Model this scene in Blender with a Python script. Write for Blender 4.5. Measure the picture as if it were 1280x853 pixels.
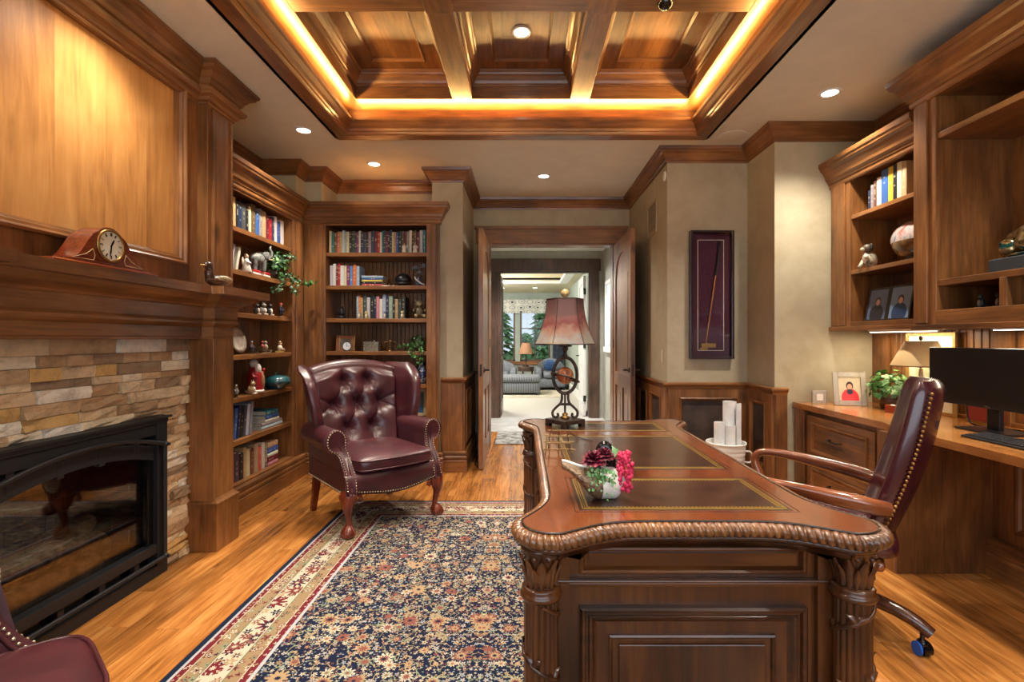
import bpy, math, random
from math import sin, cos, pi, sqrt, atan2, exp, radians
from mathutils import Vector, Matrix, Euler, noise as mnoise
for _o in list(bpy.data.objects): bpy.data.objects.remove(_o)
S = bpy.context.scene
COL = S.collection
random.seed(7)
# ------------------------------------------------------------------ camera
H = 1.30; F = 620.0; CX = 655.0; CY = 424.0
cam_d = bpy.data.cameras.new('camera'); cam = bpy.data.objects.new('camera', cam_d); COL.objects.link(cam)
cam.location = (0, 0, H); cam.rotation_euler = (pi/2, 0, 0)
cam_d.sensor_width = 36; cam_d.lens = F/1280*36
cam_d.shift_x = -(CX-640)/1280; cam_d.shift_y = (CY-426.5)/1280
cam_d.clip_start = 0.02; cam_d.clip_end = 200
S.camera = cam
# ------------------------------------------------------------------ world, exposure
W = bpy.data.worlds.new('sky'); S.world = W; W.use_nodes = True
_nt = W.node_tree; _bg = _nt.nodes['Background']
_bg.inputs[0].default_value = (0.80, 0.90, 1.0, 1); _bg.inputs[1].default_value = 2.5
S.view_settings.view_transform = 'Standard'; S.view_settings.look = 'None'
S.view_settings.exposure = 0.76; S.view_settings.gamma = 1.0; S.view_settings.use_curve_mapping = False
S.cycles.max_bounces = 10; S.cycles.diffuse_bounces = 6; S.cycles.glossy_bounces = 5; S.cycles.transmission_bounces = 6
S.cycles.sample_clamp_indirect = 6.0; S.cycles.caustics_reflective = False; S.cycles.caustics_refractive = False
S.cycles.blur_glossy = 0.6
WARM = (1.0, 0.90, 0.75); COVE = (1.0, 0.60, 0.20); SOFT = (1.0, 0.88, 0.72)
CAN_W = 90.0
def lamp(name, kind, loc, power, color, rot=(0,0,0), **kw):
    d = bpy.data.lights.new(name, kind); d.energy = power; d.color = color
    for k, v in kw.items(): setattr(d, k, v)
    o = bpy.data.objects.new(name, d); COL.objects.link(o); o.location = loc; o.rotation_euler = rot
    return o
# ------------------------------------------------------------------ geometry helpers
def vis_off(o):
    return o
class MB:
    def __init__(s): s.v = []; s.f = []; s.m = []; s.s = []
    def add(s, vs, fs, mi=0, smooth=False, M=None):
        n = len(s.v)
        if M is not None: vs = [M @ Vector(p) for p in vs]
        s.v += [tuple(p) for p in vs]
        for f in fs:
            s.f.append(tuple(i+n for i in f)); s.m.append(mi); s.s.append(smooth)
        return s
    def box(s, x0, x1, y0, y1, z0, z1, mi=0, M=None):
        if x0 > x1: x0, x1 = x1, x0
        if y0 > y1: y0, y1 = y1, y0
        if z0 > z1: z0, z1 = z1, z0
        v = [(x0,y0,z0),(x1,y0,z0),(x1,y1,z0),(x0,y1,z0),(x0,y0,z1),(x1,y0,z1),(x1,y1,z1),(x0,y1,z1)]
        f = [(3,2,1,0),(4,5,6,7),(0,1,5,4),(1,2,6,5),(2,3,7,6),(3,0,4,7)]
        return s.add(v, f, mi, False, M)
    def prism(s, poly, h0, h1, plane='xy', mi=0, M=None, smooth=False):
        """poly of (a,b); extruded along the third axis from h0 to h1"""
        n = len(poly)
        def P(a, b, h):
            return (a,b,h) if plane == 'xy' else ((a,h,b) if plane == 'xz' else (h,a,b))
        v = [P(a,b,h0) for a,b in poly] + [P(a,b,h1) for a,b in poly]
        f = [tuple(range(n-1,-1,-1)), tuple(range(n, 2*n))]
        s.add(v, f, mi, False, M)
        return s.add(v, [(i, (i+1)%n, n+(i+1)%n, n+i) for i in range(n)], mi, smooth, M)
    def loft(s, loops, closed=True, cap=(True, True), mi=0, smooth=True, M=None):
        n = len(loops[0]); v = [p for L in loops for p in L]; f = []
        for k in range(len(loops)-1):
            for i in range(n if closed else n-1):
                j = (i+1) % n
                f.append((k*n+i, k*n+j, (k+1)*n+j, (k+1)*n+i))
        s.add(v, f, mi, smooth, M)
        if cap[0]: s.add(loops[0], [tuple(range(n-1,-1,-1))], mi, smooth, M)
        if cap[1]: s.add(loops[-1], [tuple(range(n))], mi, smooth, M)
        return s
    def lathe(s, prof, n=24, c=(0,0,0), mi=0, mod=None, cap=(False, False), M=None, smooth=True):
        loops = []
        for k, (r, z) in enumerate(prof):
            L = []
            for i in range(n):
                a = 2*pi*i/n
                rr = r*(mod(a, k) if mod else 1)
                L.append((c[0]+rr*cos(a), c[1]+rr*sin(a), c[2]+z))
            loops.append(L)
        return s.loft(loops, True, cap, mi, smooth, M)
    def cyl(s, p0, p1, r0, r1=None, n=16, mi=0, cap=True, smooth=True):
        r1 = r0 if r1 is None else r1
        p0 = Vector(p0); p1 = Vector(p1); d = (p1-p0).normalized()
        a = d.orthogonal().normalized(); b = d.cross(a)
        L0 = [tuple(p0 + a*(r0*cos(2*pi*i/n)) + b*(r0*sin(2*pi*i/n))) for i in range(n)]
        L1 = [tuple(p1 + a*(r1*cos(2*pi*i/n)) + b*(r1*sin(2*pi*i/n))) for i in range(n)]
        s.loft([L0, L1], True, (False, False), mi, smooth)
        if cap:
            s.add(L0, [tuple(range(n-1,-1,-1))], mi); s.add(L1, [tuple(range(n))], mi)
        return s
    def tube(s, pts, r, n=8, closed=False, mi=0, sx=1.0, M=None):
        pts = [Vector(p) for p in pts]; N = len(pts)
        R = r if callable(r) else (lambda t: r)
        loops = []; up = None
        for k in range(N):
            if closed: d = pts[(k+1)%N]-pts[(k-1)%N]
            else: d = pts[min(k+1,N-1)]-pts[max(k-1,0)]
            d.normalize()
            if up is None: up = d.orthogonal().normalized()
            else:
                up = (up - d*up.dot(d))
                up = up.normalized() if up.length > 1e-6 else d.orthogonal().normalized()
            b = d.cross(up); rr = R(k/(N-1))
            loops.append([tuple(pts[k] + up*(rr*cos(2*pi*i/n)) + b*(rr*sx*sin(2*pi*i/n))) for i in range(n)])
        if closed: loops.append(loops[0]); return s.loft(loops, True, (False, False), mi, True, M)
        return s.loft(loops, True, (True, True), mi, True, M)
    def ball(s, c, r, nu=12, nv=8, mi=0, M=None, disp=None):
        rx, ry, rz = (r, r, r) if not hasattr(r, '__len__') else r
        v = []; f = []
        v.append((0,0,-1))
        for j in range(1, nv):
            t = -pi/2 + pi*j/nv
            for i in range(nu):
                a = 2*pi*i/nu; v.append((cos(t)*cos(a), cos(t)*sin(a), sin(t)))
        v.append((0,0,1))
        for i in range(nu): f.append((0, 1+(i+1)%nu, 1+i))
        for j in range(nv-2):
            for i in range(nu):
                a = 1+j*nu+i; b = 1+j*nu+(i+1)%nu; f.append((a, b, b+nu, a+nu))
        k = 1+(nv-2)*nu
        for i in range(nu): f.append((k+i, k+(i+1)%nu, len(v)-1))
        out = []
        for p in v:
            d = disp(p) if disp else 1.0
            q = Vector((p[0]*rx*d, p[1]*ry*d, p[2]*rz*d))
            if M is not None: q = M @ q
            out.append((q.x+c[0], q.y+c[1], q.z+c[2]))
        return s.add(out, f, mi, True)
    def grid(s, fn, nu, nv, mi=0, smooth=True, wrapu=False):
        v = [tuple(fn(i/(nu-1) if not wrapu else i/nu, j/(nv-1))) for j in range(nv) for i in range(nu)]
        f = []
        for j in range(nv-1):
            for i in range(nu if wrapu else nu-1):
                i2 = (i+1) % nu; f.append((j*nu+i, j*nu+i2, (j+1)*nu+i2, (j+1)*nu+i))
        return s.add(v, f, mi, smooth)
    def sweep(s, prof, path, closed=False, mats=None, smooth=False):
        """prof: (d, z) with d = distance to the LEFT of the path; path: (x,y) list. mitred."""
        N = len(path); loops = []
        for k in range(N):
            p = Vector(path[k])
            dn = (Vector(path[(k+1)%N])-p).normalized() if (closed or k < N-1) else None
            dp = (p-Vector(path[k-1])).normalized() if (closed or k > 0) else None
            if dn is None: dn = dp
            if dp is None: dp = dn
            n1 = Vector((-dp.y, dp.x)); n2 = Vector((-dn.y, dn.x))
            m = (n1+n2); m = m/(max(1e-6, m.dot(n1)))
            loops.append([(p.x+m.x*d, p.y+m.y*d, z) for d, z in prof])
        segs = N if closed else N-1
        for k in range(segs):
            a = loops[k]; b = loops[(k+1)%N]; n = len(prof)
            mi = 0
            if mats:
                q = Vector(path[(k+1)%N])-Vector(path[k]); mi = 0 if abs(q.x) > abs(q.y) else 1
            s.add(a+b, [(i, i+1, n+i+1, n+i) for i in range(n-1)] + [(n-1, 0, n, 2*n-1)], mi, smooth)
            if not closed and k == 0: s.add(a, [tuple(range(n))], mi)
            if not closed and k == segs-1: s.add(b, [tuple(range(n-1,-1,-1))], mi)
        return s
    def xf(s, M):
        s.v = [tuple(M @ Vector(p)) for p in s.v]; return s
    def mesh(s, name, mats):
        me = bpy.data.meshes.new(name); me.from_pydata(s.v, [], s.f)
        for m in mats: me.materials.append(m)
        me.polygons.foreach_set('material_index', s.m); me.polygons.foreach_set('use_smooth', s.s)
        me.update(); return me
def tag(o, label=None, cat=None, group=None, kind=None):
    if label: o['label'] = label
    if cat: o['category'] = cat
    if group: o['group'] = group
    if kind: o['kind'] = kind
    return o
def bevel(o, w, seg=2):
    m = o.modifiers.new('edge', 'BEVEL'); m.width = w; m.segments = seg; m.limit_method = 'ANGLE'; m.angle_limit = radians(38)
    m.harden_normals = False
    return o
def obj(name, mb, mats, parent=None, world=False, bev=0, label=None, cat=None, group=None, kind=None, fix=False):
    """one mesh object. top level: origin moved to the base of its box. world=True: verts given in world space below a parent."""
    if not isinstance(mats, (list, tuple)): mats = [mats]
    off = Vector((0,0,0))
    if parent is None and not fix:
        xs = [p[0] for p in mb.v]; ys = [p[1] for p in mb.v]; zs = [p[2] for p in mb.v]
        off = Vector(((min(xs)+max(xs))/2, (min(ys)+max(ys))/2, min(zs)))
        mb.v = [(p[0]-off.x, p[1]-off.y, p[2]-off.z) for p in mb.v]
    elif parent is not None and world:
        q = Vector(parent.location); pp = parent.parent
        while pp is not None: q = q + Vector(pp.location); pp = pp.parent
        mb.v = [(p[0]-q.x, p[1]-q.y, p[2]-q.z) for p in mb.v]
    o = bpy.data.objects.new(name, mb.mesh(name, mats)); COL.objects.link(o)
    o.location = off
    if parent is not None: o.parent = parent
    if bev: bevel(o, bev)
    tag(o, label, cat, group, kind)
    return o
def empty(name, loc=(0,0,0), rz=0, label=None, cat=None, group=None, kind=None):
    o = bpy.data.objects.new(name, None); COL.objects.link(o); o.location = loc; o.rotation_euler = (0,0,rz)
    o.empty_display_size = 0.05
    return tag(o, label, cat, group, kind)
def clone(o, loc=None, rz=None, scale=None, label=None, group=None, parent=None):
    c = o.copy(); COL.objects.link(c)
    if parent is not None: c.parent = parent
    if loc is not None: c.location = loc
    if rz is not None: c.rotation_euler = (0,0,rz)
    if scale is not None: c.scale = scale if hasattr(scale, '__len__') else (scale,)*3
    if label: c['label'] = label
    if group: c['group'] = group
    for ch in list(o.children):
        clone(ch, parent=c)
    return c
def bez(p, n):
    """Catmull-Rom through points"""
    P = [Vector(q) for q in p]; out = []
    for i in range(len(P)-1):
        a = P[max(i-1,0)]; b = P[i]; c = P[i+1]; d = P[min(i+2,len(P)-1)]
        for k in range(n):
            t = k/n
            out.append(0.5*((2*b)+(c-a)*t+(2*a-5*b+4*c-d)*t*t+(3*b-a-3*c+d)*t**3))
    out.append(P[-1]); return out
def lerp(a, b, t): return a+(b-a)*t
def sst(t): t = max(0.0, min(1.0, t)); return t*t*(3-2*t)
# ------------------------------------------------------------------ materials
def srgb(r, g, b):
    f = lambda c: (c/255/12.92) if c/255 <= 0.04045 else ((c/255+0.055)/1.055)**2.4
    return (f(r), f(g), f(b), 1)
class NT:
    def __init__(s, name):
        s.mat = bpy.data.materials.new(name); s.mat.use_nodes = True; s.t = s.mat.node_tree
        s.b = s.t.nodes['Principled BSDF']
    def n(s, typ, **kw):
        x = s.t.nodes.new(typ)
        for k, v in kw.items(): setattr(x, k, v)
        return x
    def put(s, sock, val):
        if val is None: return
        if isinstance(val, bpy.types.NodeSocket): s.t.links.new(val, sock)
        else:
            if hasattr(val, '__len__') and sock.type == 'VECTOR': val = tuple(val)[:3]
            sock.default_value = val
    def math(s, op, a, b=None, c=None):
        x = s.n('ShaderNodeMath', operation=op)
        for i, q in enumerate((a, b, c)):
            if q is not None: s.put(x.inputs[i], q)
        return x.outputs[0]
    def vmath(s, op, a, b=None):
        x = s.n('ShaderNodeVectorMath', operation=op); s.put(x.inputs[0], a)
        if b is not None: s.put(x.inputs[3] if op == 'SCALE' else x.inputs[1], b)
        return x.outputs['Value'] if op in ('LENGTH', 'DISTANCE', 'DOT_PRODUCT') else x.outputs[0]
    def mix(s, f, a, b, blend='MIX'):
        x = s.n('ShaderNodeMix', data_type='RGBA', blend_type=blend); s.put(x.inputs[0], f); s.put(x.inputs[6], a); s.put(x.inputs[7], b)
        return x.outputs[2]
    def ramp(s, f, stops, interp='LINEAR'):
        x = s.n('ShaderNodeValToRGB'); x.color_ramp.interpolation = interp; e = x.color_ramp.elements
        while len(e) < len(stops): e.new(0.5)
        for k, (p, c) in enumerate(stops):
            e[k].position = p; e[k].color = c if len(c) == 4 else (*c, 1)
        s.put(x.inputs[0], f); return x.outputs[0]
    def noise(s, vec, scale, detail=3, rough=0.55, dist=0.0, out=0):
        x = s.n('ShaderNodeTexNoise'); s.put(x.inputs['Vector'], vec); x.inputs['Scale'].default_value = scale
        x.inputs['Detail'].default_value = detail; x.inputs['Roughness'].default_value = rough; x.inputs['Distortion'].default_value = dist
        return x.outputs[out]
    def voro(s, vec, scale, feature='F1', dim='3D', rnd=1.0):
        x = s.n('ShaderNodeTexVoronoi', feature=feature, voronoi_dimensions=dim); s.put(x.inputs['Vector'], vec)
        x.inputs['Scale'].default_value = scale; x.inputs['Randomness'].default_value = rnd; return x
    def coord(s, jitter=True):
        o = s.n('ShaderNodeTexCoord').outputs['Object']
        if not jitter: return o
        r = s.n('ShaderNodeObjectInfo').outputs['Random']
        cv = s.n('ShaderNodeCombineXYZ'); q = s.math('MULTIPLY', r, 37.0)
        for i in range(3): s.put(cv.inputs[i], q)
        return s.vmath('ADD', o, cv.outputs[0])
    def mapv(s, v, scale=(1,1,1), rot=(0,0,0), loc=(0,0,0)):
        x = s.n('ShaderNodeMapping'); s.put(x.inputs[0], v); x.inputs['Scale'].default_value = scale
        x.inputs['Rotation'].default_value = rot; x.inputs['Location'].default_value = loc; return x.outputs[0]
    def bump(s, h, strength=0.2, dist=0.01):
        x = s.n('ShaderNodeBump'); x.inputs['Strength'].default_value = strength; x.inputs['Distance'].default_value = dist
        s.put(x.inputs['Height'], h); s.t.links.new(x.outputs[0], s.b.inputs['Normal']); return s
    def col(s, c): s.put(s.b.inputs['Base Color'], c); return s
    def set(s, **kw):
        for k, v in kw.items(): s.put(s.b.inputs[k.replace('_', ' ')], v)
        return s
def plain(name, c, rough=0.5, metal=0.0, coat=0.0, **kw):
    m = NT(name); m.col(c); m.set(Roughness=rough, Metallic=metal)
    if coat: m.set(Coat_Weight=coat, Coat_Roughness=0.08)
    for k, v in kw.items(): m.set(**{k: v})
    return m.mat
def speckle(name, c1, c2, scale=30, rough=0.5, metal=0, coat=0, bump=0.0, stops=(0.35, 0.65)):
    m = NT(name); v = m.coord(); h = m.noise(v, scale, 4)
    m.col(m.ramp(h, [(stops[0], c1), (stops[1], c2)])); m.set(Roughness=rough, Metallic=metal)
    if coat: m.set(Coat_Weight=coat, Coat_Roughness=0.1)
    if bump: m.bump(h, bump)
    return m.mat
def wood(name, dark, mid, light, axis, rough=0.38, coat=0.25, grain=1.0, knots=True, plank=None, gw=0.40):
    m = NT(name); v = m.coord()
    st = [1.0, 1.0, 1.0]; st['XYZ'.index(axis)] = 0.07
    v1 = m.mapv(v, tuple(st))
    warp = m.noise(m.mapv(v, tuple(0.6 if a == 1.0 else 0.25 for a in st)), 3.0, 2)
    g1 = m.noise(v1, 26*grain, 5, 0.62, 1.2)
    g2 = m.noise(v1, 110*grain, 2, 0.6)
    big = m.noise(m.mapv(v, tuple(1.0 if a == 1.0 else 0.45 for a in st)), 3.2, 3, 0.6, 0.4)
    h = m.math('ADD', m.math('MULTIPLY', g1, gw), m.math('MULTIPLY', big, 1-gw))
    h = m.math('ADD', h, m.math('MULTIPLY', m.math('SUBTRACT', g2, 0.5), 0.12))
    c = m.ramp(h, [(0.34, dark), (0.50, mid), (0.66, light)])
    if plank:
        sep = m.n('ShaderNodeSeparateXYZ'); m.put(sep.inputs[0], v)
        q = m.math('FLOOR', m.math('MULTIPLY', sep.outputs['XYZ'.index(plank[0])], 1/plank[1]))
        wn = m.n('ShaderNodeTexWhiteNoise', noise_dimensions='1D'); m.put(wn.inputs['W'], q)
        c = m.mix(0.9, c, m.ramp(wn.outputs[0], [(0, (0.72,0.70,0.68)), (1, (1.12,1.10,1.05))]), 'MULTIPLY')
    if knots:
        kv = [1.0, 1.0, 1.0]; kv['XYZ'.index(axis)] = 0.55
        vv = m.voro(m.mapv(m.vmath('ADD', v, m.vmath('SCALE', m.noise(v, 9, 2, out=1), 0.05)), tuple(kv)), 3.4)
        k = m.ramp(vv.outputs['Distance'], [(0.0, (1,1,1)), (0.06, (0.8,)*3), (0.17, (0,0,0))])
        c = m.mix(m.math('MULTIPLY', k, 0.72), c, (dark[0]*0.25, dark[1]*0.22, dark[2]*0.2, 1))
    m.col(c); m.set(Roughness=rough, Coat_Weight=coat, Coat_Roughness=0.14)
    m.bump(g1, 0.06, 0.004)
    return m.mat
AL = (srgb(76,46,22), srgb(124,80,42), srgb(162,110,62))
ald = {a: wood('alder_'+a, *AL, a) for a in 'XYZ'}
ALP = (srgb(150,100,52), srgb(190,134,74), srgb(212,158,96))
alder_panel = wood('alder_panel', *ALP, 'Z', grain=0.7)
FL = (srgb(116,70,30), srgb(172,110,52), srgb(206,146,80))
flr = [wood('oak_floor_%d' % k, tuple(c*s for c in FL[0][:3])+(1,), tuple(c*s for c in FL[1][:3])+(1,), tuple(c*s for c in FL[2][:3])+(1,), 'Y', rough=0.24, coat=0.45, grain=0.9, knots=False, gw=0.6)
       for k, s in enumerate((0.80, 0.92, 1.0, 1.12))]
DS = (srgb(36,17,7), srgb(72,38,16), srgb(104,60,28))
dsk = {a: wood('desk_walnut_'+a, *DS, a, rough=0.3, coat=0.35, knots=False, grain=0.8) for a in 'XYZ'}
DT = (srgb(68,31,15), srgb(106,54,27), srgb(134,76,42))
desk_top_wood = wood('desk_top_mahogany', *DT, 'Y', rough=0.2, coat=0.8, knots=False, grain=0.7)
mah = wood('mahogany_red', srgb(70,24,12), srgb(112,44,22), srgb(140,62,32), 'Z', rough=0.25, coat=0.6, knots=False)
mah_arm = wood('arm_walnut', srgb(72,34,16), srgb(112,58,30), srgb(142,82,46), 'Y', rough=0.2, coat=0.7, knots=False)
def plaster(name, c1, c2):
    m = NT(name); v = m.coord(False); a = m.noise(v, 1.7, 5, 0.65, 0.8); b = m.noise(v, 9, 4, 0.6)
    h = m.math('ADD', m.math('MULTIPLY', a, 0.7), m.math('MULTIPLY', b, 0.3))
    m.col(m.ramp(h, [(0.34, c1), (0.66, c2)])); m.set(Roughness=0.62); m.bump(b, 0.10, 0.006); return m.mat
wall_m = plaster('plaster_wall', srgb(160,148,120), srgb(182,172,146))
ceil_m = plaster('plaster_ceiling', srgb(214,216,202), srgb(228,229,214))
leather = NT('burgundy_leather'); _v = leather.coord(); _h = leather.noise(_v, 7, 4); _w = leather.noise(_v, 160, 3)
leather.col(leather.ramp(_h, [(0.3, srgb(52,19,26)), (0.7, srgb(78,31,39))])).set(Roughness=0.36, Coat_Weight=0.25, Coat_Roughness=0.25).bump(_w, 0.12, 0.002); leather = leather.mat
leather_dark = NT('oxblood_leather'); _v = leather_dark.coord(); _w = leather_dark.noise(_v, 150, 3)
leather_dark.col(srgb(58,20,28)).set(Roughness=0.26, Coat_Weight=0.5, Coat_Roughness=0.12).bump(_w, 0.08, 0.002); leather_dark = leather_dark.mat
suede = speckle('dark_suede_panel', srgb(46,36,32), srgb(78,62,54), 6, 0.75, bump=0.1)
desk_leather = speckle('desk_leather_inset', srgb(46,26,18), srgb(66,40,28), 12, 0.28, coat=0.4)
gold = plain('gold_tooling', srgb(200,160,70), 0.35, 0.8)
brass = plain('brass', srgb(160,124,72), 0.34, 1.0)
nail_m = plain('nailhead_brass', srgb(206,190,160), 0.3, 0.8)
black = plain('black_metal', srgb(40,41,44), 0.48, 0.3)
black_gloss = plain('black_gloss', srgb(14,14,16), 0.15)
bronze = speckle('dark_bronze', srgb(40,30,26), srgb(82,64,54), 40, 0.45, 0.6)
white = plain('white_paint', srgb(228,228,224), 0.5)
white_gloss = plain('white_ceramic', srgb(226,224,216), 0.22)
cream = plain('cream', srgb(225,210,180), 0.6)
silver = plain('silver', srgb(200,200,200), 0.25, 1.0)
chrome = plain('hinge_bronze', srgb(60,50,44), 0.35, 0.8)
glass = NT('clear_glass'); glass.col((1,1,1,1)).set(Roughness=0.02, Transmission_Weight=1.0, IOR=1.35); glass = glass.mat
def thin_glass(name, tint=(1,1,1,1), refl=0.12, rough=0.03):
    m = NT(name); t = m.t; tr = m.n('ShaderNodeBsdfTransparent'); tr.inputs[0].default_value = tint
    gl = m.n('ShaderNodeBsdfGlossy'); gl.inputs['Roughness'].default_value = rough; gl.inputs[0].default_value = (1,1,1,1)
    fr = m.n('ShaderNodeFresnel'); fr.inputs[0].default_value = 1.5
    mx = m.n('ShaderNodeMixShader'); m.put(mx.inputs[0], m.math('ADD', m.math('MULTIPLY', fr.outputs[0], 0.3), refl*0.03))
    t.links.new(tr.outputs[0], mx.inputs[1]); t.links.new(gl.outputs[0], mx.inputs[2])
    t.links.new(mx.outputs[0], t.nodes['Material Output'].inputs[0]); return m.mat
pane_glass = thin_glass('window_glass')
sky_dim_glass = thin_glass('sky_dimming_glass', (0.46,0.47,0.48,1))  # grey tint added to dim the bright sky seen through the far panes
fire_glass = thin_glass('smoked_fire_glass', (0.62,0.60,0.58,1), 0.4)
def emis(name, c, strength):
    m = NT(name); m.col((0.8,0.8,0.8,1)).set(Emission_Color=c, Emission_Strength=strength); return m.mat
bulb = emis('lit_bulb', (1.0, 0.93, 0.80, 1), 14.0)
bar_lit = emis('lit_light_bar', (1.0, 0.92, 0.80, 1), 3.0)
leaf_g = [speckle('ivy_leaf_%d' % k, a, b, 26, 0.42) for k, (a, b) in enumerate(((srgb(16,44,20), srgb(38,82,36)), (srgb(40,96,40), srgb(96,150,74)), (srgb(60,120,62), srgb(150,190,140))))]
book_m = NT('book_cloth')
_oi = book_m.n('ShaderNodeObjectInfo'); _tc = book_m.n('ShaderNodeTexCoord').outputs['Object']
_sp = book_m.n('ShaderNodeSeparateXYZ'); book_m.put(_sp.inputs[0], _tc)
_wn = book_m.n('ShaderNodeTexWhiteNoise', noise_dimensions='2D')
_cv = book_m.n('ShaderNodeCombineXYZ'); book_m.put(_cv.inputs[0], book_m.math('FLOOR', book_m.math('MULTIPLY', _sp.outputs[2], 85))); book_m.put(_cv.inputs[1], _oi.outputs['Random'])
book_m.put(_wn.inputs['Vector'], _cv.outputs[0])
_band = book_m.math('GREATER_THAN', _wn.outputs[0], 0.70)
_zone = book_m.math('MULTIPLY', book_m.math('GREATER_THAN', _sp.outputs[2], 0.05), book_m.math('LESS_THAN', _sp.outputs[2], 0.19))
_thin = book_m.math('LESS_THAN', book_m.math('ABSOLUTE', _sp.outputs[0]), 0.0065)
_inv = book_m.mix(book_m.math('GREATER_THAN', book_m.n('ShaderNodeRGBToBW').outputs[0], 2.0), (0.62,0.55,0.38,1), (0.1,0.1,0.1,1))
book_m.col(book_m.mix(book_m.math('MULTIPLY', book_m.math('MULTIPLY', _band, _zone), book_m.math('MULTIPLY', _thin, 0.42)), _oi.outputs['Color'], _inv)).set(Roughness=0.45)
book_m = book_m.mat
page_m = speckle('book_pages', srgb(200,188,160), srgb(222,212,190), 60, 0.8)
def objcol(name, rough=0.4, coat=0.0):
    m = NT(name); oi = m.n('ShaderNodeObjectInfo'); m.col(oi.outputs['Color']).set(Roughness=rough)
    if coat: m.set(Coat_Weight=coat)
    return m.mat
paint_m = objcol('painted_figurine', 0.4)
# ------------------------------------------------------------------ room shell
C = 2.96
def struct(name, mb, mats, parent=None, world=False, bev=0, label=None):
    return obj(name, mb, mats, parent, world, bev, label=label, kind=None if parent else 'structure', fix=parent is None)
sub = plain('subfloor', srgb(60,34,16), 0.8)
floor = struct('floor', MB().box(-2.6,2.85,-1.1,7.0,-0.08,-0.004), sub, label='golden oak plank floor')
def planks(cols, parent):
    for x0, x1, ya, yb in cols:
        y = ya - random.uniform(0, 1.2)
        while y < yb:
            L = random.choice((0.9,1.2,1.5,1.8,2.1)); a = max(y, ya); b = min(y+L, yb)
            if b-a > 0.05:
                c = 0.0012
                m = MB()
                v = [(x0,a,-0.004),(x1,a,-0.004),(x1,b,-0.004),(x0,b,-0.004),(x0+c,a+c,0),(x1-c,a+c,0),(x1-c,b-c,0),(x0+c,b-c,0)]
                m.add(v, [(4,5,6,7),(0,1,5,4),(1,2,6,5),(2,3,7,6),(3,0,4,7)])
                obj('floorboard', m, random.choice(flr), parent, world=True)
            y += L
pw = 0.127; cols = []; x = -2.16
while x < 2.70:
    x1 = x+pw
    yb = 6.95 if (x1 > -0.6 and x < 1.25) else (4.84 if x < 0 else 4.33)
    cols.append((x, x1, -1.0, yb)); x = x1
planks(cols, floor)
# walls -----------------------------------------------------------------
wall_left = struct('wall_left', MB().box(-2.62,-2.5,-1.1,5.4,0,3.02), wall_m, label='beige plaster wall behind the tall bookcase')
m = MB().box(-2.5,-0.9,5.25,5.4,0,3.02).box(-0.9,-0.6,4.86,6.03,0,3.02).box(-2.5,-1.98,4.85,5.25,2.0,3.02).box(-2.5,-2.14,4.65,4.85,2.0,3.02)
wall_bk = struct('wall_back', m, wall_m, label='beige plaster wall with stepped corner above the bookcases')
m = MB().box(-0.6,-0.42,5.88,6.03,0,3.02).box(1.07,1.25,5.88,6.03,0,3.02).box(-0.42,1.07,5.88,6.03,2.43,3.02)
wall_door = struct('wall_doorway', m, wall_m, label='recessed beige wall around the double doorway')
m = MB().box(1.25,2.9,4.33,6.03,0,3.02).box(1.95,2.9,3.86,4.33,0,3.02)
wall_nook = struct('wall_corner', m, wall_m, label='stepped beige plaster wall holding the framed putter')
wall_right = struct('wall_right', MB().box(2.75,2.9,-1.1,3.86,0,3.02), wall_m, label='beige plaster wall behind the built-in desk')
# wall behind the camera with a wide window
wx0, wx1, wz0, wz1 = -1.7, 2.1, 0.75, 2.5
m = MB().box(-2.62,wx0,-1.12,-1.0,0,3.02).box(wx1,2.9,-1.12,-1.0,0,3.02).box(wx0,wx1,-1.12,-1.0,0,wz0).box(wx0,wx1,-1.12,-1.0,wz1,3.02)
struct('wall_front', m, wall_m, label='plaster wall with wide window facing the desk end')
m = MB()
for k in range(5):
    xx = lerp(wx0, wx1, k/4); m.box(xx-0.035, xx+0.035, -1.1,-1.02, wz0, wz1)
m.box(wx0,wx1,-1.1,-1.02,wz0,wz0+0.06).box(wx0,wx1,-1.1,-1.02,wz1-0.06,wz1)
win1 = struct('window_1', m, ald['Z'], label='wide wooden casement window')
obj('pane', MB().box(wx0,wx1,-1.062,-1.058,wz0,wz1), pane_glass, win1, world=True)
_pl = lamp('window_portal', 'AREA', ((wx0+wx1)/2, -1.0, (wz0+wz1)/2), 1, (1,1,1), (-pi/2,0,0), shape='RECTANGLE', size=wx1-wx0, size_y=wz1-wz0)
_pl.data.cycles.is_portal = True
# ceiling ----------------------------------------------------------------
TX0, TX1, TY0, TY1 = -1.51, 1.48, 0.18, 4.07
m = MB().box(-2.7,TX0,-1.2,6.1,C,3.06).box(TX1,2.95,-1.2,6.1,C,3.06).box(TX0,TX1,TY1,6.1,C,3.06).box(TX0,TX1,-1.2,TY0,C,3.06)
d = 0.09
m.box(TX0-0.05,TX0+d,TY0-0.05,TY1+0.05,C,3.42).box(TX1-d,TX1+0.05,TY0-0.05,TY1+0.05,C,3.42)
m.box(TX0+d,TX1-d,TY1-d,TY1+0.05,C,3.42).box(TX0+d,TX1-d,TY0-0.05,TY0+d,C,3.42)
m.box(TX0-0.05,TX1+0.05,TY0-0.05,TY1+0.05,3.42,3.46)
ceiling = struct('ceiling', m, ceil_m, label='plaster ceiling with coffered alder tray')
rect = [(TX0,TY0),(TX1,TY0),(TX1,TY1),(TX0,TY1)]
prof = [(-0.004,2.962),(-0.004,2.935),(0.088,2.935),(0.094,2.945),(0.097,2.962),(0.104,2.966),(0.107,2.984),(0.120,2.998),(0.136,3.022),(0.146,3.030),(0.150,3.036),(0.150,3.055),(0.142,3.055),(0.136,3.036),(0.118,3.012),(0.100,3.0),(0.091,2.99),(0.091,2.97)]
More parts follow.
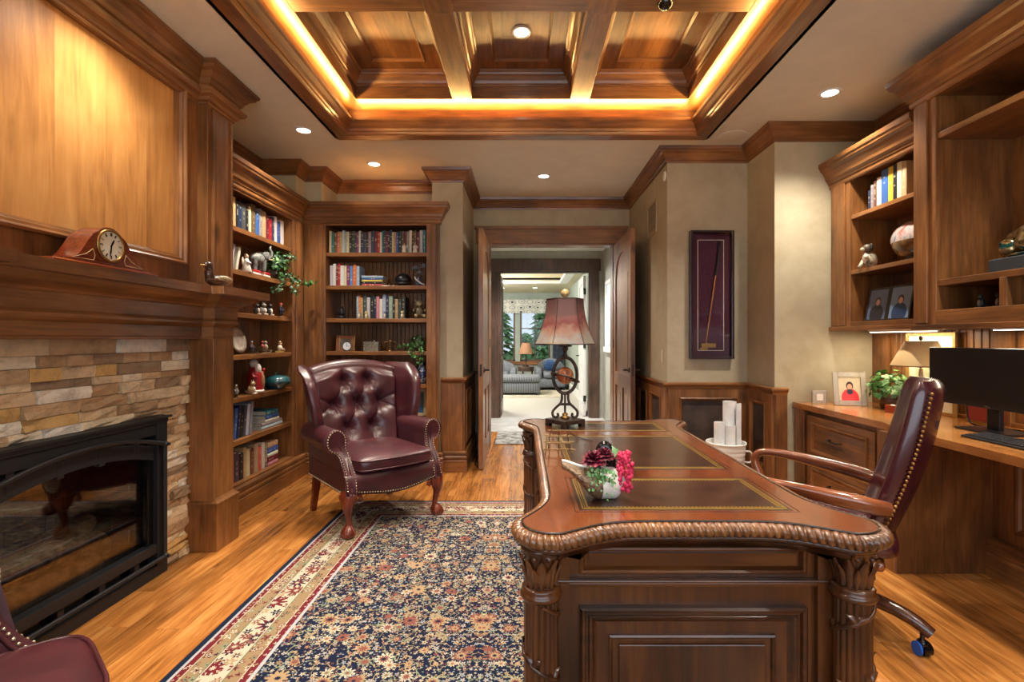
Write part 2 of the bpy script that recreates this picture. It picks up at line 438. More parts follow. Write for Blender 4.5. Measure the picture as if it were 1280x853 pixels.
obj('cove_crown', MB().sweep(prof, rect, True, mats=True), [ald['X'], ald['Y']], ceiling, world=True)
# lining boards of the tray (wall strip and soffit)
prof = [(0.0901,3.0),(0.0901,3.135),(0.10,3.135),(0.10,3.0)]
obj('cove_back_board', MB().sweep(prof, rect, True, mats=True), [ald['X'], ald['Y']], ceiling, world=True)
XS = [(-1.283,-0.546),(-0.396,0.354),(0.50,1.253)]; YS = [(2.774,3.78),(1.62,2.62),(0.47,1.47)]
B0, B1 = 3.13, 3.33
def beam(x0,x1,y0,y1,ax): obj('beam', MB().box(x0,x1,y0,y1,B0,B1), ald[ax], ceiling, world=True, bev=0.003)
beam(TX0+d, -1.283, TY0+d, TY1-d, 'Y'); beam(1.253, TX1-d, TY0+d, TY1-d, 'Y')
beam(-1.283,1.253,3.78,TY1-d,'X'); beam(-1.283,1.253,TY0+d,0.47,'X')
for y0,y1 in ((2.62,2.774),(1.47,1.62)): beam(-1.283,1.253,y0,y1,'X')
for x0,x1 in ((-0.546,-0.396),(0.354,0.50)):
    for ya,yb in YS: beam(x0,x1,ya,yb,'Y')
    for y0,y1 in ((2.62,2.774),(1.47,1.62)):
        obj('beam_block', MB().box(x0-0.004,x1+0.004,y0-0.004,y1+0.004,B0-0.008,B0), ald['Y'], ceiling, world=True, bev=0.003)
cprof = [(0,3.222),(0.008,3.222),(0.010,3.235),(0.018,3.240),(0.026,3.258),(0.042,3.282),(0.056,3.292),(0.060,3.302),(0.068,3.306),(0.072,3.325),(0,3.325)]
for x0,x1 in XS:
    for y0,y1 in YS:
        q = [(x0,y0),(x1,y0),(x1,y1),(x0,y1)]
        obj('coffer_crown', MB().sweep(cprof, q, True, mats=True), [ald['X'], ald['Y']], ceiling, world=True)
        i0, i1, j0, j1 = x0+0.17, x1-0.17, y0+0.17, y1-0.17
        obj('coffer_frame', MB().box(x0,x1,y0,j0,3.322,3.345).box(x0,x1,j1,y1,3.322,3.345).box(x0,i0,j0,j1,3.322,3.345).box(i1,x1,j0,j1,3.322,3.345), ald['Y'], ceiling, world=True)
        pp = [(0,3.318),(0.006,3.316),(0.012,3.322),(0.02,3.330),(0.02,3.345),(0,3.345)]
        obj('coffer_bead', MB().sweep(pp, [(i0,j0),(i1,j0),(i1,j1),(i0,j1)], True, mats=True), [ald['X'], ald['Y']], ceiling, world=True)
        obj('coffer_panel', MB().box(i0,i1,j0,j1,3.338,3.36), ald['Y'], ceiling, world=True)
# concealed led strips on the ledge of the crown
cw = 20.0; zc = 3.060; dd = 0.132; tl = radians(56)
lamp('cove_light', 'AREA', ((TX0+TX1)/2, TY1-dd, zc), cw*0.8, COVE, (pi+tl,0,0), shape='RECTANGLE', size=2.6, size_y=0.02)
lamp('cove_light', 'AREA', ((TX0+TX1)/2, TY0+dd, zc), cw*0.8, COVE, (pi-tl,0,0), shape='RECTANGLE', size=2.6, size_y=0.02)
lamp('cove_light', 'AREA', (TX0+dd, (TY0+TY1)/2, zc), cw, COVE, (0,pi+tl,0), shape='RECTANGLE', size=0.02, size_y=3.5)
lamp('cove_light', 'AREA', (TX1-dd, (TY0+TY1)/2, zc), cw, COVE, (0,pi-tl,0), shape='RECTANGLE', size=0.02, size_y=3.5)
# crown moulding round the room -------------------------------------------
crown = [(0,2.835),(0.010,2.835),(0.014,2.850),(0.024,2.856),(0.032,2.874),(0.052,2.905),(0.068,2.918),(0.074,2.930),(0.084,2.934),(0.090,2.959),(0,2.959)]
path = [(-2.5,1.0),(-2.5,-1.0),(2.75,-1.0),(2.75,3.86),(1.95,3.86),(1.95,4.33),(1.25,4.33),(1.25,5.88),(-0.6,5.88),(-0.6,4.86),(-0.9,4.86),(-0.9,5.25),(-1.98,5.25),(-1.98,4.85),(-2.14,4.85),(-2.14,4.65),(-2.5,4.65),(-2.5,3.45)]
struct('trim_1', MB().sweep(crown, path, False, mats=True), [ald['X'], ald['Y']], label='stained alder crown moulding around the ceiling edge')
# wainscot ---------------------------------------------------------------
cap = [(0,0.865),(0.022,0.865),(0.026,0.885),(0.036,0.893),(0.044,0.905),(0.044,0.918),(0.030,0.924),(0,0.924)]
base = [(0,0.0),(0.045,0.0),(0.045,0.115),(0.036,0.122),(0.036,0.128),(0.043,0.135),(0.043,0.152),(0.034,0.162),(0.034,0.168),(0.040,0.176),(0.038,0.196),(0.024,0.205),(0,0.205)]
wpath = [(2.04,3.86),(1.95,3.86),(1.95,4.33),(1.25,4.33),(1.25,5.86)]
wpath2 = [(-0.6,5.86),(-0.6,4.86),(-0.81,4.86)]
wc = struct('trim_2', MB().sweep(cap, wpath, False, mats=True), [ald['X'], ald['Y']], label='alder wainscot cap on the stepped wall')
wc2 = struct('trim_3', MB().sweep(cap, wpath2, False, mats=True), [ald['X'], ald['Y']], label='alder wainscot cap beside the doorway')
struct('baseboard_right', MB().sweep(base, wpath, False, mats=True), [ald['X'], ald['Y']], label='moulded alder baseboard on the stepped wall')
struct('baseboard_back', MB().sweep(base, wpath2, False, mats=True), [ald['X'], ald['Y']], label='moulded alder baseboard beside the doorway')
def wains(parent, p0, p1, panels, inset):
    """boards on a wall from p0 to p1 (room on the left), openings [(s0,s1)]"""
    p0 = Vector(p0); p1 = Vector(p1); dr = (p1-p0).normalized(); L = (p1-p0).length; nn = Vector((-dr.y, dr.x))
    rot = atan2(dr.y, dr.x); q = 'X' if abs(dr.x) > abs(dr.y) else 'Y'
    M = Matrix.Translation((p0.x, p0.y, 0)) @ Matrix.Rotation(rot, 4, 'Z')
    z0, z1 = 0.20, 0.87; za, zb = 0.27, 0.79; t = 0.022
    m = MB(); edges = [0.0]+[e for s in panels for e in s]+[L]
    for a, b in zip(edges[0::2], edges[1::2]):
        if b-a > 0.001: m.box(a, b, 0, t, z0, z1, M=M)
    for a, b in panels:
        m.box(a, b, 0, t, z0, za, M=M); m.box(a, b, 0, t, zb, z1, M=M)
    obj('wainscot_frame', m, ald['Z'], parent, world=True, bev=0.002)
    for a, b in panels:
        o = obj('wainscot_panel', MB().box(a, b, 0, 0.006, za, zb, M=M), inset, parent, world=True)
        m = MB(); w = 0.026
        pr = [(0,0),(0,0.030),(0.006,0.034),(0.014,0.028),(0.020,0.020),(w,0.014),(w,0)]
        lp = []
        for cx, cz in ((a,za),(b,za),(b,zb),(a,zb)):
            sx = 1 if cx == a else -1; sz = 1 if cz == za else -1
            lp.append([tuple(M @ Vector((cx+sx*dv, h, cz+sz*dv))) for dv, h in pr])
        lp.append(lp[0]); m.loft(lp, True, (False, False), smooth=False)
        obj('panel_moulding', m, ald['Z'], parent, world=True)
wains(wc, (2.04,3.86), (1.95,3.86), [], suede)
wains(wc, (1.95,3.86), (1.95,4.33), [(0.10,0.37)], suede)
wains(wc, (1.95,4.33), (1.25,4.33), [(0.10,0.60)], suede)
wains(wc, (1.25,4.33), (1.25,5.86), [(0.12,0.50),(0.62,0.98),(1.10,1.44)], suede)
wains(wc2, (-0.6,5.86), (-0.6,4.86), [(0.06,0.44),(0.54,0.90)], ald['Z'])
wains(wc2, (-0.6,4.86), (-0.81,4.86), [], ald['Z'])
# door casings and leaves ---------------------------------------------------
def casing(name, y, x0, x1, zt, w=0.125, label=None, side=-1):
    m = MB(); yy = sorted((y, y+side*0.028))
    m.box(x0-w, x0, yy[0], yy[1], 0, zt); m.box(x1, x1+w, yy[0], yy[1], 0, zt)
    h = MB(); h.box(x0-w-0.02, x1+w+0.02, min(y, y+side*0.034), max(y, y+side*0.034), zt, zt+0.19)
    h.box(x0-w-0.035, x1+w+0.035, min(y, y+side*0.05), max(y, y+side*0.05), zt+0.165, zt+0.20)
    o = struct(name, m, ald['Z'], bev=0.003, label=label)
    obj('head_casing', h, ald['X'], o, world=True, bev=0.003)
    return o
cs = casing('trim_4', 5.88, -0.42, 1.07, 2.43, label='wide alder casing around the study doorway')
obj('jamb', MB().box(-0.42,-0.40,5.87,6.04,0,2.43).box(1.05,1.07,5.87,6.04,0,2.43).box(-0.40,1.05,5.87,6.04,2.41,2.43), ald['Z'], cs, world=True)
def door_leaf(name, loc, rz, w, h, mat, label, mirror=1, handle_side=1):
    o = empty(name, loc, rz, label=label, kind='structure'); t = 0.045
    st = 0.115; m = MB(); y0, y1 = (0, t) if mirror > 0 else (-t, 0)
    m.box(0, st, y0, y1, 0.01, h).box(w-st, w, y0, y1, 0.01, h).box(st, w-st, y0, y1, 0.01, 0.24)
    m.box(st, w-st, y0, y1, 0.78, 0.93).box(w/2-0.05, w/2+0.05, y0, y1, 0.24, 0.78)
    # arched head
    n = 14; zA = h-0.42; poly = [(w-st, h), (st, h)]
    for k in range(n+1):
        a = k/n; x = lerp(st, w-st, a); poly.append((x, zA + 0.26*sqrt(max(0, 1-(2*a-1)**2))))
    m.prism(poly, y0, y1, 'xz')
    obj('stiles_and_rails', m, mat, o)
    yc = (y0+y1)/2
    for a, b, c, d2 in ((st, w-st, 0.93, h-0.1), (st, w/2-0.05, 0.24, 0.78), (w/2+0.05, w-st, 0.24, 0.78)):
        obj('panel', MB().box(a-0.005, b+0.005, yc-0.009, yc+0.009, c-0.005, d2).box(a+0.06, b-0.06, yc-0.015, yc+0.015, c+0.06, min(d2-0.30, d2-0.06) if c > 0.9 else d2-0.06), mat, o, bev=0.004)
    for sgn in (1, -1):
        yy = y1 if sgn > 0 else y0; mh = MB()
        mh.cyl((w-0.06, yy, 0.99), (w-0.06, yy+sgn*0.012, 0.99), 0.028)
        mh.cyl((w-0.06, yy, 0.99), (w-0.06, yy+sgn*0.055, 0.99), 0.010)
        mh.tube([(w-0.06, yy+sgn*0.052, 0.99),(w-0.10, yy+sgn*0.056, 0.99),(w-0.17, yy+sgn*0.052, 0.986)], 0.010)
        obj('lever_handle', mh, chrome, o)
    obj('latch_plate', MB().box(w-0.0005, w+0.0012, yc-0.012, yc+0.012, 0.93, 1.05), chrome, o)
    for z in (0.25, 1.25, 2.15):
        obj('hinge', MB().cyl((0, y0 if mirror > 0 else y1, z-0.05), (0, y0 if mirror > 0 else y1, z+0.05), 0.009), chrome, o)
    return o
door_leaf('door_1', (-0.405,5.84,0), -pi/2, 0.93, 2.40, ald['Z'], 'open alder door leaf beside the bookcase, lever handle on its edge', mirror=-1)
door_leaf('door_2', (1.055,5.84,0), -pi/2, 0.93, 2.40, ald['Z'], 'open arched alder door leaf against the stepped wall', mirror=1)
# hall and the lit sitting room beyond ------------------------------------------
HC = 2.75
hall_wall = plaster('hall_plaster', srgb(150,150,140), srgb(172,170,158))
room_wall = plaster('sitting_room_plaster', srgb(140,150,140), srgb(160,168,156))
tile = speckle('pale_tile', srgb(196,194,190), srgb(216,214,210), 5, 0.25)
carpet = NT('pale_carpet'); _v = carpet.coord(False); carpet.col(carpet.ramp(carpet.noise(_v, 260, 2), [(0.3, srgb(164,160,152)), (0.7, srgb(196,192,184))])).set(Roughness=0.95).bump(carpet.noise(_v, 300, 2), 0.5, 0.01); carpet = carpet.mat
m = MB().box(-1.72,-1.6,6.03,8.3,0,3.02).box(1.30,1.42,6.03,8.3,0,3.02).box(-1.6,-0.9,6.031,6.05,0,3.02)
struct('wall_hall', m, hall_wall, label='pale grey hall wall beyond the doorway')
m = MB().box(-1.6,-0.41,8.17,8.30,0,3.02).box(1.09,1.30,8.17,8.30,0,3.02).box(-0.41,1.09,8.17,8.30,2.42,3.02)
struct('wall_hall_far', m, hall_wall, label='grey hall wall around the second doorway')
struct('ceiling_hall', MB().box(-1.7,1.42,6.03,8.3,HC,HC+0.1), ceil_m, label='plain hall ceiling')
struct('floor_hall', MB().box(-1.6,1.30,6.95,8.25,-0.05,0.0).box(-1.6,-0.66,6.03,6.95,-0.05,0.0).box(1.25,1.30,6.03,6.95,-0.05,0.0), tile, label='pale stone hall floor')
dkc = wood('walnut_casing', srgb(44,30,24), srgb(76,54,42), srgb(104,78,62), 'Z')
m = MB().box(-0.55,-0.41,8.14,8.17,0,2.42).box(1.09,1.23,8.14,8.17,0,2.42)
c2 = struct('trim_5', m, dkc, bev=0.003, label='dark knotty casing around the sitting room doorway')
obj('head_casing', MB().box(-0.58,1.26,8.135,8.17,2.42,2.62), dkc, c2, world=True, bev=0.003)
obj('jamb', MB().box(-0.41,-0.385,8.17,8.31,0,2.42).box(1.065,1.09,8.17,8.31,0,2.42).box(-0.385,1.065,8.17,8.31,2.395,2.42), dkc, c2, world=True)
def flush_leaf(name, loc, rz, w, h, mat, label, mirror=1):
    o = empty(name, loc, rz, label=label, kind='structure'); t = 0.045; y0, y1 = (0,t) if mirror > 0 else (-t,0); s = 0.12
    m = MB().box(0,s,y0,y1,0.01,h).box(w-s,w,y0,y1,0.01,h).box(s,w-s,y0,y1,0.01,0.24).box(s,w-s,y0,y1,0.85,1.0).box(s,w-s,y0,y1,h-0.13,h).box(s,w-s,0.3*y0+0.7*y1 if mirror<0 else 0.012,y1-0.012 if mirror>0 else -0.012,0.24,h-0.13)
    obj('stiles_and_rails', m, mat, o, bev=0.003)
    mh = MB(); 
    for sgn, yy in ((1,y1),(-1,y0)):
        mh.cyl((w-0.06,yy,1.0),(w-0.06,yy+sgn*0.05,1.0),0.011); mh.tube([(w-0.06,yy+sgn*0.05,1.0),(w-0.17,yy+sgn*0.05,1.0)],0.010)
    obj('lever_handle', mh, black, o)
    for z in (0.3,1.2,2.1): obj('hinge', MB().cyl((0,(y0+y1)/2,z-0.05),(0,(y0+y1)/2,z+0.05),0.024), black, o)
    return o
flush_leaf('door_3', (1.04,8.33,0), pi/2, 0.72, 2.36, white, 'open white panelled door leaf in the sitting room doorway', 1)
flush_leaf('door_4', (-0.375,8.33,0), pi/2, 0.72, 2.36, dkc, 'open dark door leaf edge-on in the sitting room doorway', 1)
RC = 2.60; RB = 14.0
m = MB().box(-3.1,-3.0,8.3,RB,0,3.0).box(1.18,1.30,8.3,RB,0,3.0).box(-3.0,-1.6,8.3,8.4,0,3.0)
WX = [(-0.95,-0.25),(-0.11,0.74)]; Z0, Z1 = 0.67, 2.10
m.box(-3.0,-0.95,RB,RB+0.15,0,3.0).box(-0.25,-0.11,RB,RB+0.15,Z0,Z1).box(0.74,1.30,RB,RB+0.15,0,3.0).box(-0.95,0.74,RB,RB+0.15,0,Z0).box(-0.95,0.74,RB,RB+0.15,Z1,3.0)
struct('wall_sitting_room', m, room_wall, label='grey green sitting room wall around the windows')
struct('floor_sitting_room', MB().box(-3.0,1.2,8.25,RB,-0.05,0.0), carpet, label='pale carpet in the sitting room')
ty = 11.35
m = MB().box(-3.1,1.3,ty,RB+0.1,RC,RC+0.1).box(-3.1,-0.85,8.3,ty,RC,RC+0.1).box(0.9,1.3,8.3,ty,RC,RC+0.1).box(-0.85,0.9,8.3,8.8,RC,RC+0.1)
m.box(-0.9,0.95,8.75,ty+0.05,2.9,3.0).box(-0.9,-0.85,8.8,ty,RC,2.9).box(0.9,0.95,8.8,ty,RC,2.9).box(-0.9,0.95,ty,ty+0.05,RC,2.9).box(-0.9,0.95,8.75,8.8,RC,2.9)
cr = struct('ceiling_sitting_room', m, plaster('room_ceiling', srgb(200,190,160), srgb(214,204,176)), label='cream tray ceiling of the sitting room')
q = [(-0.85,8.8),(0.9,8.8),(0.9,ty),(-0.85,ty)]
obj('tray_crown', MB().sweep([(-0.09,RC-0.03),(0.09,RC-0.03),(0.10,RC+0.01),(0.05,RC+0.05),(0.0,RC+0.05)], q, True), white, cr, world=True)
struct('baseboard_sitting_room', MB().box(1.155,1.18,9.1,RB,0,0.18), white, label='white baseboard in the sitting room')
for k, (a, b) in enumerate(WX):
    m = MB(); f = 0.05
    m.box(a,a+f,RB+0.03,RB+0.09,Z0,Z1).box(b-f,b,RB+0.03,RB+0.09,Z0,Z1).box(a,b,RB+0.03,RB+0.09,Z0,Z0+f).box(a,b,RB+0.03,RB+0.09,Z1-f,Z1)
    for t_ in ((a+b)/2,): m.box(t_-0.012,t_+0.012,RB+0.045,RB+0.075,Z0,Z1)
    for z in (1.14, 1.60): m.box(a,b,RB+0.045,RB+0.075,z-0.012,z+0.012)
    w_ = struct('window_%d' % (k+2), m, dkc, label='dark framed window with glazing bars, %s' % ('beside the curtain' if k else 'farther from the curtain'))
    for i in range(2):
        for j, (za, zb) in enumerate(((Z0,1.14),(1.14,1.60),(1.60,Z1))):
            xa = lerp(a,b,i/2); xb = lerp(a,b,(i+1)/2)
            obj('pane', MB().box(xa,xb,RB+0.058,RB+0.062,za,zb), sky_dim_glass, w_, world=True)
struct('trim_6', MB().box(-1.05,0.84,RB-0.05,RB,Z0-0.09,Z0), ald['X'], label='wooden sill under the sitting room windows')
# ------------------------------------------------------------------ fireplace
def ring(m, pts, prof, plane, base, mi=0):
    """rectangular moulding ring; pts (a0,a1,b0,b1); prof (inward, out); plane 'yz+' faces +X at x=base, 'yz-' faces -X, 'xz-' faces -Y"""
    a0, a1, b0, b1 = pts; lp = []
    for ca, cb in ((a0,b0),(a1,b0),(a1,b1),(a0,b1)):
        sa = 1 if ca == a0 else -1; sb = 1 if cb == b0 else -1; L = []
        for dv, h in prof:
            a = ca+sa*dv; b = cb+sb*dv
            L.append((base+h, a, b) if plane == 'yz+' else ((base-h, a, b) if plane == 'yz-' else (a, base-h, b)))
        lp.append(L)
    lp.append(lp[0])
    for k in range(4): m.loft(lp[k:k+2], True, (False, False), k % 2, False)
    return m
FC = 2.27
m = MB().box(-2.5,-2.075,1.27,1.80,0,2.959).box(-2.5,-2.075,2.74,3.27,0,2.959).box(-2.5,-2.075,1.80,2.74,0.80,2.959).box(-2.5,-2.45,1.80,2.74,0,0.80)
mortar = speckle('stone_mortar', srgb(110,88,60), srgb(140,116,84), 30, 0.9)
chimney = struct('wall_chimney', m, mortar, label='chimney breast faced with stacked ledger stone')
stone_cols = [srgb(206,182,146), srgb(190,160,122), srgb(220,206,178), srgb(170,138,102), srgb(200,172,134), srgb(146,122,96), srgb(214,194,158), srgb(198,160,100), srgb(226,218,200), srgb(184,154,118)]
stones = []
for k, c in enumerate(stone_cols):
    t = NT('ledger_stone_%d' % k); v = t.coord(); a = t.noise(v, 9, 5, 0.65, 0.6); b = t.noise(v, 55, 4, 0.7)
    dk = tuple(x*0.62 for x in c[:3])+(1,); lt = tuple(min(1, x*1.18) for x in c[:3])+(1,)
    t.col(t.ramp(t.math('ADD', t.math('MULTIPLY', a, 0.7), t.math('MULTIPLY', b, 0.3)), [(0.34, dk), (0.5, c), (0.66, lt)])).set(Roughness=0.8).bump(b, 0.5, 0.01); stones.append(t.mat)
def stone(y0, y1, z0, z1, smoothish):
    x = -2.05 + random.uniform(-0.012, 0.014); n = 3; v = []; g = 0.0012
    a, b, c, e = y0+g, y1-g, z0+g, z1-g
    j = 0.002 if smoothish else 0.008
    for iz in range(3):
        for iy in range(4):
            fx = x + random.uniform(-j, j) - (0.004 if (iy in (0,3) or iz in (0,2)) else 0)
            v.append((fx, lerp(a,b,iy/3), lerp(c,e,iz/2)))
    f = [(iz*4+iy, iz*4+iy+1, (iz+1)*4+iy+1, (iz+1)*4+iy) for iz in range(2) for iy in range(3)]
    bk = [(-2.078,a,c),(-2.078,b,c),(-2.078,b,e),(-2.078,a,e)]; v += bk
    f += [(12,13,3,2,1,0),(13,14,11,7,3),(14,15,8,9,10,11),(15,12,0,4,8)]
    obj('ledger_stone', MB().add(v, f), random.choice(stones), chimney, world=True)
z = 0.0; row = 0
while z < 1.295:
    h = random.choice((0.038,0.046,0.052,0.058)); z1 = min(z+h, 1.30)
    if 1.30-z1 < 0.02: z1 = 1.30
    spans = [(1.51,1.76),(2.78,3.035)] if z < 0.83 else [(1.51,3.035)]
    for ya, yb in spans:
        y = ya + (random.uniform(-0.1, 0) if yb-ya > 0.5 else random.uniform(-0.08,0))
        while y < yb-0.001:
            L = random.uniform(0.12, 0.30); a = max(ya, y); b = min(yb, y+L)
            if yb-b < 0.05: b = yb
            if b-a > 0.015: stone(a, b, z, z1, z > 1.08)
            y = b if b > y else y+L
    z = z1
# insert
ins = empty('fireplace_insert', (-2.04, FC, 0), label='black steel gas fireplace with arched bar and glass front', cat='fireplace')
def ip(name, mb, mat, bev=0.002): return obj(name, mb, mat, ins, world=True, bev=bev)
Y0, Y1 = 1.75, 2.79
ip('frame', MB().box(-2.07,-2.005,Y0,Y0+0.075,0.02,0.865).box(-2.07,-2.005,Y1-0.075,Y1,0.02,0.865).box(-2.07,-2.012,Y0+0.075,Y1-0.075,0.775,0.835), black)
ip('hood', MB().box(-2.07,-1.985,Y0-0.012,Y1+0.012,0.862,0.874).box(-2.07,-2.0,Y0,Y1,0.838,0.862), black)
ip('lower_rail', MB().box(-2.06,-2.008,Y0+0.075,Y1-0.075,0.128,0.178), black)
ip('bottom_rail', MB().box(-2.07,-2.004,Y0,Y1,0.0,0.062), black)
for k in range(4):
    yy = lerp(Y0+0.2, Y1-0.2, k/3)
    ip('grille_tab', MB().box(-2.05,-2.02,yy-0.016,yy+0.016,0.06,0.13), black); ip('grille_tab', MB().box(-2.05,-2.02,yy-0.016,yy+0.016,0.69,0.78), black)
ip('grille_back', MB().box(-2.075,-2.06,Y0+0.07,Y1-0.07,0.06,0.13), black_gloss); ip('grille_back', MB().box(-2.075,-2.068,Y0+0.07,Y1-0.07,0.70,0.78), black_gloss)
def arch(y, p=0.80, k=0.36): return p-k*(y-FC)**2
pts = [(-1.985, lerp(Y0+0.045, Y1-0.045, t/30), arch(lerp(Y0+0.045, Y1-0.045, t/30))) for t in range(31)]
ip('arched_bar', MB().tube(pts, 0.011, 10), black, 0)
ip('lower_bar', MB().tube([(-1.985,Y0+0.045,0.10),(-1.985,Y1-0.045,0.10)], 0.010, 10), black, 0)
for y_ in (Y0+0.045, Y1-0.045):
    ip('side_bar', MB().tube([(-1.99,y_,0.10),(-1.99,y_,arch(y_))], 0.009, 10).ball((-1.985,y_,0.10),0.018).ball((-1.985,y_,arch(y_)),0.018).cyl((-2.01,y_,arch(y_)),(-1.96,y_,arch(y_)),0.008).cyl((-2.01,y_,0.10),(-1.96,y_,0.10),0.008), black, 0)
n = 24; outer = [(lerp(Y0+0.08,Y1-0.08,t/n), arch(lerp(Y0+0.08,Y1-0.08,t/n))-0.018) for t in range(n+1)]
inner = [(y, z-0.075) for y, z in outer]
for t in range(n//2):   # arch band in segments
    i, j = 2*t, 2*t+2
    ip('arch_segment', MB().prism([inner[i],inner[i+1],inner[j],outer[j],outer[i+1],outer[i]], -2.05, -2.022, 'yz'), black, 0.0015)
ip('spandrel', MB().prism(outer+[(Y1-0.08,0.79),(Y0+0.08,0.79)], -2.066, -2.058, 'yz'), black_gloss, 0)
ip('glass', MB().box(-2.062,-2.058,Y0+0.08,Y1-0.08,0.17,0.70), fire_glass, 0)
for y_ in (Y0+0.075, Y1-0.115): ip('side_stop', MB().box(-2.056,-2.03,y_,y_+0.04,0.178,0.68), black_gloss, 0)
fb = speckle('firebrick', srgb(58,40,32), srgb(92,62,46), 14, 0.9, bump=0.3)
ip('firebox_liner', MB().box(-2.448,-2.44,1.82,2.72,0.10,0.79).box(-2.44,-2.08,1.80,1.815,0.10,0.79).box(-2.44,-2.08,2.725,2.74,0.10,0.79).box(-2.44,-2.08,1.815,2.725,0.785,0.80), plain('soot', srgb(30,24,22), 0.95), 0)
ip('firebox_floor', MB().box(-2.44,-2.08,1.815,2.725,0.09,0.105), speckle('ember_bed', srgb(40,34,30), srgb(110,88,66), 60, 0.95, bump=0.8), 0)
for r in range(9):
    for k in range(5):
        ya = 1.82+(k-(0.5 if r % 2 else 0))*0.2; yb = ya+0.194; ya = max(ya,1.82); yb = min(yb,2.72)
        if yb-ya > 0.03: obj('firebrick', MB().box(-2.44,-2.43,ya,yb,0.11+r*0.072,0.11+r*0.072+0.066), fb, ins, world=True)
    for k in range(2):
        for xs in (1.815, 2.713):
            xa = -2.43+k*0.18-(0.09 if r % 2 else 0); xb = xa+0.174; xa = max(xa,-2.43); xb = min(xb, -2.09)
            if xb-xa > 0.03: obj('firebrick', MB().box(xa,xb,xs,xs+0.012,0.11+r*0.072,0.11+r*0.072+0.066), fb, ins, world=True)
bark = speckle('log_bark', srgb(92,70,54), srgb(172,140,106), 16, 0.95, bump=0.9)
for (a, b, r) in (((-2.20,1.90,0.17),(-2.18,2.50,0.16),0.062), ((-2.30,2.05,0.21),(-2.28,2.66,0.20),0.068), ((-2.26,1.95,0.30),(-2.17,2.40,0.27),0.05), ((-2.18,2.22,0.29),(-2.30,2.60,0.34),0.048)):
    A = Vector(a); Bv = Vector(b); P = [A.lerp(Bv, t/8)+Vector((0,0,0.008*sin(t*1.7))) for t in range(9)]
    ip('ceramic_log', MB().tube(P, lambda t, r=r: r*(1+0.12*sin(9*t)), 12), bark, 0)
# mantel ----------------------------------------------------------------------
man = empty('fireplace_mantel', (-2.0, FC, 0), label='tall alder fireplace mantel with pilasters and panelled overmantel', cat='mantel')
def mp(name, mb, mats, bev=0.003): return obj(name, mb, mats, man, world=True, bev=bev)
for s in (1, -1):
    ya, yb = (3.035, 3.245) if s > 0 else (2*FC-3.245, 2*FC-3.035)
    sh = mp('pilaster', MB().box(-2.5 if False else -2.12,-1.90,ya,yb,0.28,1.36), ald['Z'])
    pe = (ya-0.012, yb+0.012)
    pl = MB().box(-2.12,-1.872,pe[0],pe[1],0,0.285)
    pl.sweep([(0,0.285),(0.004,0.285),(0.004,0.295),(-0.012,0.308),(-0.024,0.322),(-0.024,0.285)], [(-2.12,pe[1]),(-1.872,pe[1]),(-1.872,pe[0]),(-2.12,pe[0])])
    mp('plinth', pl, ald['Z'], 0.002)
    ua, ub = (3.035, 3.30) if s > 0 else (2*FC-3.30, 2*FC-3.035)
    up = MB().box(-2.12,-1.935,ua,ub,1.60,2.80)
    up.box(-1.94,-1.925,ua+0.035,ub-0.035,1.64,2.72)
    for q in (ua+0.035, ub-0.035-0.012): up.box(-1.93,-1.917,q,q+0.012,1.64,2.72)
    mp('upper_pilaster', up, ald['Z'])
pf = [(-0.06,1.30),(0.0,1.30),(0.0,1.312),(0.006,1.316),(0.006,1.372),(0.020,1.380),(0.034,1.394),(0.034,1.406),(0.024,1.416),(0.030,1.424),(0.030,1.492),(0.040,1.496),(0.046,1.506),(0.062,1.514),(0.094,1.530),(0.112,1.546),(0.118,1.560),(-0.06,1.560)]
mpath = [(-2.115,3.20),(-1.895,3.20),(-1.895,3.02),(-1.965,3.02),(-1.965,2*FC-3.02),(-1.895,2*FC-3.02),(-1.895,2*FC-3.20),(-2.115,2*FC-3.20)]
pf0 = [(max(-0.06,d_), z_) for d_, z_ in pf]
mp('entablature', MB().sweep(pf0, mpath, False, mats=True), [ald['X'], ald['Y']], 0)
mp('entablature_core', MB().box(-2.10,-1.97,1.30,3.24,1.30,1.56), ald['Y'], 0)
sp = [(-0.3,1.560),(0.160,1.560),(0.170,1.566),(0.170,1.602),(0.164,1.607),(-0.3,1.607)]
shp = []
for k, (dd_, inw) in enumerate(((0.17,0),)):
    xo = 0.17
    pts_ = [(-2.12,3.20+xo),(-1.895+xo,3.20+xo),(-1.895+xo,3.02-xo),(-1.965+xo,3.02-xo),(-1.965+xo,2*FC-3.02+xo),(-1.895+xo,2*FC-3.02+xo),(-1.895+xo,2*FC-3.20-xo),(-2.12,2*FC-3.20-xo)]
mp('mantel_shelf', MB().prism(pts_[::-1], 1.560, 1.607), ald['Y'], 0.004)
# overmantel
PY0, PY1, PZ0, PZ1 = 1.62, 2.92, 1.735, 2.79
m = MB().box(-2.08,-2.0,1.28,PY0,1.607,2.955).box(-2.08,-2.0,PY1,3.04,1.607,2.955).box(-2.08,-2.0,PY0,PY1,1.607,PZ0).box(-2.08,-2.0,PY0,PY1,PZ1,2.955)
mp('overmantel_frame', m, ald['Z'], 0)
mp('panel_moulding', ring(MB(), (PY0,PY1,PZ0,PZ1), [(0,-0.03),(0,0.020),(0.010,0.026),(0.016,0.022),(0.022,0.012),(0.034,0.010),(0.040,-0.002),(0.052,-0.008),(0.056,-0.03)], 'yz+', -2.0), [ald['Y'], ald['Z']], 0)
for k in range(5):
    ya = lerp(PY0, PY1, k/5); yb = lerp(PY0, PY1, (k+1)/5)
    t_ = mp('panel_board', MB().box(-2.075,-2.025+0.0006*(k % 2),ya,yb,PZ0,PZ1), alder_panel, 0)
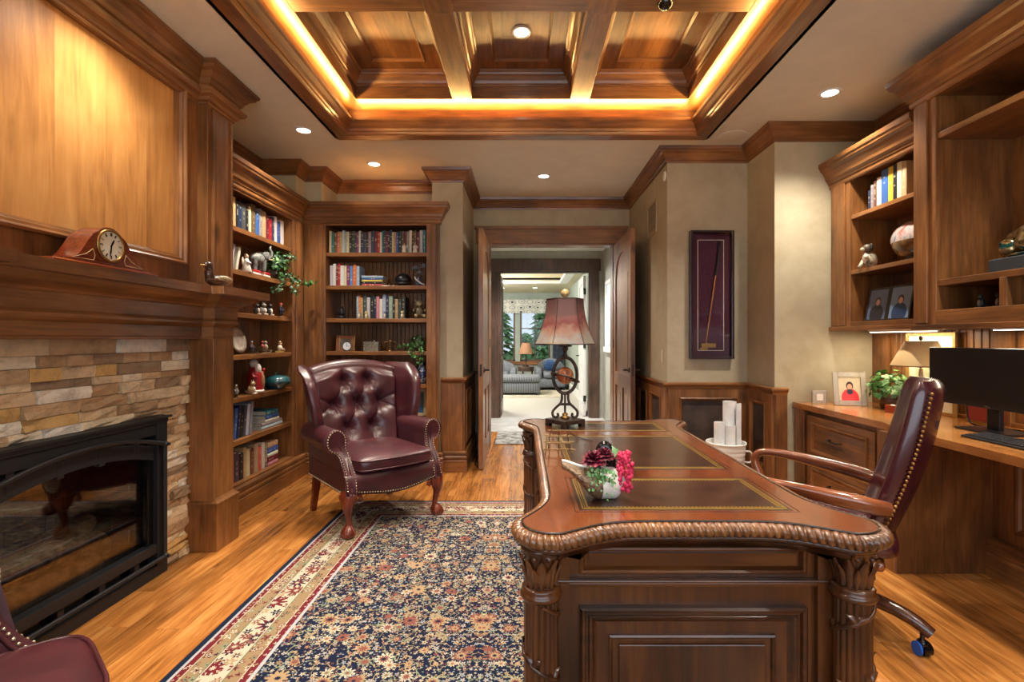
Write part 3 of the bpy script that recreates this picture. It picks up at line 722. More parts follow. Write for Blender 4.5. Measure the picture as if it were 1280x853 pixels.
uc = [(-0.05,2.735),(0.006,2.735),(0.010,2.750),(0.022,2.756),(0.030,2.775),(0.052,2.785),(0.060,2.800),(0.062,2.812),(0.030,2.818),(0.030,2.845),(0.040,2.852),(0.050,2.876),(0.075,2.905),(0.098,2.918),(0.104,2.934),(0.114,2.938),(0.118,2.957),(-0.05,2.957)]
upath = [(-2.11,3.30),(-1.935,3.30),(-1.935,3.035),(-2.0,3.035),(-2.0,2*FC-3.035),(-1.935,2*FC-3.035),(-1.935,2*FC-3.30),(-2.11,2*FC-3.30)]
mp('overmantel_crown', MB().sweep(uc, upath, False, mats=True), [ald['X'], ald['Y']], 0)
mp('overmantel_crown_core', MB().box(-2.1,-1.99,1.26,3.28,2.74,2.957).box(-2.1,-1.94,3.04,3.29,2.74,2.957), ald['Y'], 0)
# ------------------------------------------------------------------ bookcases
SHZ = [0.54,0.86,1.18,1.50,1.82,2.14]
bcrown = [(-0.02,2.415),(0.008,2.415),(0.014,2.425),(0.014,2.448),(0.022,2.452),(0.026,2.468),(0.040,2.480),(0.044,2.500),(0.064,2.540),(0.084,2.556),(0.088,2.572),(0.096,2.578),(0.098,2.608),(-0.02,2.608)]
def bookcase(name, loc, rz, Wd, x0, x1, cx0, cx1, depth, label, ax, crown_path, base_path, tb=None):
    o = empty(name, loc, rz, label=label, cat='bookcase')
    m = MB().box(cx0,x0,0.02,depth,0.0,2.56).box(x1,cx1,0.02,depth,0,2.56).box(x0,x1,0.02,depth,2.42,2.44)
    obj('carcass', m, ald['Z'], o)
    m = MB(); n = int((x1-x0)/0.042); w = (x1-x0)/n
    for k in range(n):
        a = x0+k*w; b = a+w
        m.prism([(a+0.001,depth),(a+0.001,depth-0.008),(a+0.006,depth-0.013),(b-0.006,depth-0.013),(b-0.001,depth-0.008),(b-0.001,depth)], 0.2, 2.42)
    obj('beadboard_back', m, ald['Z'], o)
    for a, b in ((0, x0), (x1, Wd)):
        if b-a < 0.02: continue
        mm = MB().box(a, b, 0, 0.025, 0.2, 2.42)
        if b-a > 0.1: mm.box(a+0.05, b-0.03, -0.012, 0.001, 0.2, 2.40); mm.box(b-0.03, b-0.018, -0.006, 0.001, 0.2, 2.42) if a > 0.1 else mm.box(b-0.02, b-0.006, -0.006, 0.001, 0.2, 2.42)
        obj('stile', mm, ald['Z'], o, bev=0.003)
    obj('top_rail', MB().box(x0, x1, 0, 0.025, 2.40, 2.46), ald[ax], o, bev=0.002)
    for z in SHZ: obj('shelf', MB().box(x0, x1, 0.012, depth-0.014, z-0.038, z), ald[ax], o, bev=0.003)
    obj('bottom_shelf', MB().box(x0, x1, -0.005, depth-0.014, 0.185, 0.22), ald[ax], o, bev=0.004)
    obj('toe_board', MB().box(0, Wd, 0, 0.025, 0, 0.2), ald[ax], o)
    obj('crown', MB().sweep(bcrown, crown_path), ald[ax], o)
    obj('top_board', MB().box(0, tb or Wd, -0.05, depth, 2.590, 2.606), ald[ax], o)
    obj('base_moulding', MB().sweep(base, base_path), ald[ax], o)
    return o
# local frame: x along the face, y into the case
bk_left = bookcase('bookcase', (-2.13,3.305,0), pi/2, 1.49, 0.03, 1.265, 0.0, 1.32, 0.31, 'tall alder bookcase between the fireplace and the room corner', 'X', [(1.392,0),(0,0)], [(1.445,0),(0,0)], 1.38)
bk_back = bookcase('bookcase', (-2.13,4.80,0), 0, 1.31, 0.21, 1.185, 0.19, 1.225, 0.40, 'alder bookcase behind the wing chair, beside the doorway', 'X', [(1.31,0.06),(1.31,0),(0,0)], [(1.31,0.05),(1.31,0),(0,0)])
# ------------------------------------------------------------------ right-hand built-ins
RX = 2.75
def upper(name, fx, ya, yb, z0, ztop, op, shelves, label, crown_path, dividers=(), stw=None):
    """wall cabinet with its face at x=fx looking at -X; op = (ya,yb,z0,z1) opening"""
    o = empty(name, (RX, (ya+yb)/2, z0), label=label, cat='cabinet')
    def p(nm, mb, mt, bev=0.003): return obj(nm, mb, mt, o, world=True, bev=bev)
    oa, ob, oz0, oz1 = op
    p('side_panel', MB().box(fx+0.02,RX,yb-0.02,yb,z0,ztop-0.02), ald['Z']); p('side_panel', MB().box(fx+0.02,RX,ya,ya+0.02,z0,ztop-0.02), ald['Z'])
    p('back_panel', MB().box(RX-0.02,RX-0.004,ya,yb,z0,ztop-0.02), ald['Z'], 0); p('bottom_panel', MB().box(fx+0.02,RX,ya,yb,z0,z0+0.03), ald['Y'], 0)
    p('inner_lining', MB().box(fx+0.02,RX-0.02,ob,ob+0.012,oz0,oz1).box(fx+0.02,RX-0.02,oa-0.012,oa,oz0,oz1).box(fx+0.02,RX-0.02,oa,ob,oz1,oz1+0.012), ald['Z'], 0)
    p('stile', MB().box(fx,fx+0.022,ob,yb,z0,oz1).box(fx-0.012,fx+0.001,ob+0.05,yb-0.02,z0+0.02,oz1-0.005), ald['Z']); p('stile', MB().box(fx,fx+0.022,ya,oa,z0,oz1), ald['Z'])
    p('bottom_rail', MB().box(fx,fx+0.022,oa,ob,z0,oz0), ald['Y']); p('top_rail', MB().box(fx,fx+0.022,ya,yb,oz1,ztop-0.12), ald['Y'])
    p('light_rail', MB().box(fx-0.018,fx+0.02,ya,yb+0.0,z0-0.018,z0+0.012), ald['Y'])
    for z, zt in shelves: p('shelf', MB().box(fx+0.008,RX-0.02,oa,ob,z-zt,z), ald['Y'])
    for y_, za, zb in dividers: p('divider', MB().box(fx+0.006,RX-0.02,y_-0.018,y_+0.018,za,zb), ald['Z'])
    cz = ztop-0.205
    p('crown', MB().sweep([(d_, z_-2.608+ztop) for d_, z_ in bcrown], crown_path), ald['Y'], 0)
    p('top_board', MB().box(fx-0.04,RX,ya,yb,ztop-0.018,ztop-0.002), ald['Y'], 0)
    return o
up_s = upper('wall_cabinet', 2.385, 2.95, 3.855, 1.38, 2.65, (3.02,3.63,1.425,2.50), [(1.80,0.03),(2.205,0.03)], 'open alder wall cabinet with books, fossil ball and portraits, by plaster wall', [(2.385,2.95),(2.385,3.855)])
up_l = upper('wall_cabinet', 2.30, 1.15, 2.93, 1.37, 2.85, (1.30,2.77,1.46,2.66), [(1.63,0.035),(2.45,0.035)], 'deeper and taller alder wall cabinet with cubbies, above the monitor', [(2.30,1.15),(2.30,2.93),(RX,2.93)], dividers=[(2.39,1.46,1.60),(2.0,1.46,1.60),(1.62,1.46,1.60)])
# worktop and base units
ct = MB().prism([(2.745,1.0),(2.745,3.855),(2.085,3.855),(2.105,2.90),(2.04,2.72),(2.04,1.0)][::1], 0.772, 0.812)
obj('desk_counter', ct, wood('counter_alder', srgb(120,72,32), srgb(168,108,54), srgb(198,138,78), 'Y', rough=0.25, coat=0.5), bev=0.008, label='long honey alder worktop of the built-in desk', cat='counter')
fc_ = empty('file_cabinet', (2.43,3.30,0), label='alder file cabinet with two drawers under the worktop', cat='cabinet')
def fp(nm, mb, mt, bev=0.003): return obj(nm, mb, mt, fc_, world=True, bev=bev)
fp('body', MB().box(2.14,2.72,2.76,3.85,0.0,0.771), ald['Z'])
fp('side_panel', MB().box(2.06,2.60,2.745,2.762,0.0,0.771), ald['Z'])
fp('corner_post', MB().box(2.055,2.145,2.75,2.87,0.0,0.771), ald['Z']); fp('stile', MB().box(2.10,2.142,3.72,3.85,0,0.771), ald['Z']); fp('stile', MB().box(2.112,2.142,2.87,2.97,0,0.771), ald['Z'])
for za, zb in ((0.425,0.735),(0.115,0.405)):
    dr = fp('drawer', MB().box(2.112,2.142,2.985,3.705,za,zb), ald['Y'])
    m = MB(); ring(m, (3.045,3.645,za+0.045,zb-0.045), [(0,0),(0.0,0.008),(0.008,0.012),(0.016,0.010),(0.026,0.002),(0.03,0)], 'yz-', 2.112); obj('panel_moulding', m, [ald['Y'], ald['Z']], dr, world=True)
    zc_ = (za+zb)/2+0.02
    obj('pull', MB().tube([(2.112,3.30,zc_),(2.082,3.31,zc_),(2.078,3.36,zc_),(2.082,3.41,zc_),(2.112,3.42,zc_)], 0.007, 8), chrome, dr, world=True)
fp('base_moulding', MB().sweep(base, [(2.142,2.87),(2.142,3.85)]), ald['Y'], 0)
kn = struct('trim_7', MB().box(2.60,2.62,1.0,2.745,0,0.771), ald['Z'], label='panelled back of the knee space under the worktop')
for ya, yb in ((1.95,2.62),(1.15,1.82)):
    obj('panel_moulding', ring(MB(), (ya,yb,0.27,0.70), [(0,0),(0,0.012),(0.01,0.016),(0.02,0.010),(0.03,0.0)], 'yz-', 2.60), [ald['Y'], ald['Z']], kn, world=True)
obj('base_moulding', MB().sweep(base, [(2.60,1.0),(2.60,2.745)]), ald['Y'], kn, world=True)
obj('desk_end_panel', MB().box(2.08,2.6,1.0,1.04,0,0.771).box(2.06,2.08,0.99,1.06,0,0.771), ald['Z'], bev=0.003, label='plain alder end panel holding up the worktop', cat='panel')
bs = struct('trim_8', MB().box(2.735,2.7495,1.0,3.86,0.812,1.365), ald['Z'], label='beadboard backsplash behind the monitor')
for ya, yb in ((2.90,3.68),(2.10,2.74),(1.3,1.94)):
    m = MB(); n = int((yb-ya)/0.05); w = (yb-ya)/n
    for k in range(n):
        a = ya+k*w; b = a+w
        m.prism([(2.735,a+0.001),(2.728,a+0.002),(2.724,a+0.007),(2.724,b-0.007),(2.728,b-0.002),(2.735,b-0.001)], 0.83, 1.36)
    obj('beadboard', m, ald['Z'], bs, world=True)
for ya, yb in ((3.70,3.86),(2.76,2.88),(1.96,2.08)): obj('stile', MB().box(2.708,2.735,ya,yb,0.812,1.365), ald['Z'], bs, world=True, bev=0.003)
obj('rail', MB().box(2.71,2.735,1.0,3.86,0.812,0.835), ald['Y'], bs, world=True, bev=0.003)
for k, (ya, yb, g) in enumerate(((3.08,3.66,'small wall cabinet'),(2.10,2.70,'deep wall cabinet'))):
    t = empty('light_bar', (2.56,(ya+yb)/2,1.352), label='slim lit light bar under the '+g, cat='light')
    obj('housing', MB().box(-0.022,0.022,-(yb-ya)/2,(yb-ya)/2,-0.002,0.0185 if k == 0 else 0.016), white, t, bev=0.002)
    obj('diffuser', MB().box(-0.015,0.015,-(yb-ya)/2+0.01,(yb-ya)/2-0.01,-0.006,-0.002), bar_lit, t)
    lamp('under_cabinet_light', 'AREA', (2.56,(ya+yb)/2,1.344), 3.4, (1.0,0.82,0.56), (0,0,0), shape='RECTANGLE', size=0.03, size_y=yb-ya-0.02)
# ------------------------------------------------------------------ recessed lamps
def can(x, y, z, label, w=CAN_W, angle=118, inset=True, r=0.062, color=WARM):
    t = empty('recessed_light', (x, y, z), label=label, cat='light', group='recessed ceiling lights')
    obj('trim_ring', MB().lathe([(r*0.78,-0.002),(r*0.80,-0.006),(r*1.08,-0.006),(r*1.12,-0.001),(r*1.12,0.004)], 32), white, t)
    obj('lens', MB().lathe([(0.001,-0.003),(r*0.5,-0.0035),(r*0.80,-0.003)], 32), bulb, t)
    lamp('recessed_spot', 'SPOT', (x, y, z-0.03), w, color, (0,0,0), spot_size=radians(angle), spot_blend=0.9, shadow_soft_size=0.05)
    return t
can(-1.75, 3.94, C, 'lit recessed ceiling light in front of the corner bookcases')
can(-1.42, 4.70, C, 'lit recessed ceiling light just above the bookcase behind the chair')
can(0.20, 5.05, C, 'lit recessed ceiling light in front of the study doorway', CAN_W*0.8)
can(2.06, 3.34, C, 'lit recessed ceiling light beside the wall cabinets')
can(-0.016, 3.286, 3.336, 'lit recessed light inside the central coffer panel', CAN_W*1.6, 100)
can(-1.72, 2.27, C, 'lit recessed ceiling light above the mantel clock', CAN_W*0.65)
can(-1.72, 0.7, C, 'lit recessed ceiling light above the hearthside wing chair')
can(2.0, 1.75, C, 'lit recessed ceiling light above the office chair')
can(2.0, 0.2, C, 'lit recessed ceiling light near the front window')
can(-0.016, 2.12, 3.336, 'lit recessed light in the middle coffer panel', CAN_W*1.6, 100)
can(-0.016, 0.97, 3.336, 'lit recessed light in the coffer panel toward the window', CAN_W*1.6, 100)
can(0.3, 7.1, HC, 'recessed ceiling light in the hall', 230, 140, color=(1,0.95,0.9))
can(-0.55, 12.6, RC, 'small lit recessed light over the window, above the sofa', 40, 120, color=SOFT)
can(0.28, 12.6, RC, 'small lit recessed light over the window, above the armchair', 40, 120, color=SOFT)
lamp('room_fill_light', 'POINT', (-1.2, 10.6, 2.35), 200, (1,0.96,0.9), shadow_soft_size=0.3)  # added fill lamp hanging free, no fixture; brightens the sitting room
sp_ = obj('ceiling_speaker', MB().lathe([(0.001,-0.004),(0.105,-0.004),(0.112,-0.002),(0.115,0.001)], 40, c=(1.70,4.05,C)), ceil_m, label='round painted speaker grille in the ceiling', cat='speaker')
obj('dome_sensor', MB().lathe([(0.001,-0.034),(0.018,-0.032),(0.034,-0.022),(0.042,-0.008),(0.044,0.0)], 24, c=(0.77,2.70,B0)), black_gloss, label='small black dome sensor on the coffer beam', cat='sensor')
# ------------------------------------------------------------------ executive desk
DCX, DCY, DZ = 0.485, 2.235, 0.778
DESKZ = 0.7905
desk = empty('executive_desk', (DCX, DCY, 0.012), label='large carved walnut partners desk with tooled leather top', cat='desk')
def dp(nm, mb, mt, bev=0.0, parent=None): return obj(nm, mb, mt, parent or desk, bev=bev)
# outline of the top: straight sides, lobed corners
def outline(off=0.0, n=14):
    hx, hy = 0.43, 0.875         # straight edges
    R = 0.115; cx, cy = 0.405, 0.85    # corner lobes
    q = []
    # one quadrant (+,+), counter-clockwise from (hx, 0) to (0, hy)
    pts = [(hx, 0), (hx, cy-0.34), (hx+0.004, cy-0.22), (hx+0.028, cy-0.135)]
    for k in range(9):
        a = radians(-18+k*126/8); pts.append((cx+R*cos(a), cy+R*sin(a)))
    pts += [(cx-0.135, hy+0.026), (cx-0.21, hy+0.004), (cx-0.30, hy), (0, hy)]
    sm = bez([(a, b, 0) for a, b in pts], 5)
    quad = [(p.x, p.y) for p in sm]
    full = quad[:-1] + [(-x, y) for x, y in quad[::-1]][:-1] + [(-x, -y) for x, y in quad][:-1] + [(x, -y) for x, y in quad[::-1]][:-1]
    # resample evenly
    P = [Vector(p) for p in full]; L = [0]
    for i in range(len(P)): L.append(L[-1]+(P[(i+1) % len(P)]-P[i]).length)
    N = 3600; out = []; j = 0
    for k in range(N):
        s = L[-1]*k/N
        while L[j+1] < s: j += 1
        t = (s-L[j])/max(1e-9, L[j+1]-L[j]); out.append(P[j].lerp(P[(j+1) % len(P)], t))
    nr = []
    for k in range(N):
        d_ = (out[(k+6) % N]-out[k-6]).normalized(); nr.append(Vector((d_.y, -d_.x)))
    return out, nr, L[-1]
OP, ON, OL = outline()
def ofs(o, z, step=1):
    step *= 3
    return [(OP[k].x+ON[k].x*o, OP[k].y+ON[k].y*o, z) for k in range(0, len(OP), step)]
m = MB(); st = 1
top_ = ofs(-0.028, DZ, st); low = ofs(-0.028, DZ-0.03, st); n = len(top_)
m.add(top_, [tuple(range(n))]); m.add(low, [tuple(range(n-1,-1,-1))])
dp('top_board', m, desk_top_wood)
# gadrooned edge: twisted lobes round the rim
m = MB(); N = len(OP); NL = round(OL/0.0205); K = 9; loops = []
for k in range(N):
    L = []
    for i in range(K):
        a = -pi/2 + pi*i/(K-1)      # bottom -> top of a half round
        ph = 2*pi*(NL*k/N) + 1.5*(i/(K-1))*pi
        r = 0.0205*(0.60+0.40*sqrt(abs(sin(ph/2))) )
        o = -0.022 + 1.15*r*cos(a); z = DZ-0.022 + r*1.05*sin(a)
        L.append((OP[k].x+ON[k].x*o, OP[k].y+ON[k].y*o, z))
    L.append((OP[k].x-ON[k].x*0.032, OP[k].y-ON[k].y*0.032, DZ-0.004)); L.insert(0, (OP[k].x-ON[k].x*0.04, OP[k].y-ON[k].y*0.04, DZ-0.045))
    loops.append(L)
loops.append(loops[0]); m.loft(loops, False, (False, False))
gad = wood('gadroon_gilt_walnut', srgb(44,24,12), srgb(98,60,30), srgb(140,94,52), 'Z', rough=0.3, coat=0.5, knots=False, grain=3)
dp('gadroon_edge', m, gad)
dp('edge_bead', MB().tube(ofs(-0.031, DZ-0.001, 4), 0.0035, 6, True), plain('dark_bead', srgb(30,18,12), 0.3, coat=0.5))
m = MB(); lp = []
for o, z in ((-0.035,DZ-0.040),(-0.026,DZ-0.046),(-0.028,DZ-0.054),(-0.048,DZ-0.064),(-0.060,DZ-0.072),(-0.062,DZ-0.084),(-0.2,DZ-0.084)):
    lp.append(ofs(o, z, 4))
m.loft(lp, True, (False, False)); dp('under_moulding', m, dsk['X'])
# leather insets and tooling
lx0, lx1 = 0.165-DCX, 0.80-DCX
for a, b in ((1.475,1.815),(1.945,2.615),(2.745,3.02)):
    ya, yb = a-DCY, b-DCY
    li = dp('leather_inset', MB().box(lx0, lx1, ya, yb, DZ-0.003, DZ+0.0008), desk_leather)
    m = MB(); z0, z1 = DZ+0.0006, DZ+0.0014
    for ins_, w_ in ((0.010,0.0035),(0.018,0.0016)):
        x0, x1, y0, y1 = lx0+ins_, lx1-ins_, ya+ins_, yb-ins_
        m.box(x0,x1,y0,y0+w_,z0,z1).box(x0,x1,y1-w_,y1,z0,z1).box(x0,x0+w_,y0,y1,z0,z1).box(x1-w_,x1,y0,y1,z0,z1)
    for k in range(int((lx1-lx0-0.06)/0.012)):
        for yy in (ya+0.027, yb-0.027): m.box(lx0+0.03+k*0.012, lx0+0.037+k*0.012, yy-0.0025, yy+0.0025, z0, z1)
    for k in range(int((yb-ya-0.06)/0.012)):
        for xx in (lx0+0.027, lx1-0.027): m.box(xx-0.0025, xx+0.0025, ya+0.03+k*0.012, ya+0.037+k*0.012, z0, z1)
    obj('gold_tooling', m, gold, li, kind='stuff')
    m = MB(); g = 0.014
    x0, x1, y0, y1 = lx0-g, lx1+g, ya-g, yb+g
    m.box(x0,x1,y0,y0+0.002,DZ-0.001,DZ+0.0006).box(x0,x1,y1-0.002,y1,DZ-0.001,DZ+0.0006).box(x0,x0+0.002,y0,y1,DZ-0.001,DZ+0.0006).box(x1-0.002,x1,y0,y1,DZ-0.001,DZ+0.0006)
    obj('inlay_line', m, plain('ebony_line', srgb(36,20,12), 0.3), li)
# body: two pedestals and aprons
BX, BY = 0.402, 0.80; zt = DZ-0.085
dp('end_panel', MB().box(-BX, BX, -BY, -BY+0.03, 0.06, zt), dsk['Z'])
dp('end_panel', MB().box(-BX, BX, BY-0.03, BY, 0.06, zt), dsk['Z'])
dp('front_panel', MB().box(-BX, -BX+0.03, -BY+0.03, BY-0.03, 0.06, zt), dsk['Z'])
for s in (-1, 1):
    ya, yb = (-BY+0.03, -0.30) if s < 0 else (0.30, BY-0.03)
    pd = dp('pedestal', MB().box(-BX+0.03, BX, ya, yb, 0.06, zt), dsk['Z'])
    for za, zb in ((0.12,0.38),(0.40,0.54),(0.56,0.685)):
        dr = obj('drawer', MB().box(BX, BX+0.014, ya+0.05, yb-0.03, za, zb), dsk['Y'], pd, bev=0.003)
        obj('pull', MB().tube([(BX+0.014,(ya+yb)/2-0.05,(za+zb)/2+0.01),(BX+0.032,(ya+yb)/2-0.04,(za+zb)/2-0.008),(BX+0.034,(ya+yb)/2,(za+zb)/2-0.014),(BX+0.032,(ya+yb)/2+0.04,(za+zb)/2-0.008),(BX+0.014,(ya+yb)/2+0.05,(za+zb)/2+0.01)], 0.004, 8), brass, pd)
dp('apron', MB().box(BX-0.02, BX, -0.30, 0.30, 0.60, zt), dsk['Y'])
# frieze and panel mouldings on the two ends
def end_mould(s):
    yb_ = s*BY
    def R(x0, x1, z0, z1, prof):
        m = MB(); lp = []
        for cx, cz in ((x0,z0),(x1,z0),(x1,z1),(x0,z1)):
            sx = 1 if cx == x0 else -1; sz = 1 if cz == z0 else -1
            lp.append([(cx+sx*d_, yb_+s*h, cz+sz*d_) for d_, h in prof])
        lp.append(lp[0]); m.loft(lp, True, (False, False), 0, False); return m
    dp('frieze_moulding', R(-0.325, 0.325, 0.615, 0.690, [(0,0),(0,0.016),(0.005,0.019),(0.010,0.015),(0.013,0.005),(0.016,0)]), dsk['X'])
    dp('frieze_field', MB().box(-0.30,0.30,min(yb_,yb_+s*0.006),max(yb_,yb_+s*0.006),0.634,0.671), dsk['X'])
    lg = MB(); y_ = yb_
    lg.box(-BX,BX,min(y_,y_+s*0.016),max(y_,y_+s*0.016),0.578,0.590).box(-BX,BX,min(y_,y_+s*0.022),max(y_,y_+s*0.022),0.590,0.599)
    dp('ledge_moulding', lg, dsk['X'], 0.003)
    pf_ = [(0,0),(0,0.020),(0.006,0.025),(0.014,0.021),(0.018,0.012),(0.024,0.012),(0.028,0.016),(0.036,0.012),(0.044,0.004),(0.05,0)]
    dp('panel_moulding', R(-0.325, 0.325, 0.10, 0.520, pf_), dsk['X'])
    dp('inner_moulding', R(-0.240, 0.240, 0.185, 0.435, [(0,0),(0,0.008),(0.005,0.011),(0.010,0.006),(0.012,0)]), dsk['X'])
    dp('raised_field', MB().box(-0.212,0.212,min(y_,y_+s*0.007),max(y_,y_+s*0.007),0.213,0.407), dsk['Z'], 0.004)
    dp('plinth_board', MB().box(-BX-0.01,BX+0.01,min(y_,y_+s*0.03),max(y_,y_+s*0.03),0.0,0.075), dsk['X'], 0.005)
end_mould(-1); end_mould(1)
# side mouldings on the visible left side (three panels)
for ya, yb in ((-0.70,-0.28),(-0.22,0.22),(0.28,0.70)):
    m = MB(); lp = []
    for cy_, cz in ((ya,0.12),(yb,0.12),(yb,0.52),(ya,0.52)):
        sy = 1 if cy_ == ya else -1; sz = 1 if cz == 0.12 else -1
        lp.append([(-BX-h, cy_+sy*d_, cz+sz*d_) for d_, h in [(0,0),(0,0.018),(0.008,0.022),(0.018,0.012),(0.03,0.010),(0.04,0)]])
    lp.append(lp[0]); m.loft(lp, True, (False, False), 0, False); dp('panel_moulding', m, dsk['Z'])
dp('plinth_board', MB().box(-BX-0.03,-BX,-BY,BY,0,0.075), dsk['Y'], 0.005)
dp('base_block', MB().box(-BX,BX,-BY,-0.30,0,0.06).box(-BX,BX,0.30,BY,0,0.06), dsk['Y'])
for sx in (-1, 1):
    for sy in (-1, 1):
        dp('corner_post', MB().box(sx*0.355, sx*0.428, sy*0.755, sy*0.818, 0.06, zt), dsk['Z'])
# corner columns with capitals and vine
def leafshape(m, M, L, w, curl=0.35, n=6):
    """a pointed carved leaf in local xz-plane, standing up z, curling out +y"""
    c = []; 
    for k in range(n+1):
        t = k/n; ww = w*sin(pi*min(1, t*0.92+0.06))**0.8*(1-0.25*t); y = curl*L*t*t; z = L*t
        c.append([(-ww, y-0.002, z), (-ww*0.5, y+0.003, z), (0, y+0.005, z), (ww*0.5, y+0.003, z), (ww, y-0.002, z)])
    m.loft(c, False, (False, False), M=M); return m
for sx in (-1, 1):
    for sy in (-1, 1):
        cx, cy = sx*0.437, sy*0.845
        col = dp('corner_column', MB().lathe([(0.050,0.0),(0.050,0.03),(0.047,0.04),(0.047,0.57)] , 160, c=(cx,cy,0), mod=lambda a, k: 1.02-0.13*(1-abs(cos(8*a)))**1.5 if k >= 2 else 1.15), dsk['Z'])
        obj('column_base', MB().lathe([(0.060,0),(0.060,0.05),(0.056,0.06),(0.058,0.07),(0.052,0.085),(0.045,0.086)], 40, c=(cx,cy,0)), dsk['Z'], col)
        obj('column_ring', MB().lathe([(0.044,0.566),(0.056,0.570),(0.060,0.578),(0.056,0.586),(0.052,0.590),(0.054,0.597),(0.050,0.603),(0.040,0.604)], 40, c=(cx,cy,0)), dsk['Z'], col)
        cap_ = obj('capital', MB().lathe([(0.040,0.600),(0.041,0.63),(0.044,0.66),(0.050,0.69),(0.056,0.705),(0.058,0.712),(0.040,0.714)], 40, c=(cx,cy,0)), dsk['Z'], col)
        m = MB()
        for k in range(8):
            a = 2*pi*k/8+pi/8*0
            leafshape(m, Matrix.Translation((cx,cy,0.604)) @ Matrix.Rotation(a, 4, 'Z') @ Matrix.Translation((0,0.041,0)), 0.085, 0.019, 0.22)
            leafshape(m, Matrix.Translation((cx,cy,0.606)) @ Matrix.Rotation(a+pi/8, 4, 'Z') @ Matrix.Translation((0,0.043,0)), 0.060, 0.013, 0.28)
            b = a+pi/8
            for r_, h_ in ((0.052,0.690),): 
                m.ball((cx+cos(b)*r_, cy+sin(b)*r_, h_), 0.008, 8, 6)
        obj('acanthus_carving', m, dsk['X'], col)
        m = MB(); pts = []
        for k in range(61):
            t = k/60; a = 2*pi*2.6*t*sx + (2.2 if sy < 0 else 0); pts.append((cx+0.049*cos(a), cy+0.049*sin(a), 0.09+0.47*t))
        m.tube(pts, 0.0060, 7)
        for k in range(4, 58, 5):
            p = Vector(pts[k]); a = atan2(p.y-cy, p.x-cx)
            for sgn in (1, -1):
                M = Matrix.Translation(p) @ Matrix.Rotation(a-pi/2, 4, 'Z') @ Matrix.Rotation(sgn*(0.7+0.3*random.random()), 4, 'Y')
                leafshape(m, M, 0.034, 0.012, -0.10, 4)
        obj('vine_carving', m, dsk['X'], col)
# ------------------------------------------------------------------ wing chair (local: +y is the front)
def nails(m, pts, r=0.0055, gap=0.017):
    P = [Vector(p) for p in pts]; acc = 0.0; nxt = 0.0
    for i in range(len(P)-1):
        L = (P[i+1]-P[i]).length
        while nxt <= acc+L:
            q = P[i].lerp(P[i+1], (nxt-acc)/max(L, 1e-9)); m.ball(q, r, 6, 4); nxt += gap
        acc += L
def superbox(m, x0, x1, y0, y1, z0, z1, e=0.35, nu=28, nv=14, crownz=0.0, fn=None):
    cx, cy, cz = (x0+x1)/2, (y0+y1)/2, (z0+z1)/2; hx, hy, hz = (x1-x0)/2, (y1-y0)/2, (z1-z0)/2
    def sp(w, p): return (abs(w)**p)*(1 if w >= 0 else -1)
    loops = []
    for j in range(nv+1):
        v = -pi/2+pi*j/nv; L = []
        for i in range(nu):
            u = 2*pi*i/nu
            x = cx+hx*sp(cos(v), e)*sp(cos(u), e*0.6); y = cy+hy*sp(cos(v), e)*sp(sin(u), e*0.6); z = cz+hz*sp(sin(v), e*1.6)
            if z > cz: z += crownz*(1-((x-cx)/hx)**2)*(1-((y-cy)/hy)**2)*sst((z-cz)/hz)
            if fn: x, y, z = fn(x, y, z)
            L.append((x,y,z))
        loops.append(L)
    return m.loft(loops, True, (True, True))
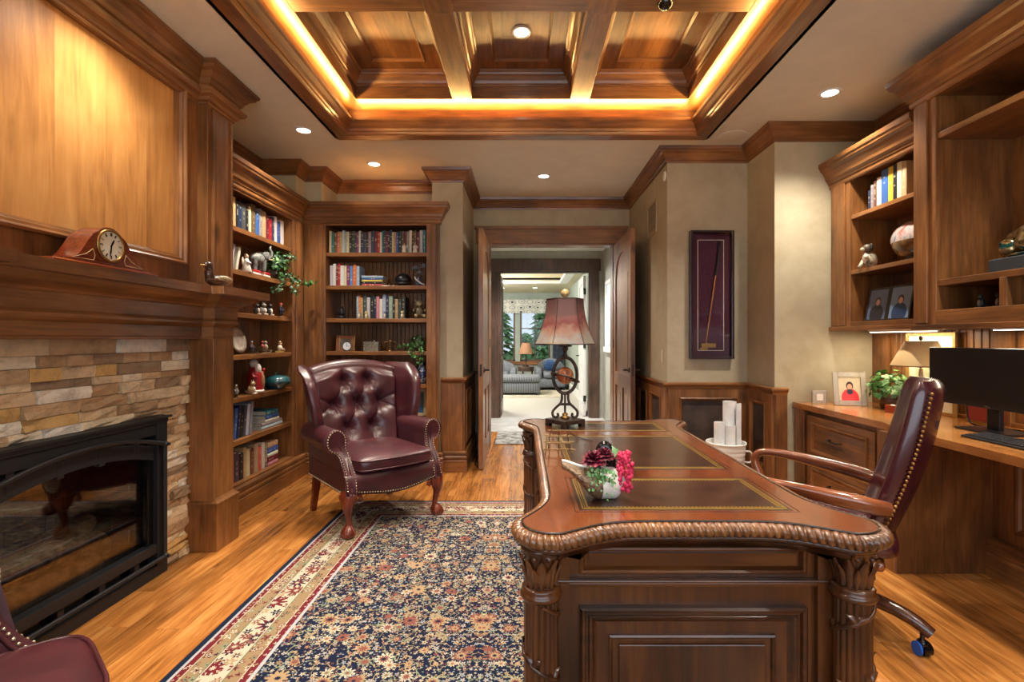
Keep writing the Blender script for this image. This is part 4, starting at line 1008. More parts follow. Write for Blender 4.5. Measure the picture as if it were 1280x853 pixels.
def wing_chair(label):
    o = empty('wing_chair', (0,0,0), label=label, cat='armchair', group='burgundy leather wing chairs')
    def p(nm, mb, mt=leather, **k): return obj(nm, mb, mt, o, **k)
    HW = 0.355
    # seat rail: serpentine lower edge in front
    m = MB(); loops = []
    for k in range(25):
        x = lerp(-HW, HW, k/24); u = abs(x)/HW; yf = 0.335+0.03*(1-u*u); zl = 0.275-0.034*(cos(u*pi)*0.5+0.5)
        loops.append([(x,yf-0.012,zl),(x,yf,zl+0.015),(x,yf+0.004,0.34),(x,yf-0.004,0.395),(x,yf-0.03,0.41),(x,-0.36,0.41),(x,-0.36,0.275),(x,yf-0.05,0.275)])
    m.loft(loops); p('seat_rail', m)
    # cushion
    def bow(x, y, z):
        if y > 0: y += 0.035*(y/0.37)*(1-(x/0.29)**2)
        return x, y, z
    cu = p('seat_cushion', superbox(MB(), -0.285, 0.285, -0.29, 0.365, 0.398, 0.505, 0.30, 48, 16, 0.028, bow))
    m = MB()
    for z in (0.425, 0.486):
        pts = []
        for k in range(64):
            a = 2*pi*k/64; sp = lambda w: (abs(w)**0.2)*(1 if w >= 0 else -1)
            x, y, _ = bow(0.283*sp(cos(a)), 0.0375+0.3255*sp(sin(a)), z); pts.append((x, y, z))
        m.tube(pts, 0.0055, 6, True)
    obj('piping', m, leather, cu)
    # tufted back
    BT = [(-0.095,0.965),(0.095,0.965),(-0.185,0.785),(0.0,0.785),(0.185,0.785),(-0.095,0.605),(0.095,0.605)]
    SG = [(0,2),(0,3),(1,3),(1,4),(2,5),(3,5),(3,6),(4,6)]
    SEG = [(BT[a], BT[b]) for a, b in SG] + [(BT[0],(-0.10,1.20)),(BT[1],(0.10,1.20)),(BT[5],(-0.10,0.40)),(BT[6],(0.10,0.40)),(BT[2],(-0.36,0.87)),(BT[4],(0.36,0.87)),(BT[2],(-0.36,0.70)),(BT[4],(0.36,0.70))]
    def dist(px, pz):
        best = 9
        for (ax, az), (bx, bz) in SEG:
            dx, dz = bx-ax, bz-az; t = max(0, min(1, ((px-ax)*dx+(pz-az)*dz)/(dx*dx+dz*dz)))
            best = min(best, sqrt((px-ax-t*dx)**2+(pz-az-t*dz)**2))
        return best
    def ztop(u): return 1.118 - 0.062*abs(u)**2.2
    nu, nv = 84, 78; nr = 10
    m = MB(); loops = []
    for j in range(nv+nr+8):
        L = []
        for i in range(nu):
            u = lerp(-1, 1, i/(nu-1)); zt_ = ztop(u)
            if j < nv:
                t = j/(nv-1); z = lerp(0.40, zt_-0.045, t); hw = lerp(0.29, 0.355, t); x = u*hw
                yb = -0.25-0.19*(z-0.40)/0.70
                acc = 0.0
                for bx, bz in BT: acc += exp(-(sqrt((x-bx)**2+((z-bz)*0.92)**2))/0.015)
                db = max(0.0, -0.015*math.log(acc))
                d_ = dist(x, z); near = exp(-db/0.10)
                puff = 0.086*(1-exp(-(db/0.056)**1.25)) - (0.007+0.012*near)*exp(-(d_/0.011)**1.4)
                for bx, bz in BT:
                    rr = sqrt((x-bx)**2+(z-bz)**2)
                    if rr < 0.09: puff += 0.0026*cos(11*atan2(z-bz, x-bx)+bx*30)*exp(-((rr-0.038)/0.022)**2)
                edge = min(1, (1-abs(u))/0.10); ef = 0.35+0.65*sst(edge); puff = lerp(puff*ef, 0.05*ef, sst((t-0.90)/0.10))
                L.append((x, yb+puff, z))
            elif j < nv+nr:
                a = pi*((j-nv+1)/nr); zc = zt_-0.045; yb = -0.25-0.19*(zc-0.40)/0.70; pt_ = 0.05*(0.35+0.65*sst(min(1, (1-abs(u))/0.10))); r = (pt_+0.104)/2
                L.append((u*(0.355+0.004*sin(a)), yb+pt_-r+r*cos(a), zc+0.052*sin(a)))
            else:
                t = (j-nv-nr+1)/8; zc = lerp(zt_-0.045, 0.285, t); yb = -0.25-0.19*(zc-0.40)/0.70
                L.append((u*lerp(0.355, 0.30, t), yb-0.104, zc))
        loops.append(L)
    m.loft(loops, False, (False, False))
    # close the sides
    for i in (0, nu-1):
        pts = [L[i] for L in loops]; m.add(pts, [tuple(range(len(pts))) if i else tuple(range(len(pts)-1,-1,-1))])
    bk = p('tufted_back', m)
    for bx, bz in BT:
        yb = -0.25-0.19*(bz-0.40)/0.70
        obj('button', MB().ball((bx, yb-0.016, bz), (0.013,0.009,0.013), 10, 6), leather, bk)
    # wings
    for s in (-1, 1):
        loops = []; NZ = 22
        for k in range(NZ+1):
            t = k/NZ; z = lerp(0.54, 1.092, t)
            yr = -0.275-0.19*(z-0.40)/0.70 - 0.07
            f = -0.115-0.03*t+0.05*sin(pi*min(1,t*1.08))**1.2
            if t > 0.72: f -= 0.17*((t-0.72)/0.28)**2.2
            th = 0.034*(1 if t < 0.93 else sqrt(max(0.02, 1-((t-0.93)/0.072)**2)))
            xi = lerp(0.300, 0.345, t); xo = 0.345+0.085*t
            L = []; n = 20
            for i in range(n):
                a = 2*pi*i/n; ca, sa = cos(a), sin(a)
                yy = lerp(yr, f, 0.5+0.5*(abs(sa)**0.35)*(1 if sa >= 0 else -1)); q = (yy-yr)/(f-yr)
                mid = lerp(xi, xo, q**1.3)+0.012*q; bul = 1+0.35*sst((q-0.7)/0.3)
                L.append((s*(mid+th*bul*(abs(ca)**0.6)*(1 if ca >= 0 else -1)), yy, z))
            loops.append(L if s > 0 else L[::-1])
        p('wing', MB().loft(loops))
    # rolled arms
    nm = MB()
    def yfront(z): return lerp(0.345, 0.195, sst((z-0.34)/0.24))
    for s in (-1, 1):
        sec = []
        prof_in = [(0.283,0.30),(0.283,0.40),(0.284,0.50),(0.286,0.56)]
        cc = (0.356, 0.606); R = 0.074
        for k in range(15):
            a = radians(195-k*(195+62)/14); prof_in.append((cc[0]+R*cos(a), cc[1]+R*sin(a)))
        prof_in += [(0.358,0.535),(0.352,0.50),(0.350,0.42),(0.352,0.30),(0.352,0.275),(0.29,0.275)]
        loops = []; NY = 14
        for k in range(NY+1):
            t = k/NY; L = []
            for x, z in prof_in:
                y = lerp(-0.31, yfront(z), t); sc_ = 1.0
                if z > 0.5: x_ = x + 0.012*t
                else: x_ = x
                L.append((s*x_, y, z))
            loops.append(L if s < 0 else L[::-1])
        ar = p('arm', MB().loft(loops, True, (True, False)))
        # front facing: slightly puffed panel
        cap_in = [(s*(x+(0.012 if z > 0.5 else 0)), yfront(z), z) for x, z in prof_in]
        cen = [(s*(0.318+0.026*sst((z-0.5)/0.1)), yfront(z)+0.016, z) for x, z in prof_in]
        mid_ = [tuple(Vector(a).lerp(Vector(b), 0.25)+Vector((0,0.012,0))) for a, b in zip(cap_in, cen)]
        fm = MB(); 
        for A, Bq in ((cap_in, mid_), (mid_, [tuple(Vector(a).lerp(Vector(b), 0.85)) for a, b in zip(cap_in, cen)])):
            fm.loft([A, Bq] if s > 0 else [Bq, A], True, (False, False))
        last = [tuple(Vector(a).lerp(Vector(b), 0.85)) for a, b in zip(cap_in, cen)]
        fm.add(last, [tuple(range(len(last))) if s < 0 else tuple(range(len(last)-1,-1,-1))])
        obj('arm_facing', fm, leather, ar)
        nl = [tuple(Vector(a).lerp(Vector(b), 0.20)+Vector((0,0.010,0))) for a, b in zip(cap_in, cen)]
        nails(nm, nl[:-2], 0.0052, 0.0180); 
        obj('piping', MB().tube([(a[0], a[1], a[2]) for a in cap_in[1:-1]], 0.006, 6), leather, ar)
        # outer side below the arm
        so = MB(); 
        so.prism([(-0.36,0.275),(0.335,0.275),(0.33,0.34),(0.20,0.57),(-0.31,0.60),(-0.38,0.80),(-0.42,0.98)][::(1 if s > 0 else -1)], s*0.335, s*0.352, 'yz')
        p('outer_side', so, bev=0.004)
    # nails along the rail
    pts = []
    for k in range(49):
        x = lerp(-0.30, 0.30, k/48); u = abs(x)/HW; pts.append((x, 0.337+0.03*(1-u*u), 0.293-0.034*(cos(u*pi)*0.5+0.5)))
    nails(nm, pts, 0.0050, 0.0180)
    for s in (-1, 1): nails(nm, [(s*0.356, y, 0.285) for y in (0.33, -0.36)], 0.0050, 0.02)
    p('nailhead_trim', nm, nail_m, kind='stuff')
    # legs
    for s in (-1, 1):
        A = [(s*0.315,0.300,0.285,0.054),(s*0.325,0.312,0.255,0.053),(s*0.334,0.322,0.215,0.042),(s*0.330,0.318,0.16,0.025),(s*0.322,0.310,0.11,0.019),(s*0.320,0.309,0.075,0.020),(s*0.326,0.315,0.055,0.030),(s*0.332,0.322,0.03,0.040),(s*0.333,0.323,0.010,0.037),(s*0.333,0.323,0.0,0.028)]
        P = bez([a[:3] for a in A], 4); Rr = [A[i][3] for i in range(len(A))]
        def rad(t):
            q = t*(len(Rr)-1); i = min(int(q), len(Rr)-2); return lerp(Rr[i], Rr[i+1], q-i)
        lg = p('leg', MB().tube(P, rad, 14), mah)
        m = MB()
        for k in range(4):
            a = radians(90*k+ (45 if s > 0 else 45)); dx, dy = cos(a), sin(a)
            m.tube([(s*0.326+dx*0.018,0.315+dy*0.018,0.075),(s*0.330+dx*0.037,0.319+dy*0.037,0.05),(s*0.332+dx*0.045,0.322+dy*0.045,0.028),(s*0.332+dx*0.036,0.322+dy*0.036,0.006)], lambda t: 0.009-0.003*t, 7)
        obj('claw', m, mah, lg)
        m = MB()
        for k, a in enumerate((0.0, 0.9, -0.9, 1.8, -1.8)):
            ang = pi/2 - s*0.75 + a
            leafshape(m, Matrix.Translation((s*0.325,0.313,0.285)) @ Matrix.Rotation(ang-pi/2, 4, 'Z') @ Matrix.Translation((0,0.050,0)) @ Matrix.Rotation(pi, 4, 'Y'), 0.085, 0.018, -0.12)
        m.tube([(s*0.27,0.335,0.268),(s*0.25,0.338,0.255),(s*0.245,0.338,0.238),(s*0.258,0.337,0.230),(s*0.266,0.335,0.242)], 0.010, 8)
        m.tube([(s*0.345,0.258,0.268),(s*0.348,0.235,0.255),(s*0.348,0.230,0.238),(s*0.347,0.243,0.230),(s*0.345,0.25,0.242)], 0.010, 8)
        obj('knee_carving', m, mah, lg)
        p('leg', MB().loft([[(s*0.30+a*0.026, -0.335+b*0.026, 0.29) for a, b in ((-1,-1),(1,-1),(1,1),(-1,1))], [(s*0.31+a*0.019, -0.405+b*0.019, -0.013) for a, b in ((-1,-1),(1,-1),(1,1),(-1,1))]], smooth=False), mah)
    return o
wc1 = wing_chair('burgundy tufted leather wing chair in front of the corner bookcases')
def face(fx, fy): return atan2(-fx, fy)
wc1.location = (-1.10, 3.665, 0.013); wc1.rotation_euler = (0, 0, face(0.66, -0.75))
wc2 = clone(wc1, (-1.275, 0.90, 0.013), face(0.70, 0.70), label='burgundy leather wing chair close beside the fireplace hearth')
# ------------------------------------------------------------------ office chair (local: +y is the front)
oc = empty('office_chair', (0,0,0), label='oxblood leather swivel chair with wooden arms, behind the carved desk', cat='office chair')
def op_(nm, mb, mt=leather_dark, parent=None, **k): return obj(nm, mb, mt, parent or oc, **k)
def back_mid(t): return (-0.245-0.19*t-0.02*sin(pi*t), lerp(0.44, 1.13, t))
loops = []; NN = []; nail_l = {1: [], -1: []}
for k in range(31):
    t = k/30; yc, z = back_mid(t)
    hw = 0.195+0.020*sin(pi*min(1, t*1.1)); th = 0.044+0.010*sin(pi*t)
    if t > 0.9:
        q = (t-0.9)/0.1; hw *= (1-0.10*q*q); th *= sqrt(max(0.05, 1-(q*0.97)**2))
    L = []; n = 40
    for i in range(n):
        a = 2*pi*i/n; ca, sa = cos(a), sin(a)
        x = hw*(abs(ca)**0.38)*(1 if ca >= 0 else -1); yy = th*(abs(sa)**0.7)*(1 if sa >= 0 else -1)
        wrap = 0.065*(x/hw)**2
        L.append((x, yc+yy+wrap, z))
    loops.append(L)
    for s in (1, -1): nail_l[s].append((s*(hw+0.001), yc+0.065-0.040, z))
bko = op_('backrest', MB().loft(loops))
nm = MB()
for s in (1, -1): nails(nm, nail_l[s][1:29], 0.0075, 0.019)
op_('nailhead_trim', nm, brass, bko, kind='stuff')
op_('seat', superbox(MB(), -0.27, 0.27, -0.30, 0.28, 0.40, 0.51, 0.35, 40, 14, 0.02))
op_('seat_frame', MB().box(-0.265,0.265,-0.25,0.265,0.36,0.405), mah_arm, bev=0.02)
for s in (-1, 1):
    P = bez([(s*0.245,-0.26,0.615),(s*0.29,-0.12,0.640),(s*0.315,0.08,0.668),(s*0.315,0.20,0.680),(s*0.312,0.275,0.672),(s*0.306,0.300,0.630),(s*0.298,0.275,0.56),(s*0.285,0.24,0.48),(s*0.272,0.22,0.38)], 7)
    N_ = len(P)
    op_('arm', MB().tube(P, lambda t: 0.019+0.014*exp(-((t-0.10)/0.16)**2), 14, sx=1.25), mah_arm)
op_('column', MB().cyl((0,0,0.11),(0,0,0.36),0.032).cyl((0,0,0.09),(0,0,0.22),0.045), black_gloss)
op_('tilt_plate', MB().box(-0.12,0.12,-0.12,0.12,0.335,0.362), black)
mah_dark = wood('dark_walnut_base', srgb(40,20,12), srgb(70,38,22), srgb(96,56,34), 'X', rough=0.25, coat=0.5, knots=False)
def star(A0):
    for k in range(5):
        a = A0+2*pi*k/5; ca, sa = cos(a), sin(a)
        P = [(ca*r, sa*r, z) for r, z in ((0.02,0.165),(0.14,0.168),(0.26,0.160),(0.36,0.135),(0.425,0.098))]
        op_('base_arm', MB().tube(bez(P, 4), lambda t: 0.036-0.010*t, 10, sx=0.8), mah_dark)
        cx, cy = ca*0.395, sa*0.395
        ct_ = op_('caster', MB().cyl((cx,cy,0.06),(cx,cy,0.105),0.009).ball((cx,cy,0.045),(0.022,0.022,0.024),10,8), black_gloss)
        for w_, mt_ in ((-1, plain('caster_blue', srgb(30,90,190), 0.4)), (1, black_gloss)):
            q = Vector((cos(-ocr), sin(-ocr), 0))*(w_*0.016)
            obj('wheel', MB().cyl((cx+q.x*(1.1 if w_ < 0 else -0.6),cy+q.y*(1.1 if w_ < 0 else -0.6),0.0275),(cx+q.x*1.6,cy+q.y*1.6,0.0275),0.0275,n=20), mt_, ct_)
ocx, ocy = 1.37, 2.33
ocr = face(-0.845, 0.535)
oc.location = (ocx, ocy, 0); oc.rotation_euler = (0, 0, ocr)
star(radians(-47)-ocr)
# ------------------------------------------------------------------ persian rug
RX0, RX1, RY0, RY1 = -1.375, 1.0, 0.29, 3.95
rm = NT('persian_rug'); t = rm
co = t.n('ShaderNodeTexCoord').outputs['Object']; sp = t.n('ShaderNodeSeparateXYZ'); t.put(sp.inputs[0], co)
hx, hy = (RX1-RX0)/2, (RY1-RY0)/2
ax = t.math('ABSOLUTE', sp.outputs[0]); ay = t.math('ABSOLUTE', sp.outputs[1])
ex = t.math('SUBTRACT', hx, ax); ey = t.math('SUBTRACT', hy, ay); e = t.math('MINIMUM', ex, ey)
mv = t.n('ShaderNodeCombineXYZ'); t.put(mv.inputs[0], ax); t.put(mv.inputs[1], sp.outputs[1])
def jig(v, s, amt): return t.vmath('ADD', v, t.vmath('SCALE', t.vmath('SUBTRACT', t.noise(v, s, 2, out=1), (0.5,0.5,0.5)), amt))
def flowers(scale, petals, R, cols, base, amp=0.28, ring=True, prob=1.0, vec=None, core=None):
    v = vec or mv.outputs[0]
    vo = t.voro(v, scale, dim='2D', rnd=0.85)
    d_ = t.vmath('SUBTRACT', t.vmath('SCALE', v, scale), t.vmath('SCALE', vo.outputs['Position'], scale))
    s2 = t.n('ShaderNodeSeparateXYZ'); t.put(s2.inputs[0], d_)
    ang = t.math('ARCTAN2', s2.outputs[1], s2.outputs[0]); r = vo.outputs['Distance']
    rc = t.n('ShaderNodeSeparateColor'); t.put(rc.inputs[0], vo.outputs['Color'])
    wave = t.math('ADD', 1.0-amp, t.math('MULTIPLY', t.math('COSINE', t.math('ADD', t.math('MULTIPLY', ang, float(petals)), t.math('MULTIPLY', rc.outputs[1], 6.0))), amp))
    lim = t.math('MULTIPLY', wave, t.math('MULTIPLY', R, t.math('ADD', 0.7, t.math('MULTIPLY', rc.outputs[2], 0.5))))
    mask = t.math('LESS_THAN', r, lim)
    if prob < 1: mask = t.math('MULTIPLY', mask, t.math('LESS_THAN', rc.outputs[1], prob))
    n = len(cols); c1 = t.ramp(rc.outputs[0], [(k/n, c) for k, c in enumerate(cols)], 'CONSTANT')
    c2 = t.ramp(rc.outputs[1], [(k/n, c) for k, c in enumerate(cols[2:]+cols[:2])], 'CONSTANT')
    col = t.mix(mask, base, c1)
    if ring:
        col = t.mix(t.math('MULTIPLY', mask, t.math('LESS_THAN', r, t.math('MULTIPLY', lim, 0.62))), col, c2)
        col = t.mix(t.math('MULTIPLY', mask, t.math('LESS_THAN', r, t.math('MULTIPLY', lim, 0.28))), col, core or cols[0])
    return col
NAVY = srgb(24,30,52); CRM = srgb(184,175,155); TAN = srgb(160,134,102); RUST = srgb(124,76,66); PALE = srgb(140,150,158); WINE = srgb(104,34,42); SAGE = srgb(128,134,108); GOLD_ = srgb(160,142,106)
jv = jig(mv.outputs[0], 9, 0.03)
vine = t.math('LESS_THAN', t.math('ABSOLUTE', t.math('SUBTRACT', t.noise(mv.outputs[0], 13, 2), 0.5)), 0.013)
field = t.mix(vine, NAVY, t.mix(t.math('GREATER_THAN', t.noise(mv.outputs[0], 20, 1), 0.5), SAGE, TAN))
field = flowers(62, 4, 0.36, [CRM, PALE, TAN, RUST, SAGE, CRM], field, 0.4, False, 0.80)
field = flowers(31, 5, 0.36, [TAN, CRM, RUST, PALE, CRM, GOLD_], field, 0.30, True, 0.62, vec=jv, core=WINE)
field = flowers(12.5, 9, 0.36, [TAN, CRM, TAN, RUST, SAGE, TAN], field, 0.22, True, 0.50, vec=jv, core=RUST)
field = flowers(7.5, 11, 0.32, [TAN, GOLD_, RUST, TAN, CRM], field, 0.20, True, 0.30, vec=jv, core=NAVY)
# border
cb = flowers(19, 6, 0.50, [WINE, RUST, NAVY, TAN], CRM, 0.3, True, 0.95, vec=jv, core=CRM)
cb = flowers(8.5, 9, 0.42, [WINE, RUST, NAVY, WINE], cb, 0.26, True, 0.9, vec=jv, core=CRM)
tb = flowers(24, 5, 0.50, [CRM, WINE, SAGE, RUST], srgb(142,120,90), 0.3, True, 0.9, vec=jv, core=NAVY)
rb = flowers(40, 4, 0.34, [CRM, TAN, CRM, GOLD_], WINE, 0.4, False, 0.9)
col = field
def band(lo, hi, c):
    global col
    mk = t.math('MULTIPLY', t.math('GREATER_THAN', e, lo), t.math('LESS_THAN', e, hi)); col = t.mix(mk, col, c)
gsm = srgb(104,112,86)
for lo, hi, c in ((-1,0.030,srgb(24,34,52)),(0.030,0.042,srgb(168,168,172)),(0.042,0.068,rb),(0.068,0.072,CRM),(0.072,0.128,tb),(0.128,0.133,gsm),(0.133,0.138,CRM),(0.138,0.232,cb),(0.232,0.237,CRM),(0.237,0.242,gsm),(0.242,0.298,tb),(0.298,0.302,CRM),(0.302,0.330,rb),(0.330,0.345,srgb(168,168,172))):
    band(lo, hi, c)
col = t.mix(0.25, col, t.ramp(t.noise(co, 320, 2), [(0.3, (0.55,0.55,0.55)), (0.7, (1.25,1.25,1.25))]), 'MULTIPLY')
t.col(col).set(Roughness=0.95, Specular_IOR_Level=0.1); t.bump(t.noise(co, 420, 2), 0.5, 0.004)
m = MB(); x0, x1, y0, y1 = RX0, RX1, RY0, RY1; g = 0.004
v = [(x0,y0,0.001),(x1,y0,0.001),(x1,y1,0.001),(x0,y1,0.001),(x0,y0,0.008),(x1,y0,0.008),(x1,y1,0.008),(x0,y1,0.008),(x0+g,y0+g,0.012),(x1-g,y0+g,0.012),(x1-g,y1-g,0.012),(x0+g,y1-g,0.012)]
m.add(v, [(3,2,1,0),(0,1,5,4),(1,2,6,5),(2,3,7,6),(3,0,4,7),(4,5,9,8),(5,6,10,9),(6,7,11,10),(7,4,8,11),(8,9,10,11)])
obj('persian_rug', m, rm.mat, label='navy persian rug with dense floral field and cream floral border', cat='rug')
# hall runner
obj('hall_rug', MB().box(-0.36,0.85,6.10,6.92,0.001,0.012), speckle('mottled_grey_rug', srgb(96,96,94), srgb(176,174,168), 14, 0.95, bump=0.4), bev=0.003, label='mottled grey rug on the hall floor', cat='rug')
# ------------------------------------------------------------------ things on the desks and walls
_pm = {}
def pm(r, g, b, rough=0.45, metal=0.0, coat=0.0):
    k = (r,g,b,rough,metal,coat)
    if k not in _pm: _pm[k] = plain('paint_%d_%d_%d' % (r,g,b), srgb(r,g,b), rough, metal, coat)
    return _pm[k]
def rings(c, R, M=None, n=40, sx=1, sy=1):
    out = []
    for k in range(n):
        a = 2*pi*k/n; q = Vector((R*sx*cos(a), R*sy*sin(a), 0))
        if M is not None: q = M @ q
        out.append(tuple(q+Vector(c)))
    return out
# globe lamp
lm = empty('table_lamp', (0.24,2.90,DESKZ), 0, label='bronze armillary globe lamp with painted bell shade on the carved desk', cat='lamp')
def lp_(nm, mb, mt, parent=None, bev=0): return obj(nm, mb, mt, parent or lm, bev=bev)
Rb = Matrix.Rotation(radians(38), 4, 'Z'); b_ = 0.083
bb = MB()
bb.box(-b_,b_,-b_,b_,0.020,0.044); bb.xf(Rb); lp_('base', bb, bronze, bev=0.003)
for sx in (-1,1):
    for sy in (-1,1):
        lp_('foot', MB().box(sx*b_-sx*0.03, sx*b_, sy*b_-sy*0.03, sy*b_, 0.0, 0.022).xf(Rb), bronze, bev=0.002)
lp_('gilt_mount', MB().lathe([(0.001,0.044),(0.026,0.044),(0.024,0.056),(0.014,0.062),(0.018,0.072),(0.010,0.080),(0.001,0.082)], 16), brass)
for s in (-1, 1):
    P = bez([(s*0.020,0,0.195),(s*0.018,0,0.165),(s*0.026,0,0.135),(s*0.052,0,0.110),(s*0.072,0,0.085),(s*0.070,0,0.060),(s*0.052,0,0.052),(s*0.040,0,0.064),(s*0.046,0,0.076)], 6)
    lp_('scroll_leg', MB().tube(P, 0.0075, 8), bronze)
lp_('post', MB().cyl((0,0,0.07),(0,0,0.195),0.006), bronze); lp_('cross_collar', MB().cyl((-0.03,0,0.128),(0.03,0,0.128),0.008), bronze)
zc_ = 0.297
lp_('meridian_ring', MB().tube([(0.070*cos(2*pi*k/48), 0, zc_+0.105*sin(2*pi*k/48)) for k in range(48)], 0.0085, 8, True, sx=1.3), bronze)
Mt = Matrix.Rotation(radians(18), 4, 'Y') @ Matrix.Rotation(radians(-8), 4, 'X')
lp_('horizon_ring', MB().tube([tuple(Mt @ Vector((0.082*cos(2*pi*k/48), 0.082*sin(2*pi*k/48), 0))+Vector((0,0,zc_-0.012))) for k in range(48)], 0.0055, 8, True, sx=1.6), bronze)
gm = NT('antique_globe'); v_ = gm.coord(); h_ = gm.noise(v_, 22, 5, 0.6); gm.col(gm.ramp(h_, [(0.44, srgb(150,72,40)), (0.52, srgb(206,140,92)), (0.60, srgb(120,60,40))])).set(Roughness=0.3)
lp_('globe', MB().ball((0,0,zc_), 0.050, 28, 18), gm.mat)
lp_('stem', MB().lathe([(0.006,0.398),(0.014,0.404),(0.016,0.414),(0.009,0.422),(0.012,0.440),(0.018,0.448),(0.020,0.456),(0.012,0.462),(0.040,0.466),(0.042,0.472),(0.014,0.476),(0.008,0.50)], 20), bronze)
lp_('harp', MB().tube([(0.0,0,0.49),(0.045,0,0.54),(0.05,0,0.62),(0.03,0,0.70),(0,0,0.745)], 0.002, 6).tube([(0.0,0,0.49),(-0.045,0,0.54),(-0.05,0,0.62),(-0.03,0,0.70),(0,0,0.745)], 0.002, 6), brass)
sm_ = NT('painted_parchment_shade'); v_ = sm_.coord(False); s_ = sm_.n('ShaderNodeSeparateXYZ'); sm_.put(s_.inputs[0], v_)
a_ = sm_.math('ADD', sm_.math('MULTIPLY', s_.outputs[2], 4.0), sm_.math('MULTIPLY', sm_.noise(v_, 7, 3), 1.1)); 
sm_.col(sm_.ramp(sm_.math('SUBTRACT', a_, 2.2), [(0.0, srgb(138,112,86)), (0.22, srgb(146,126,102)), (0.42, srgb(140,136,130)), (0.55, srgb(146,108,88)), (0.70, srgb(118,56,52)), (0.86, srgb(126,78,70)), (1.0, srgb(104,72,68))])).set(Roughness=0.7, Subsurface_Weight=0.0)
loops = []; NS = 6
for k in range(15):
    t_ = k/14; z_ = 0.480+0.262*t_; r_ = 0.108+0.068*(1-t_)**1.9; L = []
    for i in range(48):
        a = 2*pi*i/48+0.3; f = cos(pi/NS)/cos(((a) % (2*pi/NS))-pi/NS); L.append((r_*f*1.02*cos(a), r_*f*1.02*sin(a), z_))
    loops.append(L)
shd = MB().loft(loops, True, (False, False)); inn = [[(x*0.975,y*0.975,z) for x,y,z in L] for L in loops]; shd.loft(inn[::-1], True, (False, False))
lp_('shade', shd, sm_.mat)
lp_('shade_trim', MB().tube(loops[0], 0.0035, 6, True).tube(loops[-1], 0.003, 6, True), bronze)
for k in range(NS): lp_('shade_seam', MB().tube([loops[j][(8*k-2) % 48] for j in range(15)], 0.0018, 5), bronze)
lp_('finial', MB().lathe([(0.004,0.742),(0.010,0.750),(0.006,0.756)], 12).ball((0,0,0.778),0.025,16,12, disp=lambda p: 1+0.05*sin(14*atan2(p[1],p[0]))), plain('amber_glass', srgb(220,190,130), 0.15, 0.3, coat=0.5))
lp_('cord', MB().tube(bez([(0.0,-0.05,0.045),(0.0,-0.115,0.03),(0.01,-0.16,0.004),(0.02,-0.30,0.004),(0.10,-0.45,0.004)], 6), 0.0018, 6), black_gloss)
# brass rack
rack_m = plain('antique_gilt', srgb(120,96,62), 0.5, 0.6)
rk = empty('letter_rack', (0.165,2.36,DESKZ), radians(-4), label='small gilt bamboo style letter rack lying beside the leather inset', cat='rack')
def rp(nm, a, b, r=0.0030): 
    n_ = 5; P = [Vector(a).lerp(Vector(b), k/n_) for k in range(n_+1)]; mb = MB().tube(P, r, 8)
    for q in P[1:-1]: mb.ball(q, r*1.35, 8, 6)
    obj(nm, mb, rack_m, rk)
for k in range(3):
    y_ = -0.16+0.16*k; rp('cross_bar', (-0.07,y_,0.02), (0.07,y_,0.02))
    for x_ in (-0.06, 0.0, 0.06): pass
for x_ in (-0.06, 0.06): rp('side_rail', (x_,-0.20,0.010), (x_,0.20,0.010))
for k in range(3):
    y_ = -0.14+0.15*k
    for x_ in (-0.045, 0.0, 0.045): rp('upright', (x_,y_,0.012), (x_,y_-0.03,0.050), 0.0026)
    rp('top_bar', (-0.055,y_-0.03,0.050), (0.055,y_-0.03,0.050), 0.0026)
# duck planter
dk = empty('duck_planter', (0.242,1.585,DESKZ), 0, label='ceramic duck planter filled with burgundy and pink flowers on the desk', cat='planter')
def dkp(nm, mb, mt, bev=0): return obj(nm, mb, mt, dk, bev=bev)
loops = []; NB = 18
for k in range(NB+1):
    t_ = k/NB; x = lerp(-0.112, 0.075, t_)
    hw = 0.054*sin(pi*min(1, max(0.0, (t_*0.93+0.05))))**0.6; zb = 0.074*(1-sst(t_/0.60))**1.1 + (0.03*sst((t_-0.85)/0.15)); zt_ = lerp(0.092, 0.078, sst(t_/0.35)) - 0.022*sst((t_-0.82)/0.18)
    if k == 0: hw = 0.005
    L = []
    for i in range(24):
        a = 2*pi*i/24; L.append((x, hw*cos(a)*(1-0.15*(sin(a) < 0)*abs(sin(a))), (zb+zt_)/2+(zt_-zb)/2*sin(a)))
    loops.append(L)
fm_ = NT('carved_feather_brown'); v_ = fm_.coord(False); vo = fm_.voro(fm_.mapv(v_, (1,1,1)), 90); wv = fm_.noise(v_, 60, 3, dist=2.0)
fm_.col(fm_.ramp(wv, [(0.35, srgb(58,42,30)), (0.6, srgb(138,112,84))])).set(Roughness=0.5).bump(wv, 0.8, 0.006)
dkp('tail_body', MB().loft(loops[:12], True, (True, False)), fm_.mat); dkp('breast', MB().loft(loops[11:], True, (False, True)), white_gloss)
dkp('rim', MB().tube([(loops[k][6][0], loops[k][6][1]+0.0, loops[k][6][2]+0.002) for k in range(8)], 0.004, 6), white_gloss)
nk = bez([(0.034,0.020,0.045),(0.038,0.020,0.085),(0.034,0.020,0.112),(0.020,0.020,0.126),(0.006,0.020,0.118),(0.003,0.020,0.096)], 6)
dkp('neck', MB().tube(nk, lambda t: 0.016-0.002*t, 12), black_gloss); dkp('bill', MB().ball((0.001,0.020,0.092),(0.012,0.010,0.018),10,8), pm(40,40,34))
